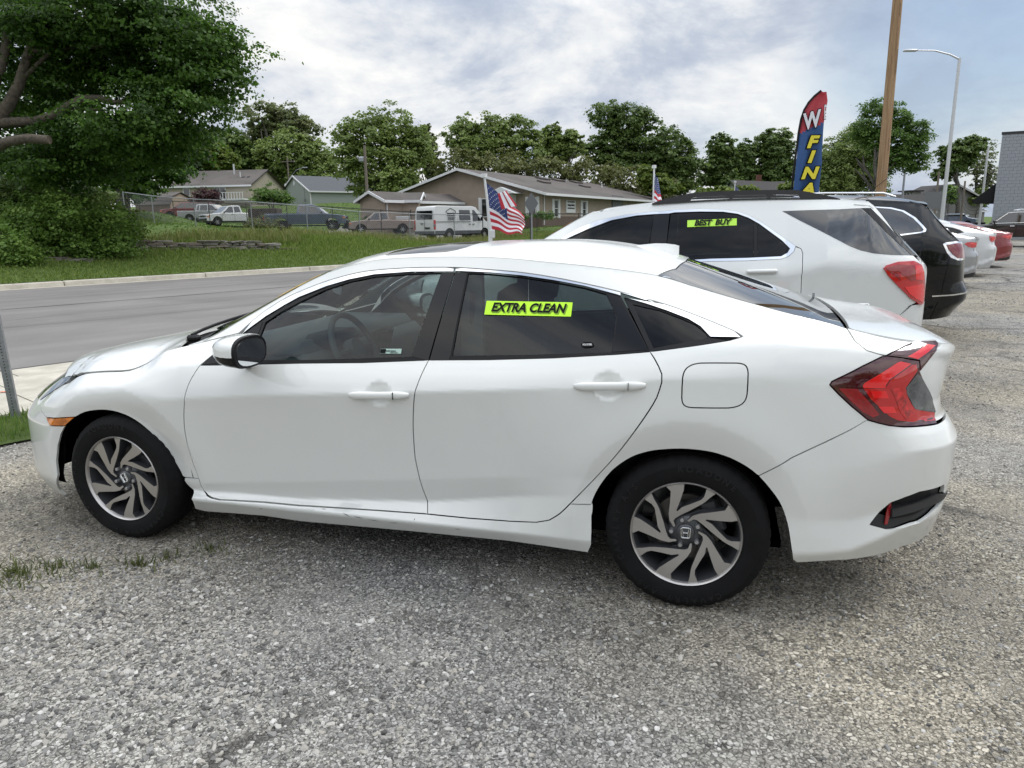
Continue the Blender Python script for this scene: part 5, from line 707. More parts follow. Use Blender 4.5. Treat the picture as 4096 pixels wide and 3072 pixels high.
            rm = rim.build('rim', [M['mach'], M['dgrey']], w, smooth=40)
            sp = SPOKE; mb = MB(); 
            for k in range(5):
                a = math.radians(72*k); ca, sa = math.cos(a), math.sin(a); R = lambda p: (p[0]*ca-p[1]*sa, p[0]*sa+p[1]*ca)
                P = [R(p) for p in sp]
                A = lambda x_, z_: math.hypot(x_, z_)
                f0 = lambda x_, z_: (x_, .018+.020*(1-min(1, A(x_, z_)/.2))**1.5, z_); 
                f1 = lambda x_, z_: (x_*1.0, .018+.045+.02*(1-min(1, A(x_, z_)/.2)), z_)
                n = len(P); vv, fcs = tri2d(P, [], .02)
                mb.add([f0(*p) for p in vv], [tuple(f) for f in fcs.tolist()], 0); e = bedges(fcs); b0 = len(mb.V)
                Vs = []; Fs = []
                for (i0, i1) in e:
                    q = [f0(*vv[i0]), f0(*vv[i1]), f1(*vv[i1]), f1(*vv[i0])]; b = len(Vs); Vs += q; Fs.append((b, b+1, b+2, b+3))
                mb.add(Vs, Fs, 1)
                # recessed dark web behind each spoke
                web = [R(p) for p in WEB]; f2 = lambda x_, z_: (x_, .052, z_); f3 = lambda x_, z_: (x_, .085, z_); mb.prism(web, f2, f3, 1)
            mb.build('spokes', [M['mach'], M['dgrey']], rm, fix=True)
            hb = MB(); hb.lathe([(.0, .030), (.030, .030), (.034, .034), (.036, .040), (.062, .046), (.072, .056), (.078, .085)], 40); hb.build('hub', M['dgrey'], rm, smooth=50)
            for a in LUGS:
                lx, lz = .0555*math.cos(math.radians(a)), .0555*math.sin(math.radians(a))
                MB().lathe([(0, .022), (.0075, .022), (.0095, .025), (.0098, .05)], 6, ctr=(lx, 0, lz)).build('lug_nut', M['alloy'], rm, smooth=30)
            # H emblem on the cap
            eb = MB()
            def bar(P, t=.0022):
                for i in range(len(P)-1): eb.tube([(P[i][0], .0275, P[i][1]), (P[i+1][0], .0275, P[i+1][1])], t, 6)
            fr = [(-.018, .017), (-.013, .021), (.013, .021), (.018, .017), (.016, -.017), (.012, -.021), (-.012, -.021), (-.016, -.017), (-.018, .017)]
            bar(fr); bar([(-.0115, .018), (-.0085, -.018)], .0026); bar([(.0115, .018), (.0085, -.018)], .0026); bar([(-.009, .0), (.009, .0)], .003)
            eb.build('wheel_emblem', M['chrome'], rm, smooth=60)
            br = MB(); br.lathe([(0, .10), (.135, .10), (.138, .104), (.138, .118), (0, .118)], 40); br.build('brake_disc', M['steel'], w, smooth=30)
            MB().box((.10, .11, .06), (.07, .08, .14), bev=.01, ry=-.4).build('brake_caliper', M['dgrey'], w)
            CACHE[key] = w; w['_r'] = 1
        else:
            for ch in CACHE[key].children: copy_tree(ch, w)
        for ch in w.children: ch.rotation_euler = (0, -math.radians(rotdeg), 0)
        if '_r' in w: del w['_r']
        return w
    wheel(0, 0, 0); wheel(-2.7, 0, 26); wheel(0, 1, 10); wheel(-2.7, 1, 40)
    # ---------------- cabin
    cab = root
    MB().box((-1.0, 0, .28), (2.6, 1.5, .06)).build('cabin_floor', M['matte'], cab)
    V = MB(); V.box((-2.02, 0, .93), (.50, 1.30, .10), bev=.045); V.box((-1.86, 0, .82), (.30, 1.36, .22), bev=.05); V.build('dashboard', M['dash'], cab, smooth=60)
    mb = MB(); mb.box((-1.80, -.34, .965), (.16, .34, .07), bev=.03); mb.box((-1.71, 0.02, .90), (.04, .24, .14), bev=.01, ry=.25); mb.box((-1.60, 0, .60), (.55, .24, .30), bev=.05); mb.build('instrument_hood', M['dash2'], cab, smooth=60)
    MB().box((-1.685, .02, .905), (.006, .19, .10), ry=.25).build('display_screen', M['clear'], cab)
    mb = MB(); c = Vector((-1.66, -.36, .915)); P = []
    ax = Vector((math.cos(math.radians(25)), 0, math.sin(math.radians(25)))); u = Vector((0, 1, 0)); v = ax.cross(u)
    for k in range(33): a = 2*math.pi*k/32; P.append(c+(u*math.cos(a)+v*math.sin(a))*.185)
    mb.tube(P, .0155, 10, cap=False)
    for a in (0, math.pi, 1.5*math.pi, ): mb.tube([c+(u*math.cos(a)+v*math.sin(a))*.175, c-ax*.02], [.012, .022], 8)
    mb.tube([c-ax*.03, c+ax*.02], [.06, .055], 16); mb.build('steering_wheel', M['dash'], cab, smooth=60)
    def seat(y, x=-1.05):
        s_ = MB(); s_.box((x-.22, y, .52), (.56, .50, .16), bev=.06); s_.box((x+.10, y, .80), (.16, .48, .62), bev=.07, ry=.22, top=(.8, .82)); s_.box((x+.21, y, 1.165), (.10, .26, .17), bev=.045, ry=.2); s_.tube([(x+.18, y-.06, 1.04), (x+.205, y-.06, 1.12)], .006, 6); s_.tube([(x+.18, y+.06, 1.04), (x+.205, y+.06, 1.12)], .006, 6)
        s_.build('front_seat', M['fabric'], cab, smooth=50)
    seat(-.36); seat(.36)
    s_ = MB(); s_.box((-.32, 0, .52), (.52, 1.25, .18), bev=.06); s_.box((.02, 0, .80), (.16, 1.25, .56), bev=.07, ry=.35)
    for y in (-.36, 0, .36): s_.box((.12, y, 1.08), (.09, .24, .12), bev=.04, ry=.3)
    s_.build('rear_seat', M['fabric'], cab, smooth=50)
    MB().box((.38, 0, .985), (.50, 1.2, .03), ry=-.05).build('parcel_shelf', M['dash2'], cab)
    for sg in (-1, 1):
        MB().box((-1.38, sg*.79, .70), (1.7, .05, .42), bev=.02).build('door_card', M['dash2'], cab)
        MB().box((-.93, sg*.66, 1.13), (.10, .03, .42), rx=sg*.36, ry=-.12).build('pillar_trim', M['liner'], cab)
        MB().tube([(-.93, sg*.66, 1.24), (-.93, sg*.70, .9)], .012, 6).build('seat_belt', M['fabric'], cab)
    hl_ = [(float(x), float(np.interp(x, *sh._rx))+.03) for x in np.linspace(-1.6, -.2, 12)]+[(-.12, .9), (-1.70, .9)]
    car.full('headliner', hl_, M['liner'], off=-.035, flange=.002, res=.08)
    MB().box((-1.74, 0, 1.235), (.03, .24, .06), bev=.012).build('inner_mirror', M['trim'], cab)
    return sh, root

SPOKE = [(-0.047, 0.02), (-0.063, 0.046), (-0.067, 0.075), (-0.064, 0.121), (-0.062, 0.172), (-0.0817, 0.1907), (-0.0695, 0.1955), (-0.0445, 0.2027), (-0.0119, 0.2072), (-0.013, 0.181), (-0.024, 0.139), (-0.039, 0.091), (-0.034, 0.089), (-0.017, 0.108), (0.02, 0.127), (0.054, 0.146), (0.065, 0.161), (0.0729, 0.1943), (0.0877, 0.188), (0.1074, 0.1776), (0.089, 0.161), (0.069, 0.139), (0.057, 0.128), (0.013, 0.096), (-0.02, 0.074), (-0.042, 0.057), (-0.048, 0.045), (-0.041, 0.025)]
WEB = [(-.058, .0), (-.074, .07), (-.068, .10), (-.04, .115), (-.0, .10), (.0, .085), (-.03, .05), (-.03, .02)]
LUGS = [106, 34, -38, -110, 178]
CACHE = {}
M['tyrelet'] = mat('tyre_lettering', (.011, .011, .012), .6, spec=.3)
M['pale_label'] = mat('pale_label', (.36, .50, .44), .5)
# ---------------------------------------------------------------- simple wheel for other vehicles
def plain_wheel(root, x, HWy, z, R=.33, rr=.21, col='alloy', spokes=5, w=.22):
    for sg in (-1, 1):
        wl = bpy.data.objects.new('wheel', None); C.objects.link(wl); wl.parent = root; wl.location = (x, sg*HWy, z); wl.rotation_euler = (0, 0, 0 if sg < 0 else math.pi)
        MB().lathe([(rr, .03), (rr+.01, .0), (R-.03, -.003), (R-.01, .015), (R, .04), (R, w-.04), (R-.02, w), (rr, w)], 32).build('tyre', M['tyre'], wl, smooth=50)
        mb = MB(); mb.lathe([(rr, .01), (rr-.015, .012), (rr-.02, .06), (rr-.02, .12), (0, .12)], 28, 1); mb.lathe([(0, .012), (.04, .014), (.055, .03), (.055, .06)], 16)
        for k in range(spokes):
            a = 2*math.pi*k/spokes; ca, sa = math.cos(a), math.sin(a)
            P = [(.03, -.02), (rr-.01, -.028), (rr-.01, .028), (.03, .02)]; P = [(p*ca-q*sa, p*sa+q*ca) for p, q in P]
            mb.prism(P, lambda a_, b_: (a_, .018, b_), lambda a_, b_: (a_, .05, b_), 0)
        mb.build('rim', [M[col], M['matte']], wl, smooth=40)
def outline_bottom(s0, s1, zb, wheels, r, zw):
    """body lower edge with arches from front to rear"""
    out = [(s0, zb)]
    for xw in sorted(wheels):
        a = math.degrees(math.asin((zb-zw)/r)); out += arc(xw, zw, r, 180-a, a, 18)
    out.append((s1, zb)); return out
# ---------------------------------------------------------------- the white SUV
def white_suv():
    D = SUVP['eq']['side']; sh, root, car = shell_car(EQT, (0, 3.5+.92, 0), 'suv', 'white SUV behind the front sedan, with lime BEST BUY strip and black roof rails', 'suv', .03)
    Wp = M['white2']; pan = lambda nm, key, m, **k: car.panel(nm, clean(D[key] if isinstance(key, str) else key), m, **k)
    pan('front_door', 'front_door', Wp); rd = pan('rear_door', 'rear_door', Wp, res=.025)
    pan('quarter_panel', 'quarter_panel', Wp, res=.025)
    pan('rear_bumper', 'rear_bumper', Wp)
    rl = lambda a, b, n: [(float(x), float(sh.zrail(x))) for x in np.linspace(a, b, n)]
    pan('front_fender', [(-1.57, .34), (-1.62, .34)]+arc(-2.02, .36, .40, 0, 180, 16)+[(-2.6, .36), (-2.6, .95)]+rl(-2.6, -1.83, 12)+[(-1.68, 1.15), (-1.63, 1.13), (-1.62, .7)], Wp)
    fA, fB = seam(sh, sh.s0, -2.62, 18, .8, 1.1); pan('front_bumper', [(-2.61, .36), (sh.s0, .3), (sh.s0, .7), (-2.62, .74)], Wp); pan('grille', [(-2.95, .70), (sh.s0, .70)]+[p for p in fA if p[0] < -2.96], M['gloss']); pan('headlamp', [(-2.62, .78), (-2.94, .72)]+[p for p in fA if p[0] > -2.96], M['clear'])
    pan('side_sill', [(-1.62, .335), (.43, .335), (.43, .25), (-1.62, .25)], M['plastic'])
    for nm, key, m, of in (('front_window', 'front_glass', 'tint', -.008), ('rear_window', 'rear_glass_side', 'tint', -.008), ('vent_window', 'rear_vent_glass', 'tint', -.008), ('window_divider', 'divider', 'trim', -.003), ('pillar_cover', 'pillar', 'gloss', -.003), ('window_surround', 'chrome', 'chrome', .002)):
        pan(nm, key, M[m], off=of, flange=.004, gap=0)
    pan('quarter_window', 'quarter_window', M['tint2'], off=.002, flange=.01, gap=0); pan('pillar_cover', 'pillar_rear', M['gloss'], off=.003, flange=.01, gap=0)
    for i, o in enumerate(pan('tail_lamp', [p for p in D['tail_lamp']], M['lensred'], off=.012, flange=.03)):
        for key in ('lamp_band',): pan('lamp_panel', key, M['refl'], off=.0145, flange=.002, gap=0, sides=(i,), parent=o)
        for key in ('lamp_lens1', 'lamp_lens2'): pan('lamp_lens', key, M['lensbright'], off=.0155, flange=.003, gap=0, sides=(i,), parent=o)
    car.panel('inner_body', clean(resample([(sh.s0, .3)]+outline_bottom(-2.5, 1.4, .34, (-2.02, .84), .42, .36)+[(sh.s1, .36), (sh.s1, 1.0), (1.5, 1.1), (-2.4, .9), (sh.s0, .8)], .06)), M['matte'], off=-.025, flange=.001, res=.12)
    xr = np.linspace(-.93, 1.19, 30); rail = [(float(x), float(np.interp(x, *sh._rx))+.001) for x in xr]
    car.full('roof', rail+[(1.2, .9), ][:0]+[(1.22, .5), (1.23, .92), (-1.12, .92), (-1.08, .6)], Wp, res=.05)
    hood = [(float(x), float(np.interp(x, *sh._rx))+.002) for x in np.linspace(-2.95, -1.92, 16)]
    car.full('hood', fB+[h for h in hood if h[0] > -2.58]+[(-1.95, .5), (-2.0, .92)], Wp, res=.05)
    ws = [(float(x), float(np.interp(x, *sh._rx))+.05) for x in np.linspace(-1.86, -.98, 12)]
    car.full('windshield', ws+[(-1.12, .6), (-1.15, .92), (-1.98, .92), (-1.93, .5)], M['wsglass'], res=.07)
    ap = [(float(x), float(np.interp(x, *sh._rx))+.001) for x in np.linspace(-1.88, -.95, 14)]
    car.panel('a_pillar', ap+[(-.97, .38)]+ws[::-1], Wp, mode='cap', gap=0)
    hw = [(float(x), float(np.interp(x, *sh._rx))+.02) for x in np.linspace(1.25, 1.62, 12)]
    car.full('rear_hatch_window', hw+[(1.64, .92), (1.27, .92)], M['tint2'], res=.05)
    eA, eB = seam(sh, 1.66, sh.s1, 14, 1.0, 1.4)
    pan('hatch', [(1.60, .872), (1.8, .875), (sh.s1, .875), *eA[::-1]], Wp, off=-.004); car.full('hatch_top', [(1.60, .285)]+eB+[(1.645, .92), (1.63, .5)], Wp)
    # spoiler lip over the hatch window
    mb = MB(); n = 12; V = []; F = []
    for k in range(n+1):
        y = -.64+1.28*k/n; e = abs(y)/.64; x0 = 1.10; x1 = 1.285-.04*e**3; z = 1.70-.045*e**2.2
        V += [(x0, y, z-.008), (x1-.03, y, z-.022), (x1, y, z-.045), (x1-.05, y, z-.07), (x0+.04, y, z-.07)]
    for k in range(n):
        for j in range(5): F.append((k*5+j, k*5+(j+1) % 5, k*5+5+(j+1) % 5, k*5+5+j))
    F += [tuple(range(5)), tuple(range(n*5, n*5+5))]; mb.add(V, F).build('spoiler', Wp, root, smooth=50)
    # roof rails
    for sg in (-1, 1):
        mb = MB(); P = []; n = 30
        top = []; bot = []
        for k in range(n+1):
            t = k/n; x = -.50+1.50*t; zb = float(np.interp(x, sh.rs[:, 0], sh.rs[:, 1]))+.006; h = .066*min(1, (t/.22)**.75, ((1-t)/.22)**.9); top.append((x, zb+h)); bot.append((x, zb-.01))
        y = .92-.345
        holes = [(-.18, .14), (.165, .44), (.465, .70)]
        poly = top+bot[::-1]
        Ph = [[(a, float(sh.zrail(a))+.008), (b, float(sh.zrail(b))+.008), (b-.02, float(sh.zrail(b))+.034), (a+.02, float(sh.zrail(a))+.034)] for a, b in holes]
        vv, ff = tri2d(resample(poly, .04), [resample(h, .04) for h in Ph], .2); V = []; F = []
        nv = len(vv)
        for dy in (-.022, .022): V += [(x, sg*y+dy-.12*(z-1.7)*sg, z) for x, z in vv]
        F += [tuple(f) for f in ff.tolist()]+[tuple(i+nv for i in f[::-1]) for f in ff.tolist()]
        for a, b in bedges(ff): F.append((int(a), int(b), int(b)+nv, int(a)+nv))
        mb.add(V, F).build('roof_rail', M['plastic'], root, smooth=30)
    # mirror, handle, sticker
    for i, sg in ((0, -1), (1, 1)):
        mb = MB().box((-1.60, sg*1.02, 1.14), (.14, .24, .16), bev=.05); mb.build('door_mirror', Wp, root, smooth=60)
        MB().box((-1.527, sg*1.02, 1.14), (.008, .19, .12), bev=.004).build('mirror_glass', M['mirror'], root)
        mb = MB().box((.415, sg*.935, 1.128), (.24, .035, .035), bev=.012, ry=-.03); mb.build('door_handle', Wp, rd[i], smooth=60)
    P = at(1537.5, 482.5, 1); 
    w_, z_ = .0, .0
    X0, Z0 = -.19, 1.527; s = sh.side(np.array([X0]), np.array([Z0]))[0]; n = Vector(sh.side_n(np.array([X0]), np.array([Z0]))[0]); n = n*(-1 if n.y > 0 else 1)
    q = SUVSTICK; ux = Vector((1, 0, 0)); uz = n.cross(ux).normalized(); uz = uz if uz.z > 0 else -uz; R = Matrix((ux, uz, n)).transposed().to_4x4(); T = Matrix.Translation(Vector((q[0], s[1]-.92, q[1]))+n*.006) @ R @ Matrix.Rotation(q[4], 4, 'Z')
    mb = MB().box((0, 0, 0), (q[2], q[3], .002)); mb.V = [tuple(T @ Vector(v)) for v in mb.V]; o = mb.build('window_sticker', M['green2'], rd[0])
    text_mesh('BEST  BUY', q[3]*1.08, M['shade_ink'], 'lettering', o, .0004, shear=.25, bold=.0035, M=T @ Matrix.Translation((.008, -.006, .002)), sx=.88)
    text_mesh('BEST  BUY', q[3]*1.08, M['ink'], 'lettering', o, .0004, shear=.25, bold=.0032, M=T @ Matrix.Translation((0, 0, .003)), sx=.88)
    car.panel('windshield_sticker', [(-1.42, .45), (-1.25, .42), (-1.25, .62), (-1.42, .66)], M['orange'], mode='cap', sides=(0,), off=.004, flange=.001)
    for x in (-2.02, .84): plain_wheel(root, x, .91, .36, .36, .235); wheel_well(root, x, .36, .41, .92, .04)
    MB().box((-.6, 0, .26), (4.0, 1.5, .03)).build('floor_pan', M['matte'], root)
    s_ = MB()
    for y in (-.4, .4): s_.box((-.75, y, 1.0), (.18, .5, .7), bev=.07, ry=.2); s_.box((-.68, y, 1.42), (.1, .28, .2), bev=.05)
    s_.box((.25, 0, 1.0), (.2, 1.3, .6), bev=.07, ry=.2); s_.build('seats', M['fabric'], root)
    MB().box((-1.5, 0, 1.05), (.5, 1.5, .2), bev=.05).build('dashboard', M['dash2'], root)
M['green2'] = mat('lime_sticker_b', (.42, .74, .06), .5); M['orange'] = mat('orange_sticker', (.75, .32, .06), .5)
M['tint2'] = mat('privacy_glass_dark', (.010, .011, .012), .03, coat=1., spec=.6)
def black_suv():
    D = SUVP['en']['side']; sh, root, car = shell_car(ENT, (0, 7.6+.98, 0), 'suv', 'glossy black SUV with chrome ringed rear side window, third vehicle in the row', 'suv', .03)
    K = M['black']; pan = lambda nm, key, m, **k: car.panel(nm, clean(D[key] if isinstance(key, str) else key), m, **k)
    rl = lambda a, b, n: [(float(x), float(sh.zrail(x))) for x in np.linspace(a, b, n)]
    body = outline_bottom(-1.6, 2.75, .26, (-.96, 2.06), .42, .38)+rl(-1.6, 2.95, 70)[::-1]
    w1 = [(-.55, 1.27), (-.15, 1.56), (.1, 1.66), (.55, 1.70), (.55, 1.27)]; w2 = [(.63, 1.27), (.63, 1.70), (1.2, 1.70), (1.55, 1.69), (1.62, 1.30)]
    tl = [(2.8475, 1.2087), (3.0, 1.225), (3.12, 1.215), (3.17, 1.19), (3.24, 1.03), (3.03, 1.037), (2.9477, 1.0807), (2.8832, 1.1414)]
    tr = [(2.80, 1.22), (2.84, 1.238), (3.0, 1.25), (3.14, 1.24), (3.20, 1.20), (3.27, 1.015), (3.03, 1.013), (2.92, 1.05), (2.86, 1.11)]
    pan('body_side', body, K, res=.04, holes=[w1, w2], gap=.0)
    bA, bB = seam(sh, 2.98, sh.s1, 14, 1.0, 1.5); aA, aB = seam(sh, sh.s0, -1.62, 16, .8, 1.2)
    pan('rear_corner', [(2.76, .26), (3.2, .30), (sh.s1, .35)]+bA[::-1]+[(2.955, 1.3)], K, res=.04, gap=-.003)
    pan('front_bumper', [(-1.61, .26), (sh.s0, .3)]+aA, K); car.full('hatch_top', [(2.955, .25)]+bB+[(3.05, .98), (3.03, .6)], K)
    for w in (w1, w2): pan('side_window', w, M['tint2'], off=-.008, gap=-.002)
    pan('quarter_window', 'quarter_window', M['tint2'], off=.002, flange=.01, gap=0)
    pan('window_trim', 'window_trim', M['chrome'], off=.005, flange=.01, gap=0)
    pan('chrome_strip', 'strip', M['chrome'], off=.008, flange=.01, gap=0)
    for i, o in enumerate(pan('tail_lamp', tl, M['lensdeep'], off=.014, flange=.03)):
        pan('lamp_trim', tr, M['chrome'], off=.006, flange=.03, gap=0, sides=(i,), parent=o)
    rail = [(float(x), float(np.interp(x, *sh._rx))+.001) for x in np.linspace(.25, 2.62, 36)]
    car.full('roof', rail+[(2.64, .5), (2.66, .98), (.12, .98), (.2, .5)], K, res=.05)
    hw = [(float(x), float(np.interp(x, *sh._rx))+.03) for x in np.linspace(2.66, 2.95, 10)]
    car.full('rear_hatch_window', hw+[(3.02, .6), (3.03, .98), (2.69, .98)], M['tint2'], res=.05)
    car.full('hood', aB+[(float(x), float(np.interp(x, *sh._rx))+.002) for x in np.linspace(-1.58, -.82, 14)]+[(-.9, .98)], K, res=.06)
    car.full('windshield', [(float(x), float(np.interp(x, *sh._rx))+.004) for x in np.linspace(-.80, .22, 14)]+[(.1, .98), (-.88, .98)], M['tint2'], res=.06)
    for sg in (-1, 1): MB().tube([(.7, sg*.60, 1.83), (.8, sg*.60, 1.87), (1.4, sg*.60, 1.885), (2.1, sg*.60, 1.87), (2.25, sg*.60, 1.82)], .014, 8).build('roof_rail', M['silverbar'], root, smooth=60)
    mb = MB(); V = []; F = []; n = 10
    for k in range(n+1):
        y = -.62+1.24*k/n; e = abs(y)/.62; V += [(2.42, y, 1.80-.04*e**2), (2.68-.05*e**2, y, 1.765-.05*e**2), (2.67-.05*e**2, y, 1.735-.05*e**2), (2.45, y, 1.74-.04*e**2)]
    for k in range(n):
        for j in range(4): F.append((k*4+j, k*4+(j+1) % 4, k*4+4+(j+1) % 4, k*4+4+j))
    F += [(0, 1, 2, 3), tuple(range(n*4, n*4+4))]; mb.add(V, F).build('spoiler', K, root, smooth=40)
    MB().tube([(1.9, -.45, 1.84), (2.16, -.45, 2.06)], .004, 6).build('whip_antenna', M['trim'], root)
    MB().lathe([(0, 0), (.045, .01), (.05, .03), (.03, .05), (0, .055)], 16, ctr=(0, 0, 0), axis='z').build('wiper_hub', M['alloy'], root, loc=(2.86, -.62, 1.36), smooth=60)
    for x in (-.96, 2.06): plain_wheel(root, x, .96, .38, .38, .24); wheel_well(root, x, .38, .425, .98, .04)
    MB().box((.6, 0, .27), (4.0, 1.6, .03)).build('floor_pan', M['matte'], root)
    mb = MB().box((-.35, -1.08, 1.25), (.14, .24, .16), bev=.05).build('door_mirror', K, root, smooth=60)
M['lensdeep'] = mat('deep_red_lens', (.17, .004, .008), .07, coat=1.); M['silverbar'] = mat('silver_rail', (.75, .77, .8), .2, metal=.6)
# ---------------------------------------------------------------- other parked sedans share the fastback outline
def other_sedan(loc, label, pm, lamp, sc=1., fat=1.0, blackvent=True, group='sedans further along the row'):
    tab = dict(CIV); tab['dents'] = ()
    sh, root, car = shell_car(tab, loc, 'sedan', label, 'car', .05, group)
    root.scale = (sc, sc*1.0, sc*fat); D = CIVP['side']; Pm = M[pm]; pan = lambda nm, poly, m, **k: car.panel(nm, clean(poly), m, **k)
    rl = lambda a, b, n: [(float(x), float(sh.zrail(x))) for x in np.linspace(a, b, n)]
    fg, rg, qg = clean(D['front_glass']), clean(D['rear_glass_side']), clean(D['quarter_glass'])
    e = clean(D['chrome_front'])[:8]+clean(D['chrome_rear'])[1:7]+clean(D['chrome_quarter'])[:6]
    dlo = e+[(.128, 1.083), (.0077, 1.0615), (-.16, 1.035), (-.54, .994), (-1.08, .96), (-1.68, .928), (-2.15, .90), (-2.2, .93)]
    body = outline_bottom(-3.15, .95, .22, (-2.7, 0), .36, .32)+[(.97, .5), (.93, .9), (.95, 1.04)]+rl(.94, -3.15, 90)
    pan('body_side', body, Pm, holes=[dlo], res=.045)
    pan('window_frame', dlo, M['trim'], off=-.004, holes=[fg, rg, qg], gap=.0)
    for g, nm in ((fg, 'front_window'), (rg, 'rear_window'), (qg, 'quarter_window')): pan(nm, g, M['tint' if pm != 'red' else 'rtint'], off=-.01, gap=-.001, flange=.002)
    tA, tB = seam(sh, .955, sh.s1, 14, .9, 1.12); fA, fB = seam(sh, sh.s0, -3.44, 14, .6, .87)
    pan('rear_corner', [(.955, .30), (sh.s1, .34)]+tA[::-1]+[(.935, .9), (.972, .5)], Pm)
    pan('front_bumper', [(-3.16, .2), (sh.s0, .2)]+fA+[(-3.16, .755)], Pm)
    for i, o in enumerate(pan('tail_lamp', lamp[0], M['lensred'], off=.006, flange=.02)):
        pan('lamp_lens', lamp[1], M['lensbright'], off=.008, flange=.002, sides=(i,), parent=o)
    for nm, a, b, top in (('door_gap', mid_ref(), None, 0),):
        c = mid_ref(); pan('door_seam', [(x-.004, z) for x, z in c]+[(x+.004, z) for x, z in c[::-1]], M['matte'], off=.0008, flange=.001, gap=0)
    c = clean(D['rear_door'], .01); 
    lid = [(float(x), float(np.interp(x, *sh._rx))+.001) for x in np.linspace(.565, .86, 10)]
    car.full('trunk_lid', [(.585, .9), (.568, .39), (.558, .25)]+lid+tB, Pm, res=.05)
    car.full('hood', fB+[(float(x), float(np.interp(x, *sh._rx))+.004) for x in np.linspace(-3.14, -2.47, 12)]+[(-2.43, .195), (-2.50, .5), (-2.56, .9)], Pm, res=.06)
    car.full('windshield', [(float(x), float(np.interp(x, *sh._rx))+.035) for x in np.linspace(-2.34, -1.66, 10)]+[(-1.70, .50), (-1.745, .9), (-2.5, .9)], M['tint'], res=.06)
    ap = [(float(x), float(np.interp(x, *sh._rx))+.001) for x in np.linspace(-2.4, -1.66, 12)]; car.panel('a_pillar', ap+[(float(x), float(np.interp(x, *sh._rx))+.035) for x in np.linspace(-1.66, -2.34, 10)], Pm, mode='cap', gap=0)
    car.full('roof', [(float(x), float(np.interp(x, *sh._rx))+.001) for x in np.linspace(-1.65, -.165, 24)]+[(-.093, .446), (-.066, .9), (-1.745, .9), (-1.70, .50)], Pm, res=.05)
    car.full('rear_window_glass', [(-.066, .9), (-.093, .446)]+[(float(x), float(np.interp(x, *sh._rx))+.006) for x in np.linspace(-.15, .545, 12)]+[(.548, .39), (.565, .9)], M['tint2'], off=-.002, res=.06)
    if blackvent: pan('rear_valance', [(.62, .30), (.95, .34), (sh.s1, .36), (sh.s1, .28), (.9, .24), (.5, .225)], M['plastic'], off=.003, flange=.02)
    for x in (-2.7, 0): plain_wheel(root, x, .89, .32, .32, .215); wheel_well(root, x, .32, .365, .9, .04)
    MB().box((-1.35, 0, .24), (4.0, 1.5, .03)).build('floor_pan', M['matte'], root)
    return root
def mid_ref(): 
    return [(-1.09, .30), (-1.095, .40), (-1.12, .5), (-1.14, .62), (-1.13, .75), (-1.10, .85), (-1.08, .955)]
# ---------------------------------------------------------------- boxier far vehicles: pickups, van, dark 4x4
def side_prism(mb, poly, W, m=0, tumble=None):
    """polygon (x, z) extruded across the width; tumble=(z0, k): above z0 the half width shrinks by k per metre"""
    def hw(z): return W/2-(max(0, z-tumble[0])*tumble[1] if tumble else 0)
    n = len(poly); V = [(x, -hw(z), z) for x, z in poly]+[(x, hw(z), z) for x, z in poly]
    mb.add(V, [tuple(range(n)), tuple(range(n, 2*n))[::-1]]+[(i, i+n, (i+1) % n+n, (i+1) % n) for i in range(n)], m); return mb
class SQ:
    def __init__(s, a): s.a = a
    def build(s, name, mt, root): return [m.build(name, mt, root) for m in s.a]
def side_quad(mb, poly, W, m=0, tumble=None, off=.006, th=.01):
    def hw(z): return W/2-(max(0, z-tumble[0])*tumble[1] if tumble else 0)
    r = []
    for sg in (-1, 1):
        n = len(poly); V = [(x, sg*(hw(z)+off), z) for x, z in poly]+[(x, sg*(hw(z)-th), z) for x, z in poly]
        r.append(MB().add(V, [tuple(range(n)), tuple(range(n, 2*n))]+[(i, i+n, (i+1) % n+n, (i+1) % n) for i in range(n)], m))
    return SQ(r)
def soft(mb, name, m, root, bev=.03):
    o = mb.build(name, m, root); b = o.modifiers.new('bevel', 'BEVEL'); b.width = bev; b.segments = 2; b.limit_method = 'ANGLE'; b.angle_limit = math.radians(28)
    o.data.polygons.foreach_set('use_smooth', [True]*len(o.data.polygons)); o.data.set_sharp_from_angle(angle=math.radians(50)); return o
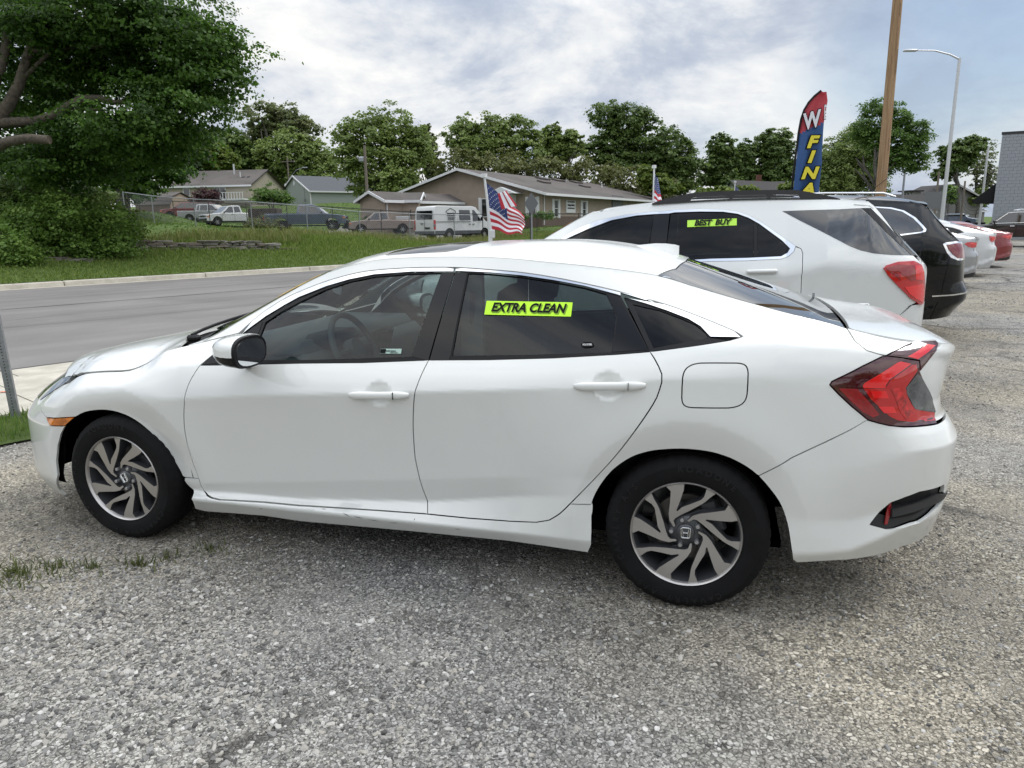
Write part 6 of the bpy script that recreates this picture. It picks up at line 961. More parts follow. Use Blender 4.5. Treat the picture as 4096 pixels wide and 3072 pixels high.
def pickup(name, loc, heading, pm, label, cab='ext', L=5.2, W=1.8, H=1.62, load=None, two_tone=None, wheelcol='alloy', cat='pickup truck', group='pickups and van parked behind the fence'):
    """x forward negative like the other cars; heading turns it"""
    root = empty(name, loc, heading, label, cat, group); K = L/5.2; h = H/1.62; X = lambda x: (x-2.6)*K; Z = lambda z: z*h
    front = [(0, .55), (.0, .80), (.06, .92), (.5, .98), (1.25, 1.04)]
    ce = dict(reg=2.75, ext=3.15, crew=3.55, suv=5.1)[cab]
    zb = 1.04
    def bottom():
        o = []
        for xw in (.92, 4.1):
            o += [(xw+.42*math.cos(a), .36+.42*math.sin(a)) for a in np.linspace(math.pi-.12, .12, 9)]
        return o
    lower = [(0.0, .42)]+bottom()+[(5.2, .45), (5.2, 1.0), (ce, 1.04)]+front[::-1]
    b = side_prism(MB(), [(X(x), Z(z)) for x, z in lower], W); o = soft(b, 'body', M[pm], root, .035)
    cabp = [(1.20, 1.02), (1.95, 1.55), (2.15, 1.62), (ce-.30, 1.62), (ce-.12, 1.58), (ce, 1.02)]
    tb = (Z(1.02), .28)
    c = side_prism(MB(), [(X(x), Z(z)) for x, z in cabp], W-.02, tumble=tb); soft(c, 'cab', M[pm], root, .03)
    wn = [[(1.52, 1.07), (2.02, 1.52), (2.35, 1.54), (2.35, 1.07)]]
    if cab == 'ext': wn.append([(2.45, 1.07), (2.45, 1.54), (2.90, 1.54), (3.0, 1.12)])
    if cab == 'crew': wn += [[(2.43, 1.07), (2.43, 1.54), (3.05, 1.54), (3.10, 1.07)], [(3.18, 1.09), (3.15, 1.54), (3.27, 1.54), (3.42, 1.12)]]
    if cab == 'suv': wn += [[(2.43, 1.07), (2.43, 1.54), (3.25, 1.54), (3.28, 1.07)], [(3.36, 1.07), (3.34, 1.54), (4.65, 1.53), (4.85, 1.1)]]
    for w in wn: side_quad(MB(), [(X(x), Z(z)) for x, z in w], W-.02, tumble=tb).build('side_window', M['tint2'], root)
    def slab(nm, x0, z0, x1, z1, wd, m, th=.012):
        d = Vector((X(x1)-X(x0), 0, Z(z1)-Z(z0))); nrm = Vector((-d.z, 0, d.x)).normalized()*(1 if m != 'x' else 1); P = Vector((X(x0), 0, Z(z0)))
        if nrm.x > 0 and x0 < 2.6: nrm = -nrm
        if nrm.x < 0 and x0 >= 2.6: nrm = -nrm
        V = []
        for f in (th, -.01):
            for (p, yy) in ((P, -wd[0]), (P, wd[0]), (P+d, wd[1]), (P+d, -wd[1])): V.append(p+Vector((0, yy, 0))+nrm*f)
        MB().add(V, [(0, 1, 2, 3), (7, 6, 5, 4), (0, 1, 5, 4), (1, 2, 6, 5), (2, 3, 7, 6), (3, 0, 4, 7)]).build(nm, M[m], root)
    slab('windshield', 1.27, 1.07, 1.92, 1.53, (W/2-.10, W/2-.20), 'wsg'); slab('back_window', ce-.02, 1.12, ce-.10, 1.50, (W/2-.18, W/2-.24), 'tint2')
    if cab != 'suv':
        MB().box((X((ce+5.1)/2+.05), 0, Z(1.0)), ((5.05-ce)*K-.1, W-.22, .03)).build('bed_floor', M['matte'], root)
        for sg in (-1, 1): MB().box((X((ce+5.2)/2), sg*(W/2-.045), Z(1.04)+.015), ((5.18-ce)*K, .07, .04), bev=.01).build('bed_rail', M[pm if pm != 'silverx' else 'trim'], root)
        MB().box((X(5.17), 0, Z(1.02)), (.05, W-.1, .07), bev=.01).build('tailgate', M[pm], root)
    for x in (2.40, 1.32) + ((3.12,) if cab == 'crew' else ()): side_quad(MB(), [(X(x)-.006, .45), (X(x)+.006, .45), (X(x)+.006, Z(1.02)), (X(x)-.006, Z(1.02))], W, off=.002).build('door_seam', M['matte'], root)
    for x in (2.28,)+((3.02,) if cab == 'crew' else ()): side_quad(MB(), [(X(x)-.08, Z(.92)), (X(x)+.05, Z(.92)), (X(x)+.05, Z(.95)), (X(x)-.08, Z(.95))], W, off=.02).build('door_handle', M['trim'], root)
    for sg in (-1, 1):
        MB().box((X(.03), sg*(W/2-.22), Z(.80)), (.10, .34, .13), bev=.02).build('headlamp', M['clear'], root); MB().box((X(.12), sg*(W/2-.01), Z(.79)), (.16, .05, .10), bev=.01).build('turn_lamp', M['amber'], root)
        MB().box((X(5.18), sg*(W/2-.05), Z(.80)), (.07, .12, .30), bev=.02).build('tail_lamp', M['lensred'], root)
        MB().box((X(1.52), sg*(W/2+.09), Z(1.10)), (.10, .16, .13), bev=.03).build('door_mirror', M['trim'], root)
    MB().box((X(-.01), 0, Z(.80)), (.06, W-.86, .15), bev=.01).build('grille', M['trim'], root); MB().box((X(-.06), 0, Z(.55)), (.16, W-.02, .20), bev=.05).build('front_bumper', M['trim' if not two_tone else two_tone], root); MB().box((X(5.25), 0, .52), (.14, W-.1, .18), bev=.04).build('rear_bumper', M['alloy'], root)
    for x in (.92, 4.1): plain_wheel(root, X(x), W/2-.02, .35, .35, .21, wheelcol, 6, .22); wheel_well(root, X(x), .36, .40, W/2, .02)
    MB().box((0, 0, .38), (L*.9, W*.8, .08)).build('chassis', M['matte'], root)
    return root
M['wsg'] = mat('pale_reflecting_windshield', (.05, .06, .06), .05, coat=1., spec=.8)
def van(loc, heading):
    root = empty('van', loc, heading, 'white cargo van with black house emblem and HACR lettering, parked behind the fence', 'van'); W = 2.0
    X = lambda x: x-2.8
    low = [(0.0, .45), (.55, .42)]+[(1.0+.42*math.cos(a), .40+.42*math.sin(a)) for a in np.linspace(math.pi-.1, .1, 9)]+[(4.3+.42*math.cos(a), .40+.42*math.sin(a)) for a in np.linspace(math.pi-.1, .1, 9)]+[(5.6, .45)]
    body = low+[(5.6, 1.3), (5.55, 1.95), (5.45, 2.20), (5.30, 2.26), (2.1, 2.26), (1.75, 2.18), (1.35, 1.78), (.92, 1.28), (.25, 1.12), (.05, .95)]
    soft(side_prism(MB(), [(X(x), z) for x, z in body], W, tumble=(1.2, .10)), 'body', M['wht'], root, .07)
    tb = (1.2, .10)
    for w in ([(1.32, 1.30), (1.72, 1.78), (1.95, 2.00), (2.12, 2.0), (2.12, 1.28)], [(2.35, 1.36), (2.35, 2.0), (3.35, 2.0), (3.35, 1.36)]): side_quad(MB(), [(X(x), z) for x, z in w], W, tumble=tb, off=.008).build('side_window', M['tint2'], root)
    side_quad(MB(), [(X(.55), .44), (X(.55), .66), (X(5.58), .66), (X(5.58), .44), (X(4.75), .44), (X(4.65), .64), (X(3.95), .64), (X(3.88), .44), (X(1.45), .44), (X(1.36), .64), (X(.64), .64), (X(.58), .44)], W, off=.012).build('lower_trim', M['vangrey'], root)
    for x in (2.22, 3.5): side_quad(MB(), [(X(x)-.006, .5), (X(x)+.006, .5), (X(x)+.006, 2.1), (X(x)-.006, 2.1)], W, tumble=tb, off=.002).build('door_seam', M['matte'], root)
    side_quad(MB(), [(X(2.3), 1.22), (X(2.3), 1.25), (X(5.5), 1.25), (X(5.5), 1.22)], W, off=.006).build('slide_rail', M['trim'], root)
    for x in (2.42, 2.08): side_quad(MB(), [(X(x)-.08, 1.05), (X(x)+.08, 1.05), (X(x)+.08, 1.09), (X(x)-.08, 1.09)], W, off=.02).build('door_handle', M['trim'], root)
    MB().box((X(5.60), 0, 1.68), (.03, 1.56, .56), bev=.01, ry=-.06).build('rear_window', M['tint2'], root)
    MB().box((X(5.625), 0, 1.1), (.02, .012, 1.2)).build('door_seam', M['matte'], root); MB().box((X(5.63), 0.0, .55), (.12, W-.1, .2), bev=.03).build('rear_bumper', M['vangrey'], root); MB().box((X(5.64), -.25, 1.12), (.04, .22, .06), bev=.01).build('door_handle', M['trim'], root)
    MB().box((X(5.63), .3, .83), (.02, .5, .12)).build('licence_plate', M['trim'], root)
    for sg in (-1, 1):
        m = MB(); m.box((X(5.57), sg*(W/2-.03), 1.05), (.14, .10, .62), bev=.02).build('tail_lamp', M['lensred'], root); MB().box((X(5.60), sg*(W/2-.02), 1.0), (.10, .10, .16), bev=.01).build('lamp_lens', M['clear'], root)
        MB().box((X(1.42), sg*(W/2+.12), 1.42), (.10, .18, .26), bev=.04).build('door_mirror', M['trim'], root); MB().box((X(.18), sg*(W/2-.16), 1.02), (.28, .24, .22), bev=.05, ry=-.5).build('headlamp', M['clear'], root)
    MB().box((X(1.32), 0, 1.72), (.02, 1.5, .85), ry=.78).build('windshield', M['wsg'], root, loc=(-.03, 0, .02))
    MB().box((X(.02), 0, .55), (.14, W-.04, .3), bev=.05).build('front_bumper', M['vangrey'], root)
    for x in (1.0, 4.3): plain_wheel(root, X(x), W/2-.02, .37, .37, .21, 'alloy', 8, .24); wheel_well(root, X(x), .40, .41, W/2, .02)
    for x, sg in ((4.1, -1), (4.1, 1)):
        T = Matrix.Translation((X(x), sg*(W/2-.055), 1.66)) @ Matrix.Rotation(0 if sg < 0 else math.pi, 4, 'Z') @ Matrix.Rotation(math.radians(90+5.5*1), 4, 'X')
        T = Matrix.Translation((X(x), sg*(W/2-.03), 1.70)) @ Matrix.Rotation(0 if sg < 0 else math.pi, 4, 'Z') @ Matrix.Rotation(math.radians(90-6), 4, 'X')
        o = text_mesh('HACR', .30, M['ink'], 'lettering', root, .01, bold=.006, M=T, sx=.85)
        T2 = T @ Matrix.Translation((0, -.26, 0)); text_mesh('HOUSING AUTHORITY\nCITY OF RICHMOND', .085, M['ink'], 'lettering', root, .01, M=T2, sx=.75)
        mb = MB(); P = [(-.42, .10), (-.42, .22), (0, .42), (.42, .22), (.42, .10)]; mb.tube([T @ Vector((a, b, .008)) for a, b in P], .016, 6); mb.build('house_emblem', M['ink'], root)
    MB().box((0, 0, .40), (5.2, W*.8, .08)).build('chassis', M['matte'], root)
    return root
M['vangrey'] = mat('grey_van_trim', (.06, .065, .07), .6)
def dark_4x4(loc, heading):
    root = empty('suv', loc, heading, 'dark brown SUV with a full-width red tail lamp strip, parked beside the grey building', 'suv'); W = 1.94; X = lambda x: x-2.4
    low = [(0, .45)]+[(.95+.44*math.cos(a), .40+.44*math.sin(a)) for a in np.linspace(math.pi-.1, .1, 9)]+[(3.87+.44*math.cos(a), .40+.44*math.sin(a)) for a in np.linspace(math.pi-.1, .1, 9)]+[(4.78, .45)]
    soft(side_prism(MB(), [(X(x), z) for x, z in low+[(4.82, .7), (4.78, 1.12), (1.45, 1.10), (.3, 1.02), (.05, .9)]], W), 'body', M['brown'], root, .07)
    tb = (1.1, .30)
    soft(side_prism(MB(), [(X(x), z) for x, z in [(1.30, 1.09), (2.05, 1.62), (2.35, 1.72), (3.9, 1.74), (4.40, 1.68), (4.75, 1.11)]], W-.02, tumble=tb), 'cabin', M['brown'], root, .05)
    for w in ([(1.60, 1.14), (2.12, 1.58), (2.48, 1.62), (2.48, 1.14)], [(2.56, 1.14), (2.56, 1.62), (3.38, 1.62), (3.45, 1.14)], [(3.54, 1.14), (3.48, 1.62), (4.15, 1.60), (4.40, 1.18)]):
        side_quad(MB(), [(X(x), z) for x, z in w], W-.02, tumble=tb).build('side_window', M['tint2'], root)
    mb = MB(); P = [(1.52, 1.12), (2.10, 1.62), (2.5, 1.655), (4.15, 1.64), (4.46, 1.16), (1.52, 1.12)]
    for sg in (-1, 1): mb.tube([(X(x), sg*((W-.02)/2-max(0, z-1.1)*.30+.012), z) for x, z in P], .011, 6)
    mb.build('window_trim', M['chrome'], root)
    MB().box((X(4.58), 0, 1.40), (.02, 1.36, .46), ry=-.55, bev=.005).build('rear_window', M['tint2'], root)
    MB().box((X(4.40), 0, 1.70), (.30, 1.40, .04), bev=.015).build('spoiler', M['brown'], root)
    for sg in (-1, 1):
        MB().box((X(4.70), sg*.72, 1.02), (.22, .52, .15), bev=.03).build('tail_lamp', M['lensred'], root); MB().box((X(4.72), sg*.72, .925), (.20, .50, .05), bev=.015).build('lamp_lens', M['clear'], root)
        MB().box((X(1.60), sg*1.08, 1.20), (.12, .2, .18), bev=.04).build('door_mirror', M['brown'], root); MB().tube([(X(2.3), sg*.62, 1.75), (X(2.5), sg*.62, 1.79), (X(3.9), sg*.62, 1.79), (X(4.1), sg*.62, 1.75)], .018, 6).build('roof_rail', M['silverbar'], root)
        for x in (2.35, 3.32): MB().box((X(x), sg*(W/2+.015), .98), (.2, .03, .035), bev=.01).build('door_handle', M['chrome'], root)
        MB().box((X(.12), sg*.7, .88), (.2, .4, .14), bev=.03).build('headlamp', M['clear'], root)
    for x in (1.5, 2.52, 3.5): side_quad(MB(), [(X(x)-.005, .5), (X(x)+.005, .5), (X(x)+.005, 1.09), (X(x)-.005, 1.09)], W, off=.002).build('door_seam', M['matte'], root)
    MB().box((X(4.82), 0, .55), (.10, W-.2, .22), bev=.04).build('rear_bumper', M['plastic'], root); MB().box((X(4.83), 0, .68), (.03, W-.3, .02)).build('chrome_strip', M['chrome'], root)
    MB().box((X(1.68), 0, 1.38), (.02, 1.5, .82), ry=.98).build('windshield', M['wsg'], root)
    for x in (.95, 3.87): plain_wheel(root, X(x), W/2-.02, .39, .39, .25, 'alloy', 5, .25); wheel_well(root, X(x), .40, .43, W/2, .02)
    return root

# ================================================================ setting
RD = np.array([.42, .9075]); RD = RD/np.linalg.norm(RD); NN = np.array([-RD[1], RD[0]]); P0 = np.array([-16.5, 17.2])
def el2(e, l): return P0+NN*e+RD*l
def xy2(x, y): q = np.array([x, y])-P0; return float(q@NN), float(q@RD)
CT = np.array([(11.8, 3, .75), (6.3, 7.7, .65), (17.7, 7.7, 2.0), (12.8, 9.2, 1.4), (11.4, 9, 1.2), (12, 15.1, .95), (11, 21.3, .5), (12.9, 25, .5), (9.7, 21, .4), (8.6, 23, .35), (17, 18, .9), (19, 22, .75), (48, 22, 2.6), (48, 25, 2.5), (42, 25, 2.1), (25.4, 21.2, 1.2), (22, 25, .9),
 (63, 30, 4.4), (69, 38, 4.8), (66, 55, 5.2), (26, 30, 1.8), (25, 31, 1.8), (14, 38, 1.5), (24.6, 76, 2.2), (2.1, 20.8, .25), (31, 10, 3.0), (30, 0, 3.0), (18, -10, 1.6), (60, 0, 5), (40, -20, 3.5), (38, 38, 3.2), (75, 53, 5.4), (5, 60, .5), (10, 110, 1.2), (100, 100, 6), (120, 0, 7), (60, 160, 3), (200, 100, 8), (14, 30, .8), (18, 33, 1.1)])
def TZ(x, y):
    x = np.asarray(x, float); y = np.asarray(y, float); q0 = x-P0[0]; q1 = y-P0[1]; e = q0*NN[0]+q1*NN[1]; l = q0*RD[0]+q1*RD[1]
    d = (e[..., None]-CT[:, 0])**2+(l[..., None]-CT[:, 1])**2+6; w = 1/d**1.6; z = (w*CT[:, 2]).sum(-1)/w.sum(-1)
    t = np.clip(e/9, 0, 1); t = t*t*(3-2*t)*.85+.15*np.clip(e/9, 0, 1); return np.where(e < 0, 0, .15+(z-.15)*t)
def tz(x, y): return float(TZ(np.array(x), np.array(y)))
def LZ(y): return .0095*max(0, y-20)
def nodes(m): t = m.node_tree; return t, t.nodes, t.links
def texmat(name, fn, rough=.9):
    m = bpy.data.materials.new(name); m.use_nodes = True; t = m.node_tree; b = t.nodes['Principled BSDF']; b.inputs['Roughness'].default_value = rough; b.inputs['Specular IOR Level'].default_value = .25; fn(t, b); return m
class NT:
    def __init__(s, t): s.t = t; s.co = t.nodes.new('ShaderNodeTexCoord').outputs['Object']
    def noise(s, sc, det=6, rough=.6, dist=0., vec=None):
        n = s.t.nodes.new('ShaderNodeTexNoise'); n.inputs['Scale'].default_value = sc; n.inputs['Detail'].default_value = det; n.inputs['Roughness'].default_value = rough; n.inputs['Distortion'].default_value = dist; s.t.links.new(vec or s.co, n.inputs[0]); return n.outputs[0]
    def vor(s, sc, feature='F1', out='Distance', vec=None, rnd=1.):
        n = s.t.nodes.new('ShaderNodeTexVoronoi'); n.feature = feature; n.inputs['Scale'].default_value = sc; n.inputs['Randomness'].default_value = rnd; s.t.links.new(vec or s.co, n.inputs[0]); return n.outputs[out]
    def warp(s, amt, sc):
        n = s.t.nodes.new('ShaderNodeTexNoise'); n.inputs['Scale'].default_value = sc; n.inputs['Detail'].default_value = 5; s.t.links.new(s.co, n.inputs[0]); v = s.t.nodes.new('ShaderNodeVectorMath'); v.operation = 'SCALE'; v.inputs['Scale'].default_value = amt; s.t.links.new(n.outputs['Color'], v.inputs[0]); a = s.t.nodes.new('ShaderNodeVectorMath'); a.operation = 'ADD'; s.t.links.new(s.co, a.inputs[0]); s.t.links.new(v.outputs[0], a.inputs[1]); return a.outputs[0]
    def ramp(s, f, stops):
        r = s.t.nodes.new('ShaderNodeValToRGB'); el = r.color_ramp.elements
        while len(el) < len(stops): el.new(.5)
        for e, (p, c) in zip(el, stops): e.position = p; e.color = (*((c,)*3 if not hasattr(c, '__len__') else c), 1)
        s.t.links.new(f, r.inputs[0]); return r.outputs[0]
    def mix(s, f, a, b, mode='MIX'):
        n = s.t.nodes.new('ShaderNodeMix'); n.data_type = 'RGBA'; n.blend_type = mode
        for i, v in ((0, f), (6, a), (7, b)):
            if hasattr(v, 'links'): s.t.links.new(v, n.inputs[i])
            else: n.inputs[i].default_value = v if i == 0 else (*v, 1)
        return n.outputs[2]
    def math(s, op, a, b=0.):
        n = s.t.nodes.new('ShaderNodeMath'); n.operation = op
        for i, v in ((0, a), (1, b)):
            if hasattr(v, 'links'): s.t.links.new(v, n.inputs[i])
            else: n.inputs[i].default_value = v
        return n.outputs[0]
    def bump(s, b, h, st=.5, d=.01):
        n = s.t.nodes.new('ShaderNodeBump'); n.inputs['Strength'].default_value = st; n.inputs['Distance'].default_value = d; s.t.links.new(h, n.inputs['Height']); s.t.links.new(n.outputs[0], b.inputs['Normal'])
def f_gravel(t, b):
    k = NT(t); L = t.links
    cells = k.vor(62, out='Color'); sepn = t.nodes.new('ShaderNodeSeparateColor'); L.new(cells, sepn.inputs[0])
    stone = k.ramp(sepn.outputs[0], [(0, (.085, .082, .076)), (.3, (.185, .178, .162)), (.6, (.315, .303, .275)), (.85, (.45, .438, .405)), (1, (.62, .61, .58))])
    cells2 = k.vor(125, out='Color'); s2 = t.nodes.new('ShaderNodeSeparateColor'); L.new(cells2, s2.inputs[0])
    grit = k.ramp(s2.outputs[1], [(0, (.09, .087, .08)), (.5, (.26, .25, .228)), (1, (.52, .505, .465))])
    edge = k.vor(62, 'DISTANCE_TO_EDGE'); em = k.ramp(edge, [(.0, .32), (.13, 1)]); stone = k.mix(1., stone, em, 'MULTIPLY')
    m1 = k.ramp(k.noise(9, 6), [(.36, 0), (.56, 1)]); c = k.mix(m1, stone, grit)
    big = k.ramp(k.noise(.9, 6, .62, .4), [(.38, (.70, .70, .71)), (.5, (.93, .925, .91)), (.64, (1.14, 1.12, 1.08))]); c = k.mix(1., c, big, 'MULTIPLY')
    dirt = k.ramp(k.noise(1.7, 8, .65, .3), [(.55, 0), (.68, .75)]); c = k.mix(dirt, c, (.28, .268, .245))
    wm = k.ramp(k.noise(.22, 3), [(.42, (.985, 1.0, 1.03)), (.58, (1.05, 1.0, .90))]); c = k.mix(1., c, wm, 'MULTIPLY')
    ce = k.vor(.62, 'DISTANCE_TO_EDGE', vec=k.warp(.35, 1.3)); cm = k.ramp(ce, [(.0, 1), (.012, .9), (.035, 0)]); cmask = k.math('MULTIPLY', cm, k.ramp(k.noise(.5, 3), [(.46, 0), (.56, .8)])); c = k.mix(cmask, c, (.045, .042, .038))
    L.new(c, b.inputs['Base Color']); h = k.math('ADD', k.math('MULTIPLY', em, 1.), k.math('MULTIPLY', k.noise(180, 3), .7)); k.bump(b, h, .9, .006)
def f_asphalt(t, b):
    k = NT(t); c = k.ramp(k.noise(240, 3, .7), [(.3, (.14, .133, .126)), (.7, (.225, .214, .204))]); w = k.ramp(k.noise(.35, 5, .6, .5), [(.35, .88), (.65, 1.1)]); c = k.mix(1., c, w, 'MULTIPLY')
    mp = t.nodes.new('ShaderNodeMapping'); mp.inputs['Scale'].default_value = (1.1, .03, 1); t.links.new(k.co, mp.inputs[0]); st = k.ramp(k.noise(1.2, 4, .5, 0, mp.outputs[0]), [(.35, .86), (.6, 1.06)]); c = k.mix(1., c, st, 'MULTIPLY')
    t.links.new(c, b.inputs['Base Color']); k.bump(b, k.noise(300, 2), .5, .004)
def f_concrete(t, b):
    k = NT(t); c = k.ramp(k.noise(3, 8, .65), [(.35, (.38, .355, .30)), (.65, (.52, .49, .42))]); g = k.ramp(k.noise(90, 3), [(.3, .88), (.7, 1.06)]); c = k.mix(1., c, g, 'MULTIPLY'); t.links.new(c, b.inputs['Base Color']); k.bump(b, k.noise(120, 4), .4, .004)
def f_grass(t, b):
    k = NT(t); c = k.ramp(k.noise(3.5, 8, .7), [(.3, (.04, .075, .015)), (.5, (.075, .125, .026)), (.7, (.12, .165, .042))]); c = k.mix(k.ramp(k.noise(.25, 4), [(.45, 0), (.7, .5)]), c, (.10, .12, .035)); t.links.new(c, b.inputs['Base Color']); k.bump(b, k.noise(18, 6, .8), 1., .06)
M['gravel'] = texmat('gravel', f_gravel); M['asphalt'] = texmat('asphalt', f_asphalt); M['concrete'] = texmat('concrete', f_concrete); M['grassg'] = texmat('grass_ground', f_grass)
def gridmesh(name, es, ls, zf, m, frame=True, mask=None):
    """sheet on (e, l) stations; object frame: x = e (across the road), y = l (along it)"""
    E_, L_ = np.meshgrid(es, ls, indexing='ij'); X = P0[0]+NN[0]*E_+RD[0]*L_; Y = P0[1]+NN[1]*E_+RD[1]*L_; Z = zf(X, Y, E_, L_)
    n, k = E_.shape; V = np.stack([E_, -L_, Z], -1).reshape(-1, 3); i, j = np.meshgrid(np.arange(n-1), np.arange(k-1), indexing='ij'); a = (i*k+j).ravel()
    F = np.stack([a, a+1, a+k+1, a+k], 1)
    o = mkmesh(name, V, F, m, smooth=True); o.location = (P0[0], P0[1], 0); o.rotation_euler = (0, 0, math.atan2(NN[1], NN[0]))
    return tag(o, kind='structure')
# frame check: local x -> NN, local y -> rot90(NN) = -RD, so y = -l
gridmesh('ground', np.array([-900, 900.]), np.array([-900, 900.]), lambda X, Y, E_, L_: X*0-.06, M['grassg'])
es = np.r_[np.linspace(-75, -17.15, 60)]; ls = np.r_[np.linspace(-60, 75, 120)]
gridmesh('gravel_lot', es, ls, lambda X, Y, E_, L_: .0095*np.maximum(0, Y-20), M['gravel'])
gridmesh('road', np.linspace(-13.98, -.28, 8), np.linspace(-200, 260, 60), lambda X, Y, E_, L_: X*0-.004, M['asphalt'])
gridmesh('grass_verge', np.linspace(-17.35, -16.4, 5), np.linspace(-60, 6, 60), lambda X, Y, E_, L_: X*0+.012+.012*np.sin(L_*3), M['grassg'])
eg = np.r_[np.linspace(.16, 14, 40), np.linspace(15, 60, 40), np.linspace(65, 500, 20)]; lg = np.r_[np.linspace(-120, -12, 20), np.linspace(-11, 60, 80), np.linspace(63, 400, 40)]
gridmesh('grass_bank', eg, lg, lambda X, Y, E_, L_: TZ(X, Y), M['grassg'])
# kerbs in cast lengths
def elbox(mb, e0, e1, l0, l1, z0, z1, slope=0.): 
    P = []
    for z, s in ((z0, 0), (z1, slope)):
        for e, l in ((e0+s, l0), (e1, l0), (e1, l1), (e0+s, l1)): q = el2(e, l); P.append((q[0], q[1], z))
    return mb.add(P, [(0, 1, 2, 3), (7, 6, 5, 4), (0, 1, 5, 4), (1, 2, 6, 5), (2, 3, 7, 6), (3, 0, 4, 7)])
kr = empty('kerb'); tag(kr, kind='structure')
L0 = -12.
while L0 < 60:
    l1 = L0+4.2+random.uniform(-.2, .2); mb = MB(); elbox(mb, -.02, .20, L0+.008, l1-.008, -.05, .145+random.uniform(-.004, .004), .03); o = mb.build('kerb_length', M['concrete'], kr)
    b = o.modifiers.new('b', 'BEVEL'); b.width = .03; b.segments = 2; mb = MB(); elbox(mb, -.28, -.022, L0+.008, l1-.008, -.05, .004); mb.build('gutter_length', M['concrete'], kr); L0 = l1
sw = empty('sidewalk'); tag(sw, kind='structure')
for (e0, e1, z, step, nm) in ((-14.57, -13.985, .012, 4., 'gutter_length'), (-15.33, -14.585, .03, 3., 'pavement_slab'), (-16.4, -15.345, .035, 1.55, 'pavement_slab')):
    l = -22.+(step*.3)
    while l < 8: mb = MB(); elbox(mb, e0, e1-.0, l+.006, l+step-.006, -.05, z+random.uniform(-.003, .003)); mb.build(nm, M['concrete'], sw); l += step
# sprayed survey mark, sealed crack, worn lane dash
MK = mat('orange_spray_paint', (.62, .14, .06), .8)
p = [gray_ for gray_ in (at(2, 851, 1), )]
def gxy(x, y, z=0.):
    r = ray(x, y); t = (z-CO[2])/r[2]; return CO+r*t
mb = MB(); P = [gxy(-12, 850, .04), gxy(-2, 847, .04), gxy(14, 846, .04), gxy(24, 847, .04)]; 
V = []; 
for q in P: V += [(q[0], q[1]-.02, .042), (q[0], q[1]+.02, .042)]
mb.add(V, [(0, 2, 3, 1), (2, 4, 5, 3), (4, 6, 7, 5)]); tag(mb.build('survey_paint', MK, fix=False), 'orange sprayed survey mark on the pale pavement slab at the left edge', 'paint mark')
TAR = mat('crack_sealant', (.028, .027, .026), .6)
def ribbon(name, e0, l0, l1, w, m, z=.002, wob=.03, label=None, cat=None, parent=None):
    V = []; n = int((l1-l0)*2); ph = random.random()*9
    for k in range(n+1):
        l = l0+(l1-l0)*k/n; e = e0+wob*math.sin(l*.9+ph)+wob*.5*math.sin(l*2.7+ph); ww = w*(.7+.5*math.sin(l*5.1+ph)**2)
        for s in (-.5, .5): q = el2(e+s*ww, l); V.append((q[0], q[1], z))
    o = MB().add(V, [(2*k, 2*k+1, 2*k+3, 2*k+2) for k in range(n)]).build(name, m, fix=False); return tag(o, kind='structure')
ribbon('road_seam', -6.15, -40, 60, .05, TAR); ribbon('road_crack', -9.6, -14, 2, .014, TAR, wob=.08); ribbon('road_edge_crack', -13.9, -40, 40, .05, TAR, z=.003, wob=.02); ribbon('road_crack', -8.3, -16, -3, .012, TAR, wob=.1); ribbon('road_crack', -4.1, -12, 6, .012, TAR, wob=.05)
WP = mat('worn_white_paint', (.55, .54, .52), .8)
for k, l in enumerate(np.arange(-25.3, 50, 12.2)):
    pass
mb = MB(); q0, q1 = gxy(778, 625), gxy(812, 622); 
for (a, b_) in ((q0, q1),): mb.add([(a[0], a[1]-.06, .003), (b_[0], b_[1]-.06, .003), (b_[0], b_[1]+.06, .003), (a[0], a[1]+.06, .003)], [(0, 1, 2, 3)])
tag(mb.build('lane_dash', WP, fix=False), kind='structure')
# parking asphalt beyond the fence
mb = MB(); poly = [xyD(690, 57), xyD(760, 50), xyD(1000, 44), xyD(1120, 38), xyD(1600, 42), xyD(1500, 75), xyD(1250, 57), xyD(1180, 53), xyD(1000, 57), xyD(870, 60), xyD(760, 66)]
vv, ff = tri2d(resample([tuple(map(float, p)) for p in poly], 2.), [], 2.); o = mkmesh('car_park', [(x, y, tz(x, y)+.03) for x, y in vv], [tuple(f) for f in ff.tolist()], M['asphalt'], smooth=True); tag(o, kind='structure')
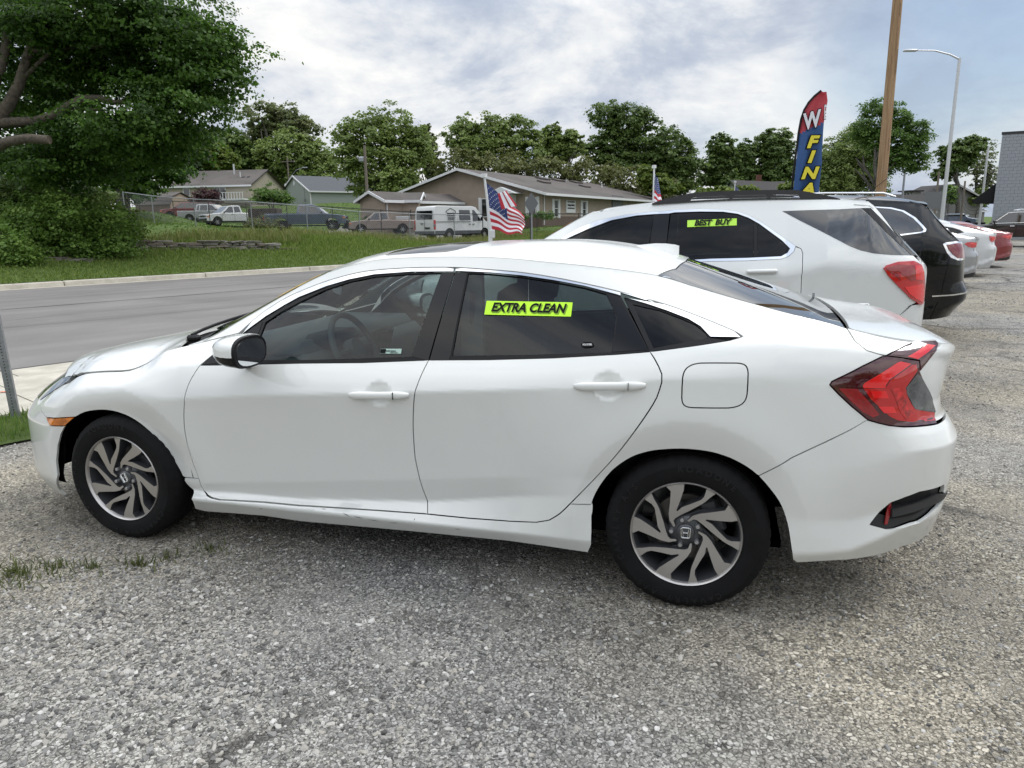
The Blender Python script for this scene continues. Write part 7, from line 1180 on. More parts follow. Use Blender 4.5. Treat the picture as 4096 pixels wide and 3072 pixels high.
# ---------------------------------------------------------------- loose stones (geometry nodes over points computed here)
def stone_field():
    def inlot(x, y):
        q0 = x-P0[0]; q1 = y-P0[1]; e = q0*NN[0]+q1*NN[1]; return e < -17.15
    pts = []; sc = []
    def fbm(x, y, s, o):
        r = 0
        for k in range(4): r = r+np.sin(x*s*2**k*1.3+o+np.sin(y*s*2**k*.9+o*2)*1.7)*np.cos(y*s*2**k*1.1+o*1.7+np.sin(x*s*2**k)*1.3)/2**k
        return r
    for (x0, x1, y0, y1, dens, s0, s1) in ((-3.2, 3.4, -2.2, 1.2, 4600, .0022, .0068), (-6.5, 6, -.6, 5, 1300, .003, .009), (-2, 14, 4, 18, 300, .006, .013), (2, 26, 12, 45, 35, .010, .018)):
        n = int((x1-x0)*(y1-y0)*dens); x = rng.uniform(x0, x1, n); y = rng.uniform(y0, y1, n); m = inlot(x, y)
        loose = fbm(x, y, 1.1, 2.3); m &= rng.uniform(0, 1, n) < np.clip(.42+.40*loose, .08, 1)
        q = rng.uniform(0, 1, n)**2.6; pts.append(np.stack([x, y, .0095*np.maximum(0, y-20)], 1)[m]); sc.append((s0+(s1-s0)*q)[m])
    # a few larger pieces
    n = 420; x = rng.uniform(-3.2, 3.6, n); y = rng.uniform(-2.2, 2.5, n); m = inlot(x, y); pts.append(np.stack([x, y, x*0], 1)[m]); sc.append(rng.uniform(.008, .014, n)[m])
    # grey drift left of centre
    n = 16000; x = rng.normal(-1.75, .75, n); y = rng.normal(-.75, .42, n); m = inlot(x, y) & (rng.uniform(0, 1, n) < np.clip(.5+.5*fbm(x, y, 2.1, .7), .05, 1)); pts.append(np.stack([x, y, x*0], 1)[m]); sc.append((.0038+.0085*rng.uniform(0, 1, n)**2.4)[m])
    P = np.concatenate(pts); S_ = np.concatenate(sc)
    me = bpy.data.meshes.new('loose_stones'); me.vertices.add(len(P)); me.vertices.foreach_set('co', P.ravel()); a = me.attributes.new('sz', 'FLOAT', 'POINT'); a.data.foreach_set('value', S_.astype(np.float32)); me.update()
    o = bpy.data.objects.new('loose_stones', me); C.objects.link(o); tag(o, 'loose grey and beige stones scattered over the whole lot', 'gravel', kind='stuff')
    m = bpy.data.materials.new('loose_stone'); m.use_nodes = True; t = m.node_tree; b = t.nodes['Principled BSDF']; b.inputs['Roughness'].default_value = .85; b.inputs['Specular IOR Level'].default_value = .25
    at_ = t.nodes.new('ShaderNodeAttribute'); at_.attribute_type = 'INSTANCER'; at_.attribute_name = 'tone'; r = t.nodes.new('ShaderNodeValToRGB'); el = r.color_ramp.elements
    while len(el) < 6: el.new(.5)
    for e_, (p_, c_) in zip(el, ((0, (.065, .063, .06)), (.25, (.165, .162, .155)), (.5, (.25, .245, .233)), (.75, (.33, .31, .272)), (.93, (.41, .40, .375)), (1, (.52, .51, .485)))): e_.position = p_; e_.color = (*c_, 1)
    t.links.new(at_.outputs['Fac'], r.inputs[0]); t.links.new(r.outputs[0], b.inputs['Base Color'])
    g = bpy.data.node_groups.new('stones', 'GeometryNodeTree'); g.interface.new_socket('Geometry', in_out='INPUT', socket_type='NodeSocketGeometry'); g.interface.new_socket('Geometry', in_out='OUTPUT', socket_type='NodeSocketGeometry')
    A = lambda tp: g.nodes.new(tp); K = g.links.new; gi = A('NodeGroupInput'); go = A('NodeGroupOutput'); gt = A('GeometryNodeGeometryToInstance')
    for k in range(6):
        ic = A('GeometryNodeMeshIcoSphere'); ic.inputs['Radius'].default_value = 1.; ic.inputs['Subdivisions'].default_value = 2
        sp = A('GeometryNodeSetPosition'); K(ic.outputs[0], sp.inputs[0]); nz = A('ShaderNodeTexNoise'); nz.inputs['Scale'].default_value = .9; nz.inputs['Detail'].default_value = 2.; ps = A('GeometryNodeInputPosition'); va = A('ShaderNodeVectorMath'); va.operation = 'ADD'; va.inputs[1].default_value = (k*7.3, k*3.1, 0); K(ps.outputs[0], va.inputs[0]); K(va.outputs[0], nz.inputs[0])
        vs = A('ShaderNodeVectorMath'); vs.operation = 'SUBTRACT'; K(nz.outputs['Color'], vs.inputs[0]); vs.inputs[1].default_value = (.5, .5, .5); v2 = A('ShaderNodeVectorMath'); v2.operation = 'SCALE'; K(vs.outputs[0], v2.inputs[0]); v2.inputs['Scale'].default_value = 1.7; K(v2.outputs[0], sp.inputs['Offset'])
        sm = A('GeometryNodeSetMaterial'); sm.inputs['Material'].default_value = m; K(sp.outputs[0], sm.inputs[0]); ss = A('GeometryNodeSetShadeSmooth'); ss.inputs['Shade Smooth'].default_value = False; K(sm.outputs[0], ss.inputs[0]); K(ss.outputs[0], gt.inputs[0])
    ip = A('GeometryNodeInstanceOnPoints'); K(gi.outputs[0], ip.inputs['Points']); K(gt.outputs[0], ip.inputs['Instance']); ip.inputs['Pick Instance'].default_value = True
    rr = A('FunctionNodeRandomValue'); rr.data_type = 'FLOAT_VECTOR'; rr.inputs[0].default_value = (-.5, -.5, 0); rr.inputs[1].default_value = (.5, .5, 6.283); K(rr.outputs[0], ip.inputs['Rotation'])
    rs = A('FunctionNodeRandomValue'); rs.data_type = 'FLOAT_VECTOR'; rs.inputs[0].default_value = (.75, .6, .4); rs.inputs[1].default_value = (1.5, 1.1, .8); rs.inputs['Seed'].default_value = 4
    na = A('GeometryNodeInputNamedAttribute'); na.data_type = 'FLOAT'; na.inputs[0].default_value = 'sz'; vm = A('ShaderNodeVectorMath'); vm.operation = 'SCALE'; K(rs.outputs[0], vm.inputs[0]); K(na.outputs[0], vm.inputs['Scale']); K(vm.outputs[0], ip.inputs['Scale'])
    st = A('GeometryNodeStoreNamedAttribute'); st.data_type = 'FLOAT'; st.domain = 'INSTANCE'; st.inputs['Name'].default_value = 'tone'; rt = A('FunctionNodeRandomValue'); rt.data_type = 'FLOAT'; rt.inputs['Seed'].default_value = 9; K(rt.outputs[1], st.inputs['Value']); K(ip.outputs[0], st.inputs[0]); K(st.outputs[0], go.inputs[0])
    mo = o.modifiers.new('stones', 'NODES'); mo.node_group = g
    print('stones', len(P))
# ---------------------------------------------------------------- grass blades
def blades(name, XY, Z, hh, ww, m, label=None, cat='grass', lean=.35, kind='stuff', parent=None):
    n = len(XY); a = rng.uniform(0, 2*math.pi, n); h = hh*(.5+rng.uniform(0, 1, n)); w = ww*(.6+rng.uniform(0, .8, n)); la = rng.uniform(0, 2*math.pi, n); ln = h*lean*rng.uniform(.2, 1.3, n)
    bx, by = XY[:, 0], XY[:, 1]; ca, sa = np.cos(a)*w, np.sin(a)*w
    v0 = np.stack([bx-ca, by-sa, Z], 1); v1 = np.stack([bx+ca, by+sa, Z], 1); mx, my = bx+np.cos(la)*ln*.35, by+np.sin(la)*ln*.35
    v2 = np.stack([mx+ca*.7, my+sa*.7, Z+h*.6], 1); v3 = np.stack([mx-ca*.7, my-sa*.7, Z+h*.6], 1); v4 = np.stack([bx+np.cos(la)*ln, by+np.sin(la)*ln, Z+h], 1)
    V = np.stack([v0, v1, v2, v3, v4], 1).reshape(-1, 3); i = np.arange(n)*5; F = np.concatenate([np.stack([i, i+1, i+2], 1), np.stack([i, i+2, i+3], 1), np.stack([i+3, i+2, i+4], 1)])
    o = mkmesh(name, V, F, m, parent); r = np.repeat(rng.uniform(0, 1, n), 5).astype(np.float32); at_ = o.data.attributes.new('rnd', 'FLOAT', 'POINT'); at_.data.foreach_set('value', r)
    if not parent: tag(o, label, cat, kind=kind)
    return o
M['blade'] = leafmat('grass_blade', (.075, .12, .02), (.13, .195, .035), (.21, .255, .07)); M['blade2'] = leafmat('dry_grass_blade', (.09, .12, .03), (.16, .19, .05), (.25, .235, .10)); M['blade3'] = leafmat('lawn_blade', (.055, .11, .018), (.10, .175, .03), (.16, .22, .055))
def elpts(n, e0, e1, l0, l1): e = rng.uniform(e0, e1, n); l = rng.uniform(l0, l1, n); return P0[0]+NN[0]*e+RD[0]*l, P0[1]+NN[1]*e+RD[1]*l, e, l
# ---------------------------------------------------------------- trees
def leaf_cloud(name, centers, radii, n_cl, per, leaf, m, parent, cl_r=.6, flat=.45, droop=.25, shell=.55, kite=True):
    """clusters of leaf-sized faces spread through overlapping ellipsoids"""
    vol = np.array([r[0]*r[1]*r[2] for r in radii])**.75; pick = rng.choice(len(centers), n_cl, p=vol/vol.sum()); c = np.array(centers, float)[pick]; r = np.array(radii, float)[pick]
    d = rng.normal(size=(n_cl, 3)); d /= np.linalg.norm(d, axis=1, keepdims=True); q = shell+(1.06-shell)*rng.uniform(0, 1, (n_cl, 1))**.6; lump = 1+.17*np.sin(d[:, :1]*5+pick[:, None])+.14*np.sin(d[:, 2:]*7+pick[:, None]*2)+rng.exponential(.07, (n_cl, 1)); cc = c+d*r*q*lump
    n = n_cl*per; C_ = np.repeat(cc, per, 0); tone = np.repeat(np.clip(rng.normal(.45, .22, n_cl), 0, 1), per); cs = np.repeat(cl_r*rng.uniform(.55, 1.35, n_cl), per)
    o = rng.normal(size=(n, 3))*.5; o[:, 2] *= flat; rad = np.hypot(o[:, 0], o[:, 1]); o[:, 2] -= droop*rad; P = C_+o*cs[:, None]
    nr = rng.normal(size=(n, 3))*.55; nr[:, 2] += .75; out = (P-np.repeat(c, per, 0))/np.repeat(r, per, 0); nr += out*.55; nr /= np.linalg.norm(nr, axis=1, keepdims=True)
    t = np.cross(nr, rng.normal(size=(n, 3))); t /= np.linalg.norm(t, axis=1, keepdims=True)+1e-9; bt = np.cross(nr, t); s = leaf*rng.uniform(.6, 1.35, n)[:, None]
    v0 = P-t*s*.5; v1 = P+bt*s*.42-nr*s*.08; v2 = P+t*s*.5-nr*s*.06; v3 = P-bt*s*.42-nr*s*.08
    V = np.stack([v0, v1, v2, v3], 1).reshape(-1, 3); F = np.arange(4*n).reshape(n, 4); ob = mkmesh(name, V, F, m, parent)
    rnd = np.clip(tone+rng.normal(0, .13, n), 0, 1); a = ob.data.attributes.new('rnd', 'FLOAT', 'POINT'); a.data.foreach_set('value', np.repeat(rnd, 4).astype(np.float32)); return ob
BARK = mat('bark', (.06, .048, .036), .95, noise_amt=.5, noise_sc=7, bump=.9, bump_sc=25, bdist=.03, col2=(.125, .105, .08)); BARK2 = mat('grey_bark', (.075, .07, .06), .95, noise_amt=.4, noise_sc=8, bump=.6, bump_sc=25)
LF = dict(maple=leafmat('maple_leaf', (.022, .055, .007), (.052, .112, .015), (.11, .195, .034), .42), dark=leafmat('dark_leaf', (.052, .085, .020), (.095, .148, .035), (.155, .215, .058)), mid=leafmat('mid_leaf', (.098, .140, .034), (.160, .220, .054), (.23, .29, .09)),
 pale=leafmat('pale_leaf', (.09, .115, .04), (.15, .175, .07), (.21, .24, .11)), lime=leafmat('yellow_green_leaf', (.065, .105, .015), (.12, .17, .028), (.19, .235, .05)), olive=leafmat('olive_leaf', (.07, .085, .025), (.125, .14, .042), (.18, .20, .065)), shrub=leafmat('shrub_leaf', (.060, .12, .018), (.115, .20, .033), (.19, .28, .06)), maroon=leafmat('maroon_leaf', (.02, .006, .008), (.045, .010, .014), (.08, .02, .022), .2), bush=leafmat('bush_leaf', (.045, .092, .014), (.085, .16, .028), (.155, .24, .055)))
def limbs(mb, p0, p1, r0, depth, seed, spread=.5):
    rs = random.Random(seed)
    def go(p, d, L, r, k):
        n = 4; P = [p]; dd = d.copy()
        for i in range(n): dd = (dd+Vector((rs.uniform(-.16, .16), rs.uniform(-.16, .16), rs.uniform(-.05, .14)))).normalized(); P.append(P[-1]+dd*L/n)
        mb.tube(P, [r*(1-.42*i/n) for i in range(n+1)], 6 if k > 0 else 10)
        if k >= depth: return
        for j in range(3 if k else 4):
            t = rs.choice([2, 3, 4]); a = rs.uniform(0, 6.28); nd_ = (dd+Vector((math.cos(a), math.sin(a), rs.uniform(-.1, .4)))*rs.uniform(spread*.7, spread*1.5)).normalized(); go(P[t], nd_, L*rs.uniform(.38, .58), r*.55, k+1)
    d = (Vector(p1)-Vector(p0)); go(Vector(p0), d.normalized(), d.length, r0, 0)
def tree(name, label, D, blobs, kind, base=None, leaf=.28, dens=1., group=None, cat='tree', trunk=.22, shell=.5, per=42, cl=None, cutz=None, limbdepth=2, barkm=None, nmax=800, depthk=.9):
    """blobs: ellipses in display pixels (cx, cy, rx, ry) at distance D"""
    ps = D/1559.; cs = []; rs = []
    for (cx, cy, rx, ry) in blobs:
        p = at(cx, cy, D); cs.append(p+np.array([0, rng.uniform(-.25, .25)*rx*ps, 0])); rs.append((rx*ps, rx*ps*depthk, ry*ps))
    bx = base if base else np.mean([b[0] for b in blobs]); q = xyD(bx, D); z0 = tz(q[0], q[1]) if xy2(*q)[0] > 0 else LZ(q[1])-.02
    root = empty(name, (q[0], q[1], z0), 0, label, cat, group); off = np.array([q[0], q[1], z0]); cs = [c-off for c in cs]
    area_ = sum(r[0]*r[2]*4 for r in rs); cl = cl or max(.28, .062*math.sqrt(area_)); leaf = leaf*.78; per = int(per*.8); n = int(min(nmax*1.9, dens*area_/(cl*cl)*2.9)); n = max(n, 24)
    top = max(c[2] for c in cs); mid = np.mean(cs, 0); mb = MB(); limbs(mb, (0, 0, -.2), (mid[0]*.6, mid[1]*.6, max(.8, mid[2]*.62)), trunk, limbdepth, sum(map(ord, label)) % 999, .55); mb.build('trunk', barkm or BARK2, root, smooth=60)
    cr = leaf_cloud('crown', cs, rs, n, per, leaf, LF[kind], root, cl_r=cl, shell=shell); cr['kind'] = 'stuff'
    return root

# ================================================================ build the place
tag(scn.camera) if False else None
M['shingle'] = texmat('brown_shingles', lambda t, b: (lambda k: (t.links.new(k.mix(1., k.ramp(k.noise(9, 6, .7), [(.3, (.075, .066, .062)), (.7, (.125, .112, .105))]), k.ramp(k.noise(.4, 3), [(.4, .85), (.6, 1.1)]), 'MULTIPLY'), b.inputs['Base Color'])))(NT(t)))
M['shingle2'] = texmat('grey_shingles', lambda t, b: (lambda k: (t.links.new(k.ramp(k.noise(9, 6, .7), [(.3, (.065, .07, .078)), (.7, (.11, .115, .125))]), b.inputs['Base Color'])))(NT(t)))
M['stucco'] = mat('brown_stucco', (.30, .245, .20), .9, noise_amt=.08, noise_sc=1.5, bump=.3, bump_sc=40); M['stucco2'] = mat('dark_brown_base', (.12, .085, .07), .9)
def siding(name, c, pitch=7.):
    def f(t, b):
        k = NT(t); g = t.nodes.new('ShaderNodeSeparateXYZ'); t.links.new(k.co, g.inputs[0]); fr = k.math('FRACT', k.math('MULTIPLY', g.outputs[2], pitch)); t.links.new(k.mix(k.ramp(fr, [(.0, 1), (.12, 0)]), c, tuple(v*.72 for v in c)), b.inputs['Base Color']); k.bump(b, fr, .6, .02)
    return texmat(name, f, .7)
M['tansid'] = siding('tan_siding', (.33, .30, .24)); M['grnsid'] = siding('grey_green_siding', (.31, .345, .325)); M['wtrim'] = mat('white_trim_paint', (.62, .63, .64), .6); M['graywall'] = mat('grey_painted_block', (.27, .288, .315), .75, noise_amt=.05, noise_sc=3, bump=.2, bump_sc=60); M['mortar'] = mat('grey_painted_joint', (.26, .278, .305), .85)
M['pinksid'] = mat('faded_tan_board', (.34, .26, .20), .8); M['drkwin'] = mat('dark_window_pane', (.012, .014, .016), .06, coat=1.)
def f_pole(t, b):
    k = NT(t); mp = t.nodes.new('ShaderNodeMapping'); mp.inputs['Scale'].default_value = (9, 9, .35); t.links.new(k.co, mp.inputs[0]); g = k.noise(2.2, 8, .7, .3, mp.outputs[0]); c = k.ramp(g, [(.3, (.15, .09, .05)), (.48, (.30, .195, .11)), (.7, (.42, .29, .175))]); kn = k.ramp(k.vor(2.2, vec=k.warp(.2, 3)), [(.0, 1), (.05, 1), (.075, 0)]); c = k.mix(k.math('MULTIPLY', kn, .6), c, (.10, .05, .03)); t.links.new(c, b.inputs['Base Color']); k.bump(b, g, .8, .02)
M['woodpole'] = texmat('treated_pine', f_pole, .85); M['oldpole'] = mat('weathered_pole', (.16, .135, .11), .9)
M['lamppole'] = mat('aluminium_pole', (.55, .56, .57), .4, metal=.6); M['signback'] = mat('sign_back_metal', (.16, .165, .17), .55, metal=.3); M['blackfence'] = mat('black_coated_steel', (.015, .016, .016), .6)
def bld(name, label, cat, A, B, depth, z0, he, hr, wall, roof, axis='par', over=.35, group=None, overg=None, trim='wtrim', rake=True):
    """gabled house; front wall from A to B (world xy), going back by depth"""
    A = np.array(A, float); B = np.array(B, float); L = np.linalg.norm(B-A); u = (B-A)/L; v = np.array([-u[1], u[0]]); root = empty(name, (A[0], A[1], z0), math.atan2(u[1], u[0]), label, cat, group)
    w = MB()
    if axis == 'par':
        w.add([(0, 0, -1), (L, 0, -1), (L, depth, -1), (0, depth, -1), (0, 0, he), (L, 0, he), (L, depth, he), (0, depth, he), (0, depth/2, hr-.1), (L, depth/2, hr-.1)], [(0, 1, 5, 4), (1, 2, 6, 9, 5), (2, 3, 7, 6), (3, 0, 4, 8, 7)])
        k = (hr-he)/(depth/2); ov = over; P = [(-ov, -ov, he-k*ov), (L+ov, -ov, he-k*ov), (L+ov, depth/2, hr), (-ov, depth/2, hr), (L+ov, depth+ov, he-k*ov), (-ov, depth+ov, he-k*ov)]
        sl = [(0, 1, 2, 3), (3, 2, 4, 5)]
    else:
        w.add([(0, 0, -1), (L, 0, -1), (L, depth, -1), (0, depth, -1), (0, 0, he), (L, 0, he), (L, depth, he), (0, depth, he), (L/2, 0, hr-.1), (L/2, depth, hr-.1)], [(0, 1, 5, 8, 4), (1, 2, 6, 5), (2, 3, 7, 9, 6), (3, 0, 4, 7)])
        k = (hr-he)/(L/2); ov = over; P = [(-ov, -ov, he-k*ov), (-ov, depth+ov, he-k*ov), (L/2, depth+ov, hr), (L/2, -ov, hr), (L+ov, depth+ov, he-k*ov), (L+ov, -ov, he-k*ov)]
        sl = [(0, 3, 2, 1), (3, 5, 4, 2)]
    w.build('wall', M[wall], root)
    r = MB(); r.add(P+[(p[0], p[1], p[2]-.12) for p in P], [s for s in sl]+[tuple(i+6 for i in s[::-1]) for s in sl]); r.build('roof', M[roof], root)
    t = MB()
    def fascia(a, b, h=.2, d=.04):
        a, b = Vector(P[a]), Vector(P[b]); q = (b-a).normalized(); n = Vector((q.y, -q.x, 0)); n = n.normalized()*d if n.length > .01 else Vector((0, -d, 0))
        V = [a, b, b-Vector((0, 0, h)), a-Vector((0, 0, h))]; V = [p+Vector((0, 0, .01)) for p in V]; t.add([tuple(p-n) for p in V]+[tuple(p+n) for p in V], [(0, 1, 2, 3), (7, 6, 5, 4), (0, 1, 5, 4), (1, 2, 6, 5), (2, 3, 7, 6), (3, 0, 4, 7)])
    if axis == 'par':
        for a, b in ((0, 1), (0, 3), (1, 2), (2, 4), (3, 5))[:5 if rake else 1]: fascia(a, b)
    else:
        for a, b in ((0, 3), (3, 5), (0, 1), (5, 4)): fascia(a, b)
    t.build('fascia', M[trim], root)
    return root, L
def window(root, x, z, w, h, y=-.02, frame='wtrim', mull=1, name='window', pane='drkwin', rz=0., fw=.07):
    f = MB(); f.box((x, y, z+h/2+fw/2), (w+2*fw, .06, fw)); f.box((x, y, z-h/2-fw/2), (w+2*fw, .06, fw)); f.box((x-w/2-fw/2, y, z), (fw, .06, h)); f.box((x+w/2+fw/2, y, z), (fw, .06, h))
    for k in range(mull): f.box((x-w/2+w*(k+1)/(mull+1), y, z), (fw*.7, .05, h))
    o = f.build(name, M[frame], root); MB().box((x, y+.012, z), (w, .02, h)).build('pane', M[pane], o); return o
# ---- far left house
def houses():
    A, B = xyD(335, 92), xyD(548, 90); z0 = 4.75; r, L = bld('house', 'long tan house with brown shingle roof behind the maroon bush', 'house', A, B, 9, z0, 2.35, 4.35, 'tansid', 'shingle', rake=False)
    def wx(px, D=90): return (np.array(xyD(px, D))-A)@((B-A)/L)
    window(r, wx(478), 1.35, 1.35, 1.15, mull=1); window(r, wx(399), 1.5, .8, .9, mull=0)
    mb = MB(); mb.tube([(wx(484), 3.2, 3.6), (wx(484), 3.2, 5.0)], .11, 8); mb.build('chimney_flue', M['lamppole'], r); MB().tube([(wx(507), 2.2, 3.2), (wx(507), 2.2, 3.95)], .06, 8).build('vent_pipe', M['wtrim'], r)
    for px in (515, 527): MB().box((wx(px), 2.1, 3.28), (.35, .3, .15), bev=.04, rx=.4).build('roof_vent', M['trim'], r)
    d = MB(); d.box((wx(530), -2.2, .35), (4.2, 3.2, .15)); 
    for k in range(12): d.box((wx(530)-2.0+k*.36, -3.7, .75), (.05, .04, .8))
    d.box((wx(530), -3.7, 1.15), (4.1, .06, .06)); d.build('deck', M['wtrim'], r)
    # patio furniture on the deck
    q = np.array(A)+(B-A)/L*wx(492)-np.array([-(B-A)[1], (B-A)[0]])/L*2.6
    c = empty('patio_set', (q[0], q[1], z0+.4), 0, 'dark patio table and chairs in front of the tan house window', 'patio set')
    MB().box((0, 0, .7), (1.1, 1.1, .04)).build('table_top', M['plastic'], c)
    for k in range(4): MB().box((.5*(-1)**k, .5*(-1)**(k//2), .35), (.05, .05, .7)).build('leg', M['plastic'], c)
    for sx in (-1.1, 1.1): m = MB(); m.box((sx, 0, .42), (.5, .5, .05)); m.box((sx*1.2, 0, .75), (.05, .5, .65)); m.box((sx, .2, .2), (.4, .04, .4)); m.build('chair', M['plastic'], c)
    # green-grey garage: gable faces us
    A, B = xyD(613, 108), xyD(676, 99); z0 = 4.2; r, L = bld('garage', 'pale green sided garage with white trimmed gable and grey roof', 'garage', A, B, 11, z0, 2.5, 4.75, 'grnsid', 'shingle2', axis='perp', over=.25)
    m = MB(); n = 20; m.prism([(L/2+.28*math.cos(2*math.pi*k/n), 3.7+.36*math.sin(2*math.pi*k/n)) for k in range(n)], lambda a, b: (a, -.05, b), lambda a, b: (a, .02, b)); m.build('gable_vent', M['wtrim'], r)
    MB().box((L+.02, -.02, 1.2), (.12, .12, 2.5)).build('corner_board', M['wtrim'], r); MB().tube([(L*.82, -.08, 1.0), (L*.82, -.08, 3.1)], .03, 6).build('conduit', M['galv'], r); MB().box((L*.82, -.1, 1.3), (.22, .14, .35), bev=.02).build('meter_box', M['galv'], r)
    # gambrel shed
    A, B = xyD(374, 77), xyD(420, 80.5); z0 = tz(*A)-.1; u = (B-A); L = np.linalg.norm(u); u /= L; r = empty('shed', (A[0], A[1], z0), math.atan2(u[1], u[0]), 'barn shaped tan garden shed beside the red truck', 'shed')
    prof = [(0, 0), (L, 0), (L, 1.5), (L*.86, 2.25), (L/2, 2.65), (L*.14, 2.25), (0, 1.5)]; MB().prism(prof, lambda a, b: (a, 0, b), lambda a, b: (a, 4.2, b)).build('wall', M['pinksid'], r)
    m = MB(); R = [(-.12, 1.42), (.0+L*.12, 2.32), (L/2, 2.75), (L*.88, 2.32), (L+.12, 1.42)]
    for i in range(4): a, b = R[i], R[i+1]; m.add([(a[0], -.15, a[1]), (b[0], -.15, b[1]), (b[0], 4.35, b[1]), (a[0], 4.35, a[1]), (a[0], -.15, a[1]+.06), (b[0], -.15, b[1]+.06), (b[0], 4.35, b[1]+.06), (a[0], 4.35, a[1]+.06)], [(0, 1, 2, 3), (7, 6, 5, 4), (0, 1, 5, 4), (1, 2, 6, 5), (2, 3, 7, 6), (3, 0, 4, 7)])
    m.build('roof', M['shingle'], r); MB().box((-.02, 2.1, .75), (.03, 4.2, 1.5)).build('side_panel', M['stucco2'], r)
    # brown community building
    _c = at(1187, 489, 59.5)[:2]; _r2 = np.array([math.cos(yaw), math.sin(yaw)]); _f2 = np.array([-math.sin(yaw), math.cos(yaw)]); _d = _r2*.5+_f2*.866; _g = -_r2*.866+_f2*.5; B = _c-_g*-.7; B = _c+_g*.7; A = _c+_g*16.4; z0 = 1.62; r, L = bld('community_building', 'long brown stucco building with white trimmed gable facing the street', 'building', A, B, 58, z0, 2.72, 4.85, 'stucco', 'shingle', axis='perp', over=.75)
    r2 = r
    m = MB(); m.box((2.0, -.02, 1.0), (1.9, .05, 2.1)); m.build('garage_door', M['wtrim'], r); m = MB().box((5.3, -.02, 1.05), (2.1, .04, 2.0)); m.build('dark_entry', M['stucco2'], r); MB().box((6.6, -.05, 2.03), (3.1, .5, .06), bev=.0).build('entry_ledge', M['stucco2'], r)
    def wx(px):
        k = np.array([(np.array(xyD(px, D_))-A) for D_ in np.linspace(55, 72, 200)]); n_ = np.array([-(B-A)[1], (B-A)[0]])/L; i_ = np.argmin(abs(k@n_)); return float(k[i_]@((B-A)/L))
    def shutwin(root, x, z, w, h, nm='window', y=-.03):
        o = window(root, x, z, w, h, y=y, mull=0)
        for s in (-1, 1): MB().box((x+s*(w/2+.22), y, z), (.26, .05, h+.25), bev=.01).build('shutter', M['wtrim'], root)
        return o
    shutwin(r, wx(1048), 1.5, .55, 1.45); shutwin(r, wx(1151), 1.45, .62, 1.45)
    b = MB(); b.box((wx(1098), -.5, 1.25), (1.6, 1.0, 2.5)); b.build('entrance_porch', M['wtrim'], r); m = MB(); x0 = wx(1098); m.add([(x0-1.5, -1.3, 2.55), (x0+1.5, -1.3, 2.55), (x0, -1.3, 3.1), (x0-1.5, 0, 2.55), (x0+1.5, 0, 2.55), (x0, 0, 3.1)], [(0, 1, 2), (0, 2, 5, 3), (1, 4, 5, 2), (0, 3, 4, 1), (3, 5, 4)]); m.build('porch_roof', M['wtrim'], r)
    # things on the long right-hand wall (local x = L, y runs back)
    def sidewin(y, z, w, h):
        f = MB()
        for zz in (z+h/2+.04, z-h/2-.04): f.box((L+.02, y, zz), (.06, w+.16, .08))
        for yy in (y-w/2-.04, y+w/2+.04): f.box((L+.02, yy, z), (.06, .08, h))
        f.box((L+.02, y, z), (.05, w, .05)); o = f.build('window', M['wtrim'], r); MB().box((L+.012, y, z), (.02, w, h)).build('pane', M['drkwin'], o)
        for s in (-1, 1): MB().box((L+.03, y+s*(w/2+.30), z), (.05, .30, h+.25)).build('shutter', M['wtrim'], r)
    sidewin(2.6, 1.35, .62, 1.35); sidewin(8.4, 1.35, .62, 1.35)
    MB().box((L+.03, 5.5, 1.55), (.05, 1.9, 1.05)).build('sign_board', M['wtrim'], r)
    T = Matrix.Translation((L+.07, 5.5, 1.80)) @ Matrix.Rotation(math.radians(90), 4, 'Z') @ Matrix.Rotation(math.radians(90), 4, 'X')
    text_mesh('CITY OF RICHMOND\n', .20, M['ink'], 'lettering', r, .004, bold=.002, M=T @ Matrix.Translation((0, .05, 0)), sx=.8); text_mesh('Housing Authority', .25, M['ink'], 'lettering', r, .004, bold=.006, M=T @ Matrix.Translation((0, -.12, 0)), sx=.75); text_mesh('MAINTENANCE DEPARTMENT', .15, M['ink'], 'lettering', r, .004, bold=.002, M=T @ Matrix.Translation((0, -.40, 0)), sx=.72)
    MB().box((L+.06, 16.5, 1.4), (.1, 2.8, 2.8)).build('grey_panel', M['signback'], r); MB().box((L+.06, 27, 1.2), (.1, 2.6, 2.4)).build('door', M['stucco2'], r); MB().box((L+.06, 33, 1.3), (.1, 5.5, 2.5)).build('garage_door', M['stucco2'], r)
    MB().box((L+.015, 29, .25), (.03, 58, .9)).build('dark_plinth', M['stucco2'], r); MB().box((L/2, -.015, .2), (L, .03, .8)).build('dark_plinth', M['stucco2'], r)
    MB().tube([(L+.06, .3, 2.5), (L+.06, .3, 0)], .05, 8).build('downpipe', M['wtrim'], r)
    for (yy, dx, w, nm) in ((9, 3.4, 1.5, 0), (13, 1.2, 1.9, 0), (16.5, 1.2, 1.9, 0), (21, 1.2, 1.9, 0), (18, 3.6, 1.5, 0), (31, 1.3, 2., 0)):
        k = (4.85-2.72)/(L/2); x = L/2+dx; MB().box((x, yy, 4.85-k*dx+.08), (.8, w, .16), ry=math.atan(k)).build('skylight', M['shingle'], r)
    for (yy, dx) in ((24, 3.0), (30, 2.5)): k = (4.85-2.72)/(L/2); MB().tube([(L/2+dx, yy, 4.85-k*dx), (L/2+dx, yy, 5.3-k*dx)], .06, 6).build('vent_pipe', M['wtrim'], r)
    # small annex at its left
    A = np.array(xyD(781, 57)); B = np.array(xyD(833, 55.5)); z0 = 1.7; r, L = bld('annex', 'small brown stucco annex with white downpipe left of the long brown building', 'building', A, B, 9, z0, 2.05, 2.62, 'stucco', 'shingle', axis='perp', over=.35)
    MB().tube([(L+.06, .2, 1.9), (L+.06, .2, 0)], .05, 8).build('downpipe', M['wtrim'], r)
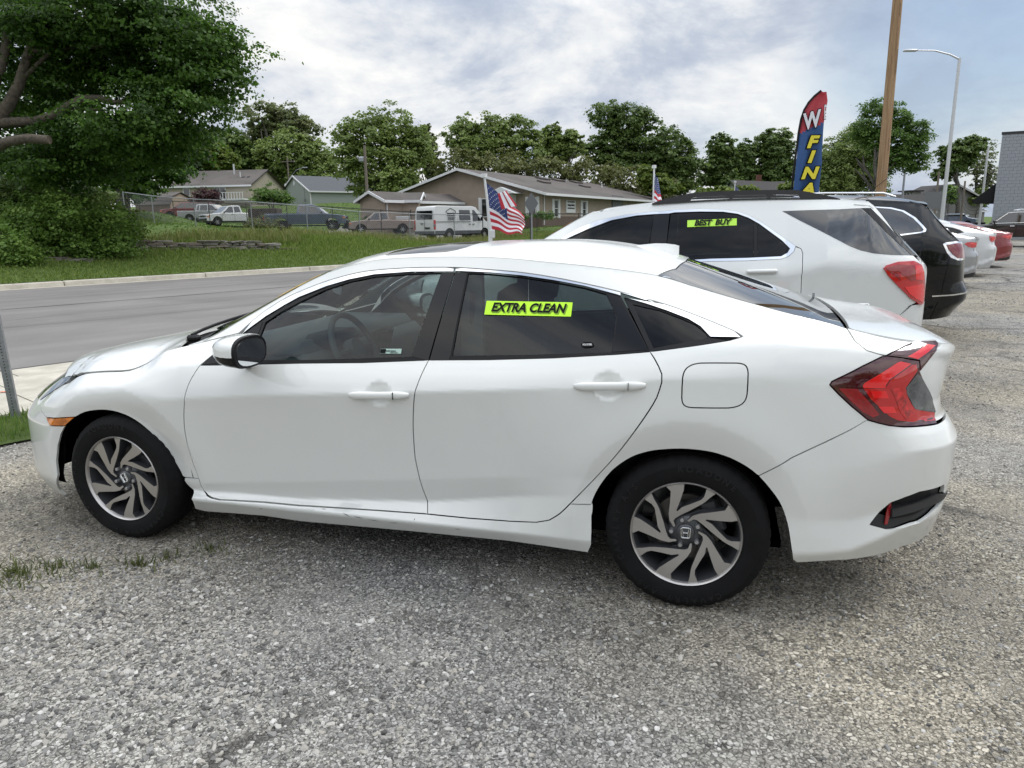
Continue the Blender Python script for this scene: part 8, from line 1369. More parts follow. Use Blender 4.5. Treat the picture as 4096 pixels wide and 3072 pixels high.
    # building continues behind: link wing
    A2 = np.array(xyD(835, 57)); B2 = np.array(xyD(905, 57)); r, L = bld('link_building', 'low brown stucco link roof between annex and long building', 'building', A2, B2, 4, z0, 2.0, 2.6, 'stucco', 'shingle', axis='par', over=.25)
    # house behind the white SUV roof
    A = np.array(xyD(1545, 75)); B = np.array(xyD(1612, 72)); r, L = bld('house', 'old house with ivy trimmed white gable seen over the roof rails', 'house', A, B, 12, .3, 3.6, 5.5, 'oldwhite', 'shingle3', axis='perp', over=.4, trim='ivy')
    A = np.array(xyD(1600, 80)); B = np.array(xyD(1712, 80)); r, L = bld('house', 'low house with long dark roof between the ivy gable and the banner', 'house', A, B, 9, .3, 3.4, 5.9, 'oldwhite', 'shingle3', axis='par', over=.4, trim='trim')
    MB().box((L*.5, 3.5, 6.0), (.5, .5, 1.2)).build('chimney', M['brick'], r)
    A = np.array(xyD(1925, 88)); B = np.array(xyD(1985, 84)); r, L = bld('house', 'two storey grey house with layered dark roofs right of the wooden pole', 'house', A, B, 9, .3, 3.6, 5.4, 'oldgrey', 'shingle3', axis='par', over=.6, trim='wtrim2')
    MB().box((L*.68, -.2, 4.1), (1.6, 1.2, .9)).build('dormer', M['oldgrey'], r); m = MB(); m.box((L*.68, -.3, 4.65), (2.1, 1.8, .15), ry=0); m.build('dormer_roof', M['shingle3'], r); window(r, L*.68, 4.1, .9, .6, y=-.83, mull=1)
    A = np.array(xyD(1905, 80)); B = np.array(xyD(1950, 78)); bld('house', 'low dark roofed porch wing in front of the two storey grey house', 'house', A, B, 5, .2, 2.9, 4.2, 'oldgrey', 'shingle3', axis='perp', over=.5, trim='wtrim2')
    A = np.array(xyD(2052, 92)); B = np.array(xyD(2078, 95)); bld('shed', 'small white gabled shed beyond the green lawn', 'shed', A, B, 8, .2, 3.2, 4.9, 'wtrim', 'shingle2', axis='perp', over=.3)
    A = np.array(xyD(2095, 110)); B = np.array(xyD(2125, 110)); bld('house', 'low pale house under the bare tree beside the grey building', 'house', A, B, 8, .2, 2.8, 3.8, 'oldgrey', 'shingle2', axis='par', over=.3)
M['oldwhite'] = mat('old_white_boards', (.34, .36, .33), .8, noise_amt=.15, noise_sc=2); M['shingle3'] = mat('dark_shingles', (.045, .042, .042), .9, noise_amt=.25, noise_sc=8); M['ivy'] = mat('ivy', (.03, .055, .015), .9); M['brick'] = mat('brick', (.12, .05, .035), .9); M['oldgrey'] = mat('grey_boards', (.20, .20, .185), .85); M['wtrim2'] = mat('dull_white_trim', (.38, .38, .37), .7)
M['poster'] = mat('blue_poster', (.12, .26, .42), .4)
def grey_building():
    A = np.array(xyD(2142, 46)); B = A+(np.array(xyD(2212, 45.2))-A)*9; L = float(np.linalg.norm(B-A)); u = (B-A)/L; z0 = .12
    root = empty('painted_block_building', (A[0], A[1], z0), math.atan2(u[1], u[0]), 'tall grey painted block building at the right edge', 'building'); H = 6.75-z0
    # core
    m = MB(); kx = 6.2; m.add([(.05, .03, -1), (L-.05, .03, -1), (L+kx, 12, -1), (.05+kx, 12, -1), (.05, .03, H), (L-.05, .03, H), (L+kx, 12, H), (.05+kx, 12, H)], [(0, 1, 5, 4), (1, 2, 6, 5), (2, 3, 7, 6), (3, 0, 4, 7), (4, 5, 6, 7)]); m.build('wall', M['mortar'], root)
    m = MB(); m.add([(a, b, z) for z in (H-.06, H+.10) for a, b in ((-.05, -.06), (L, -.06), (L+kx, 12.1), (kx, 12.1))], [(0, 1, 2, 3), (7, 6, 5, 4), (0, 1, 5, 4), (1, 2, 6, 5), (2, 3, 7, 6), (3, 0, 4, 7)]); m.build('roof_coping', M['plastic'], root)
    # window opening (blocks stop around it)
    wx0, wx1, wz0, wz1 = 2.05, 4.6, .55, 2.55; bw, bh = .405, .2; cnt = 0; me = None; rest = MB()
    for r_ in range(int(H/bh)+1):
        z = r_*bh; 
        for c in range(int(L/bw)+2):
            x0 = c*bw-(bw/2 if r_ % 2 else 0); x1 = min(x0+bw-.01, L); x0 = max(x0, 0)
            if x1-x0 < .03 or z+bh > H: continue
            if x1 > wx0 and x0 < wx1 and z+bh > wz0 and z < wz1:
                if x0 < wx0-.05 and x1 > wx0: x1 = wx0
                elif x1 > wx1+.05 and x0 < wx1: x0 = wx1
                else: continue
            if x0 < 3.2 and cnt < 296:
                if me is None: me = MB().box((0, 0, 0), (1, .05, bh-.008)).build('block', M['graywall'], root); ob = me
                else: ob = me.copy(); C.objects.link(ob); ob.parent = root
                ob.location = ((x0+x1)/2, -.008+random.uniform(-.001, .001), z+bh/2); ob.scale = (x1-x0, 1, 1); cnt += 1
            else: rest.box(((x0+x1)/2, -.008, z+bh/2), (x1-x0, .05, bh-.008))
    tag(rest.build('blockwork', M['graywall'], root), kind='stuff')
    f = MB(); f.box(((wx0+wx1)/2, .02, (wz0+wz1)/2), (wx1-wx0, .08, wz1-wz0)); o = f.build('window', M['trim'], root); MB().box(((wx0+wx1)/2+.25, -.03, (wz0+wz1)/2-.2), (wx1-wx0-.8, .03, wz1-wz0-.5)).build('pane', M['poster'], o)
    T = Matrix.Translation((wx0+.95, -.05, 1.25)) @ Matrix.Rotation(math.radians(90), 4, 'X'); text_mesh('CAR\nAUTO', .26, M['grayink'], 'lettering', o, .004, bold=.004, M=T)
    # twin floodlight
    fl = MB(); fl.box((1.55, -.10, 5.0), (.14, .16, .14), bev=.03); fl.build('floodlight_mount', M['wtrim'], root, smooth=60)
    for s in (-1, 1): MB().tube([(1.55+s*.05, -.15, 5.05), (1.55+s*.22, -.25, 5.12)], [.03, .075], 12).build('floodlight_head', M['wtrim'], root, smooth=60)
    MB().lathe([(0, -.07), (.05, -.05), (.06, 0), (.04, .05)], 14, ctr=(0, 0, 0), axis='z').build('motion_sensor', M['wtrim'], root, loc=(1.53, -.14, 4.86), smooth=60)
    # awning on the side face
    m = MB(); m.add([(.1, .3, 3.75), (1.6, 3.2, 3.75), (-1.15, .3, 2.65), (.35, 3.2, 2.65), (-1.15, .3, 2.45), (.35, 3.2, 2.45), (.1, .3, 2.45), (1.6, 3.2, 2.45)], [(0, 1, 3, 2), (2, 3, 5, 4), (0, 2, 4, 6), (1, 7, 5, 3)]); m.build('awning', M['trim'], root, fix=False)
# ---- poles, signs, wires
def poles():
    def pole(name, label, x, ytop, D, r0, r1, m, z0=None, cat='utility pole', lean=0.):
        q = xyD(x, D); z0 = (tz(*q) if xy2(*q)[0] > 0 else LZ(q[1])) if z0 is None else z0; top = zD(x, ytop, D); root = empty(name, (q[0], q[1], z0), 0, label, cat); MB().tube([(0, 0, -.3), (lean*.5, 0, (top-z0)*.5), (lean, 0, top-z0)], [r0, (r0+r1)/2, r1], 14).build('pole', M[m], root, smooth=60); return root, top-z0
    q = at(1903, 418, 23.); root = empty('utility_pole', (q[0], q[1], 0), 0, 'thick new wooden pole behind the white SUV, running out of the top of the picture', 'utility pole')
    MB().tube([(0, 0, -.3), (-.02, 0, 4), (-.06, 0, 14)], [.158, .15, .125], 20).build('pole', M['woodpole'], root, smooth=60)
    mb = MB()
    for k in range(9): a = random.uniform(-2.4, -.8); z = random.uniform(1.8, 9); r = .143; mb.tube([(r*math.cos(a), r*math.sin(a), z), (r*.98*math.cos(a)+.001, r*.98*math.sin(a), z+random.uniform(.3, .9))], .006, 4)
    mb.build('drying_cracks', M['stucco2'], root)
    mb = MB()
    for z in (1.9, 2.0, 2.35, 2.6, 3.1, 3.15): a = random.uniform(-2.2, -1.0); mb.box((.15*math.cos(a), .15*math.sin(a), z), (.012, .012, .03))
    mb.build('staples', M['galv'], root)
    root, h = pole('street_lamp', 'tall aluminium street lamp with one curved arm right of the wooden pole', 2034, 142, 36, .10, .07, 'lamppole', cat='street lamp')
    q = np.array(xyD(2034, 36)); s = at(1990, 120, 36)-at(2060, 120, 36); dv = Vector((s[0], s[1], 0)).normalized(); P = [Vector((0, 0, h-.05))+dv*(a*2.45)+Vector((0, 0, b)) for a, b in ((0, 0), (.2, .22), (.5, .40), (.85, .42))]
    MB().tube(P, [.045, .04, .035, .03], 8).build('arm', M['lamppole'], root, smooth=60); c = P[-1]+dv*.3; MB().box((0, 0, 0), (.62, .26, .09), bev=.03).build('lamp_head', M['lamppole'], root, loc=c, rot=(0, 0, math.atan2(dv.y, dv.x)), smooth=60)
    root, h = pole('street_lamp', 'second aluminium street lamp by the black awning', 2116, 322, 62, .11, .08, 'lamppole', cat='street lamp'); MB().tube([(0, 0, h), (.9, .1, h+.35), (1.9, .2, h+.45)], .04, 6).build('arm', M['lamppole'], root); MB().box((2.2, .2, h+.45), (.6, .25, .1), bev=.03).build('lamp_head', M['lamppole'], root)
    root, h = pole('utility_pole', 'grey pole without wires rising behind the tan pickup', 797, 318, 66, .15, .11, 'oldpole'); MB().box((-.35, 0, h-1.2), (.5, .4, .5), bev=.1).build('transformer', M['galv'], root)
    root, h = pole('utility_pole', 'far pole with a small cobra lamp above the pale green garage', 632, 343, 112, .14, .10, 'oldpole'); MB().box((0, 0, h-.6), (2.2, .1, .12)).build('crossarm', M['oldpole'], root); MB().tube([(0, 0, h-3.2), (1.4, 0, h-1.9), (2.6, 0, h-1.6)], .05, 6).build('arm', M['galv'], root); MB().box((2.9, 0, h-1.6), (.8, .3, .16), bev=.05).build('lamp_head', M['galv'], root)
    for px, yt, D, lb in ((2075, 392, 78, 'thin wooden pole on the lawn beyond the parked sedans'), (1944, 368, 70, 'pale leaning pole in front of the grey two storey house'), (2017, 372, 74, 'wooden pole behind the grey sign back')):
        root, h = pole('utility_pole', lb, px, yt, D, .12, .09, 'oldpole' if px != 1944 else 'galv')
    def wire(a, b, sag, r=.012, n=14):
        P = [Vector(a).lerp(Vector(b), t)-Vector((0, 0, sag*4*t*(1-t))) for t in np.linspace(0, 1, n)]; return P
    A = at(2016, 408, 74); B = at(2075, 402, 78); Cc = at(2140, 418, 60); mb = MB()
    for k in range(3): mb.tube(wire(A+np.array([0, 0, -k*.45]), B+np.array([0, 0, -k*.45]), .8), .02, 4, cap=False); mb.tube(wire(B+np.array([0, 0, -k*.45]), Cc+np.array([0, 0, -k*.3]), 1.6), .02, 4, cap=False)
    tag(mb.build('overhead_wires', M['trim']), 'sagging bundle of wires between the far poles on the right', 'wires')
    mb = MB(); mb.tube(wire(at(560, 376, 105), at(660, 378, 112), .3), .02, 4, cap=False); mb.tube(wire(at(660, 378, 112), at(800, 392, 120), .5), .02, 4, cap=False); tag(mb.build('overhead_wires', M['trim']), 'thin wires behind the far cobra lamp pole', 'wires')
    # diamond sign back, grey rectangular sign back
    def flat_sign(name, label, cx, cy, D, poly, facing, zbase, post_r=.03):
        q = xyD(cx, D); root = empty(name, (q[0], q[1], zbase), facing, label, 'road sign'); zc = zD(cx, cy, D)-zbase; MB().box((0, .03, (zc)/2+.05), (.055, .03, zc+.4)).build('post', M['galv'], root); MB().prism(poly, lambda a, b: (a, -.0, zc+b), lambda a, b: (a, .006, zc+b)).build('sign_plate', M['signback'], root); return root
    r = .42; flat_sign('road_sign', 'back of a diamond road sign standing before the brown building', 1148, 440, 30, [(-r*.78, 0), (0, -r*1.05), (r*.78, 0), (0, r*1.05)], yaw-.5, .0)
    flat_sign('road_sign', 'back of a grey rectangular sign beside the street lamp', 2010, 433, 40, [(-.42, -.46), (.42, -.46), (.42, .46), (-.42, .46)], yaw-.5, 0)
    # perforated post close to the camera
    b = gxy(35, 905); t_ = at(-2, 600, (b[1]+0-CO[1])/ray(-2, 600)[1] if False else 1)
    root = empty('sign_post', (b[0], b[1], 0), yaw+.25, 'perforated galvanised steel sign post at the left edge beside the pavement', 'sign post'); H = 2.3
    mb = MB(); mb.add([(-.032, -.014, 0), (-.032, .020, 0), (-.016, .020, 0), (-.016, -.006, 0), (.016, -.006, 0), (.016, .020, 0), (.032, .020, 0), (.032, -.014, 0)]+[(x, y, H) for x, y in ((-.032, -.014), (-.032, .020), (-.016, .020), (-.016, -.006), (.016, -.006), (.016, .020), (.032, .020), (.032, -.014))], [(i, (i+1) % 8, (i+1) % 8+8, i+8) for i in range(8)]+[tuple(range(8, 16))])
    o = mb.build('post', M['galv'], root); o.rotation_euler = (0, math.radians(-2.0), 0)
    mb = MB()
    for k in range(int(H/.0254)-1): mb.lathe([(0, -.0148), (.0052, -.0148), (.0052, -.012)], 8, ctr=(0, 0, .03+k*.0254))
    o = mb.build('punched_holes', M['hole'], root); o.rotation_euler = (0, math.radians(-2.0), 0); o['kind'] = 'stuff'
    # trash bins, small far vehicle
    for k, (x, lb) in enumerate(((2076, 'dark green wheeled bin beyond the lawn pole'), (2118, 'black wheeled bin at the foot of the far street lamp'))):
        q = xyD(x, 76); root = empty('wheeled_bin', (q[0], q[1], .1), 0, lb, 'bin'); MB().box((0, 0, .6), (.7, .75, 1.05), bev=.05, top=(1.12, 1.1)).build('body', M['bingreen' if k == 0 else 'trim'], root); MB().box((0, 0, 1.17), (.82, .86, .09), bev=.03).build('lid', M['trim'], root)
M['bingreen'] = mat('bin_green', (.02, .06, .03), .5)
# ---- chain link fences
def fence(name, label, pts, h, m, sp=3.0, mesh=.11, rail=.022):
    """pts: ground points (x, y, z)"""
    root = empty(name, tuple(pts[0]), 0, label, 'fence'); o = Vector(pts[0]); P = [Vector(p)-o for p in pts]; L = [0]
    for a, b in zip(P[:-1], P[1:]): L.append(L[-1]+(b-a).length)
    def at_(s): 
        s = max(0, min(L[-1]-1e-4, s)); i = max(k for k in range(len(L)-1) if L[k] <= s); return P[i].lerp(P[i+1], (s-L[i])/(L[i+1]-L[i]))
    s = 0; pr = None
    while s < L[-1]:
        q = at_(s)
        if pr is None: pr = MB().tube([(0, 0, -.2), (0, 0, h+.05)], .03, 8).build('post', M[m], root, smooth=60); pr.location = q
        else: c = pr.copy(); C.objects.link(c); c.parent = root; c.location = q
        s += sp
    MB().tube([at_(x)+Vector((0, 0, h)) for x in np.arange(0, L[-1], sp)]+[at_(L[-1])+Vector((0, 0, h))], rail, 8).build('top_rail', M[m], root, smooth=60)
    V = []; F = []; n = int(L[-1]/mesh); k = h/ .9
    for i in range(n):
        for dr in (1, -1):
            s0 = i*mesh; s1 = s0+dr*h*1.0
            if s1 < 0 or s1 > L[-1]: continue
            a = at_(s0)+Vector((0, 0, .02)); b = at_(s1)+Vector((0, 0, h+.06)); w = Vector((0, 0, .0045)); nx = Vector((.003, .003, 0)); j = len(V); V += [a-w, b-w, b+w, a+w]; F.append((j, j+1, j+2, j+3))
    o2 = MB().add(V, F).build('chain_link', M[m], root, fix=False); o2['kind'] = 'stuff'
def fences():
    def gp(x, yt, D, h): q = at(x, yt, D); return (q[0], q[1], q[2]-h)
    fence('chain_link_fence', 'galvanised chain link fence along the top of the grass bank', [gp(x, y, D, 1.3) for x, y, D in ((265, 415, 42), (364, 428, 39.5), (518, 434.5, 40), (628.6, 440.7, 41), (741, 456, 42), (850, 460.5, 43), (932, 463, 44), (985, 464, 45), (1020, 464.5, 45.5))], 1.3, 'galv')
    fence('black_fence', 'black chain link fence just behind the galvanised one', [gp(x, y, D, 1.5) for x, y, D in ((300, 432, 56), (518, 440, 52), (650, 443, 50), (790, 452, 49), (905, 459, 48), (1040, 463, 47), (1150, 462, 45), (1215, 462, 44), (1300, 462, 46))], 1.5, 'blackfence', sp=3.6, mesh=.14, rail=.025)
# ---- dry stone wall
def gt(x, y):
    for D_ in np.arange(20, 90, .1):
        p = at(x, y, D_)
        if p[2] <= tz(p[0], p[1]): return np.array(p)
    return np.array(at(x, y, 30.))
def stone_wall():
    ST = [mat('wall_stone_%s' % n, c, .9, noise_amt=.3, noise_sc=5, bump=.8, bump_sc=12, bdist=.03) for n, c in (('grey', (.17, .155, .135)), ('brown', (.13, .11, .09)), ('pale', (.24, .225, .20)))]
    A = gt(277, 541); B = gt(622, 541); A[2] -= .02; d = Vector(B-A); d.z = 0; L = d.length; u = d.normalized(); root = empty('dry_stone_wall', tuple(A), math.atan2(u.y, u.x), 'low dry stone wall of stacked slabs in the grass bank', 'stone wall')
    zb = tz(B[0], B[1])-.02-A[2]; proto = []
    for k in range(6):
        mb = MB().box((0, 0, 0), (1, 1, 1), bev=.12); mb.V = [(v[0]+random.uniform(-.07, .07), v[1]+random.uniform(-.07, .07), v[2]+random.uniform(-.06, .06)) for v in mb.V]; me = mb.build('stone', ST[k % 3], root); proto.append(me.data); bpy.data.objects.remove(me)
    z = 0.; n = 0; hs = (.11, .09, .13, .09)
    for r_, h in enumerate(hs):
        x = random.uniform(-.2, .1); end = L-(.25 if r_ < 3 else .9)+(-.3*r_ if r_ else 0)
        while x < end:
            w = random.uniform(.25, .95)
            if r_ == 3 and random.random() < .22: x += w; continue
            ob = bpy.data.objects.new('stone', proto[random.randrange(6)]); C.objects.link(ob); ob.parent = root; ob.location = (x+w/2, random.uniform(-.06, .06)+r_*.04, z+h/2+zb*(x/L)+random.uniform(-.01, .01)); ob.scale = (w-.02, .42, h-.012); ob.rotation_euler = (random.uniform(-.05, .05), random.uniform(-.04, .04), random.uniform(-.08, .08)); x += w; n += 1
        z += h
    # old steps at the left among the shrubs
    for k, (px, py, D) in enumerate(((88, 549, 24.5), (108, 560, 23.8), (150, 553, 24.5), (165, 563, 24))):
        q = gt(px, py); ob = bpy.data.objects.new('stone_slab', proto[k]); C.objects.link(ob); ob.location = q; ob.scale = (1.1, .6, .14); ob.rotation_euler = (0, 0, yaw+.1*k); tag(ob, ['upper left weathered step stone half hidden by shrubs', 'lower left weathered step stone at the shrub foot', 'flat pale stone right of the old steps', 'lowest flat stone lying in the verge grass'][k], 'stone')
# ---- flags
FR, FB, FWt = mat('flag_red', (.42, .02, .035), .7), mat('flag_blue', (.02, .04, .14), .7), mat('flag_white', (.72, .72, .76), .7)
def star(r): return [(r*(1 if k % 2 == 0 else .42)*math.sin(math.pi*k/5), r*(1 if k % 2 == 0 else .42)*math.cos(math.pi*k/5)) for k in range(10)]
def flag(root, TL, BL, BR, TR, dy=.03, fold=None, canton=(.42, 7), nu=26, nv=26, stars=True):
    """cloth between four corners, striped by faces"""
    TL, BL, BR, TR = map(Vector, (TL, BL, BR, TR)); V = []; F = []; MI = []
    def S(u, v):
        p = TL.lerp(TR, u).lerp(BL.lerp(BR, u), v); return p+Vector((0, dy*math.sin(u*7+v*2)*u+.02*math.sin(v*9+u*4)*u, .015*math.sin(u*9)*u))
    for j in range(nv+1):
        for i in range(nu+1): V.append(S(i/nu, j/nv))
    for j in range(nv):
        for i in range(nu):
            F.append((j*(nu+1)+i, j*(nu+1)+i+1, (j+1)*(nu+1)+i+1, (j+1)*(nu+1)+i)); st = int(j/nv*13); MI.append(1 if (i/nu < canton[0] and st < canton[1]) else (0 if st % 2 == 0 else 2))
    mb = MB(); mb.V = [tuple(v) for v in V]; mb.F = F; mb.M = MI; o = mb.build('flag_cloth', [FR, FB, FWt], root, smooth=True, fix=False)
    if stars:
        mb = MB(); e = .01
        for r_ in range(9):
            for c in range(6 if r_ % 2 == 0 else 5):
                u = canton[0]*(c+.5+(.5 if r_ % 2 else 0))/6.1; v = canton[1]/13*(r_+.5)/9; p = S(u, v); du = (S(u+e, v)-S(u-e, v)).normalized(); dv = (S(u, v-e)-S(u, v+e)).normalized(); n = du.cross(dv).normalized()
                if n.y > 0: n = -n
                sz = (TL-BL).length*.014; mb.add([tuple(p+du*a+dv*b+n*.002) for a, b in star(sz)], [tuple(range(10))])
        mb.build('stars', FWt, root, fix=False)
    return S
def flags():
    Y = .9+.62
    o = empty('car_flag', (-1.243, Y, 1.42), 0, 'American car flag on a white staff clipped to the front sedan window', 'flag')
    MB().tube([(0, 0, -.08), (-.006, 0, .06), (-.02, 0, .25), (-.034, 0, .375)], [.017, .011, .008, .007], 10).build('staff', M['wht'], o, smooth=60); MB().lathe([(0, -.012), (.019, -.012), (.019, .01), (0, .012)], 14, ctr=(-.035, 0, .383), axis='z').build('finial', M['wht'], o)
    MB().box((.008, 0, .045), (.03, .03, .05), bev=.006).build('clip', M['wht'], o)
    mb = None
    TL, BL, BR, TR = (-.036, 0, .352), (.008, 0, .072), (.184, .02, .030), (.197, .05, .135)
    flag(o, TL, BL, BR, TR, dy=.02, canton=(.55, 7))
    # folded-over fly corner, stripes running down
    V = []; F = []; MI = []; A, B, Cc, Dd = [Vector(p) for p in ((.082, -.028, .268), (.110, -.026, .288), (.183, -.03, .180), (.070, -.03, .205))]
    A, B, Cc, Dd = Vector((.055, -.030, .275)), Vector((.105, -.026, .292)), Vector((.170, -.02, .205)), Vector((.078, -.032, .185))
    for j in range(9):
        for i in range(9): V.append(tuple(A.lerp(B, i/8).lerp(Dd.lerp(Cc, i/8), j/8)+Vector((0, -.004*math.sin(i*1.3), 0))))
    for j in range(8):
        for i in range(8): F.append((j*9+i, j*9+i+1, j*9+i+10, j*9+i+9)); MI.append(0 if (i*5//8) % 2 == 0 else 2)
    m = MB(); m.V, m.F, m.M = V, F, MI; m.build('folded_corner', [FR, FB, FWt], o, smooth=True, fix=False)
    def small(px, ptop, pbot, wpx, label, D, side=1):
        b = at(px, pbot, D); t = at(px+1, ptop, D); h = t[2]-b[2]; o = empty('car_flag', tuple(b), 0, label, 'flag'); MB().tube([(0, 0, -.1), (0, 0, h)], .008, 8).build('staff', M['wht'], o, smooth=60); MB().lathe([(0, -.015), (.02, -.015), (.02, .012), (0, .015)], 12, ctr=(0, 0, h), axis='z').build('finial', M['wht'], o)
        w = wpx*D/1559; flag(o, (0, 0, h-.05), (.01, 0, h-.40), (w*.9, .02, h-.45), (w*.35, .0, h-.12), canton=(1.0, 6), dy=.01, nu=12, nv=26)
    small(1411, 361, 435, 26, 'small American flag rising in front of the brown building, beyond the white SUV', 6.9); small(1586, 393, 430, 22, 'tip of an American flag over the white SUV roof rail, before the ivy gable', 12.)
def banner():
    D = 16.5; b = at(1716, 408, D); z0 = 0; root = empty('feather_banner', (b[0], b[1], 0), yaw, 'tall red and blue feather banner with yellow letters, behind the white SUV', 'banner'); ps = D/1559
    def L(x, y): p = at(x, y, D)-np.array([b[0], b[1], 0]); return float(p[0]*math.cos(yaw)+p[1]*math.sin(yaw)), float(p[2])
    left = [(1712, 412), (1713, 380), (1714, 350), (1716, 320), (1717, 290), (1720, 262), (1725, 243), (1733, 228), (1744, 215), (1757, 204)]
    right = [(1769, 412), (1771, 380), (1772, 350), (1770, 330), (1769, 310), (1767, 290), (1766, 270), (1767, 252), (1769, 225), (1765, 208)]
    V = []; F = []; MI = []; n = len(left); ext = [(1714, 470), (1768, 470)]
    left = [ext[0]]+left; right = [ext[1]]+right; n += 1; nu = 10
    def smooth_(P, k=5): 
        P = catmull(np.array(P, float), 0) if False else np.array(P, float); t = np.linspace(0, len(P)-1, (len(P)-1)*k+1); return np.stack([np.interp(t, range(len(P)), P[:, 0]), np.interp(t, range(len(P)), P[:, 1])], 1)
    Ls, Rs = smooth_(left), smooth_(right)
    for a, c in zip(Ls, Rs):
        la, lc = L(*a), L(*c)
        for i in range(nu+1):
            t = i/nu; V.append((la[0]+(lc[0]-la[0])*t, -.05*math.sin(t*4.2+a[1]*.02)-.03*math.sin(t*9), la[1]+(lc[1]-la[1])*t))
    for j in range(len(Ls)-1):
        for i in range(nu):
            F.append((j*(nu+1)+i, j*(nu+1)+i+1, (j+1)*(nu+1)+i+1, (j+1)*(nu+1)+i)); yy = (Ls[j][1]*(1-i/nu)+Rs[j][1]*i/nu); bl = yy > 290-22*i/nu; MI.append(1 if bl else 0)
    m = MB(); m.V, m.F, m.M = V, F, MI; m.build('banner_cloth', [mat('banner_red', (.42, .035, .05), .6), mat('banner_blue', (.02, .075, .22), .6)], root, smooth=True, fix=False)
    P = [(L(*p)[0]-.02, 0, L(*p)[1]) for p in left]; P = [(P[0][0], 0, 0)]+P; MB().tube(P, [.02]+[.024]*len(left), 8).build('pole', M['trim'], root, smooth=60)
    YL = mat('banner_yellow', (.72, .62, .04), .6)
    def let(ch, cx, cy, hpx, m, bold, sx=1.25, sh=.25, rot=0.):
        x, z = L(cx, cy); s = hpx*ps*1.32; T = Matrix.Translation((x, -.085, z)) @ Matrix.Rotation(math.radians(90), 4, 'X') @ Matrix.Rotation(rot, 4, 'Z')
        text_mesh(ch, s, M['ink'], 'letter_outline', root, .002, shear=sh, bold=bold*1.7, M=Matrix.Translation((0, .012, 0)) @ T, sx=sx); text_mesh(ch, s, m, 'letter', root, .002, shear=sh, bold=bold*.75, M=T, sx=sx)
    for ch, cy in (('F', 311), ('I', 342), ('N', 376), ('A', 410)): let(ch, 1741, cy, 25, YL, .022)
    let('W', 1736, 267, 34, FWt, .02, sx=.75, rot=.25); let('E', 1764, 250, 30, FWt, .012, sx=.25, rot=.1)
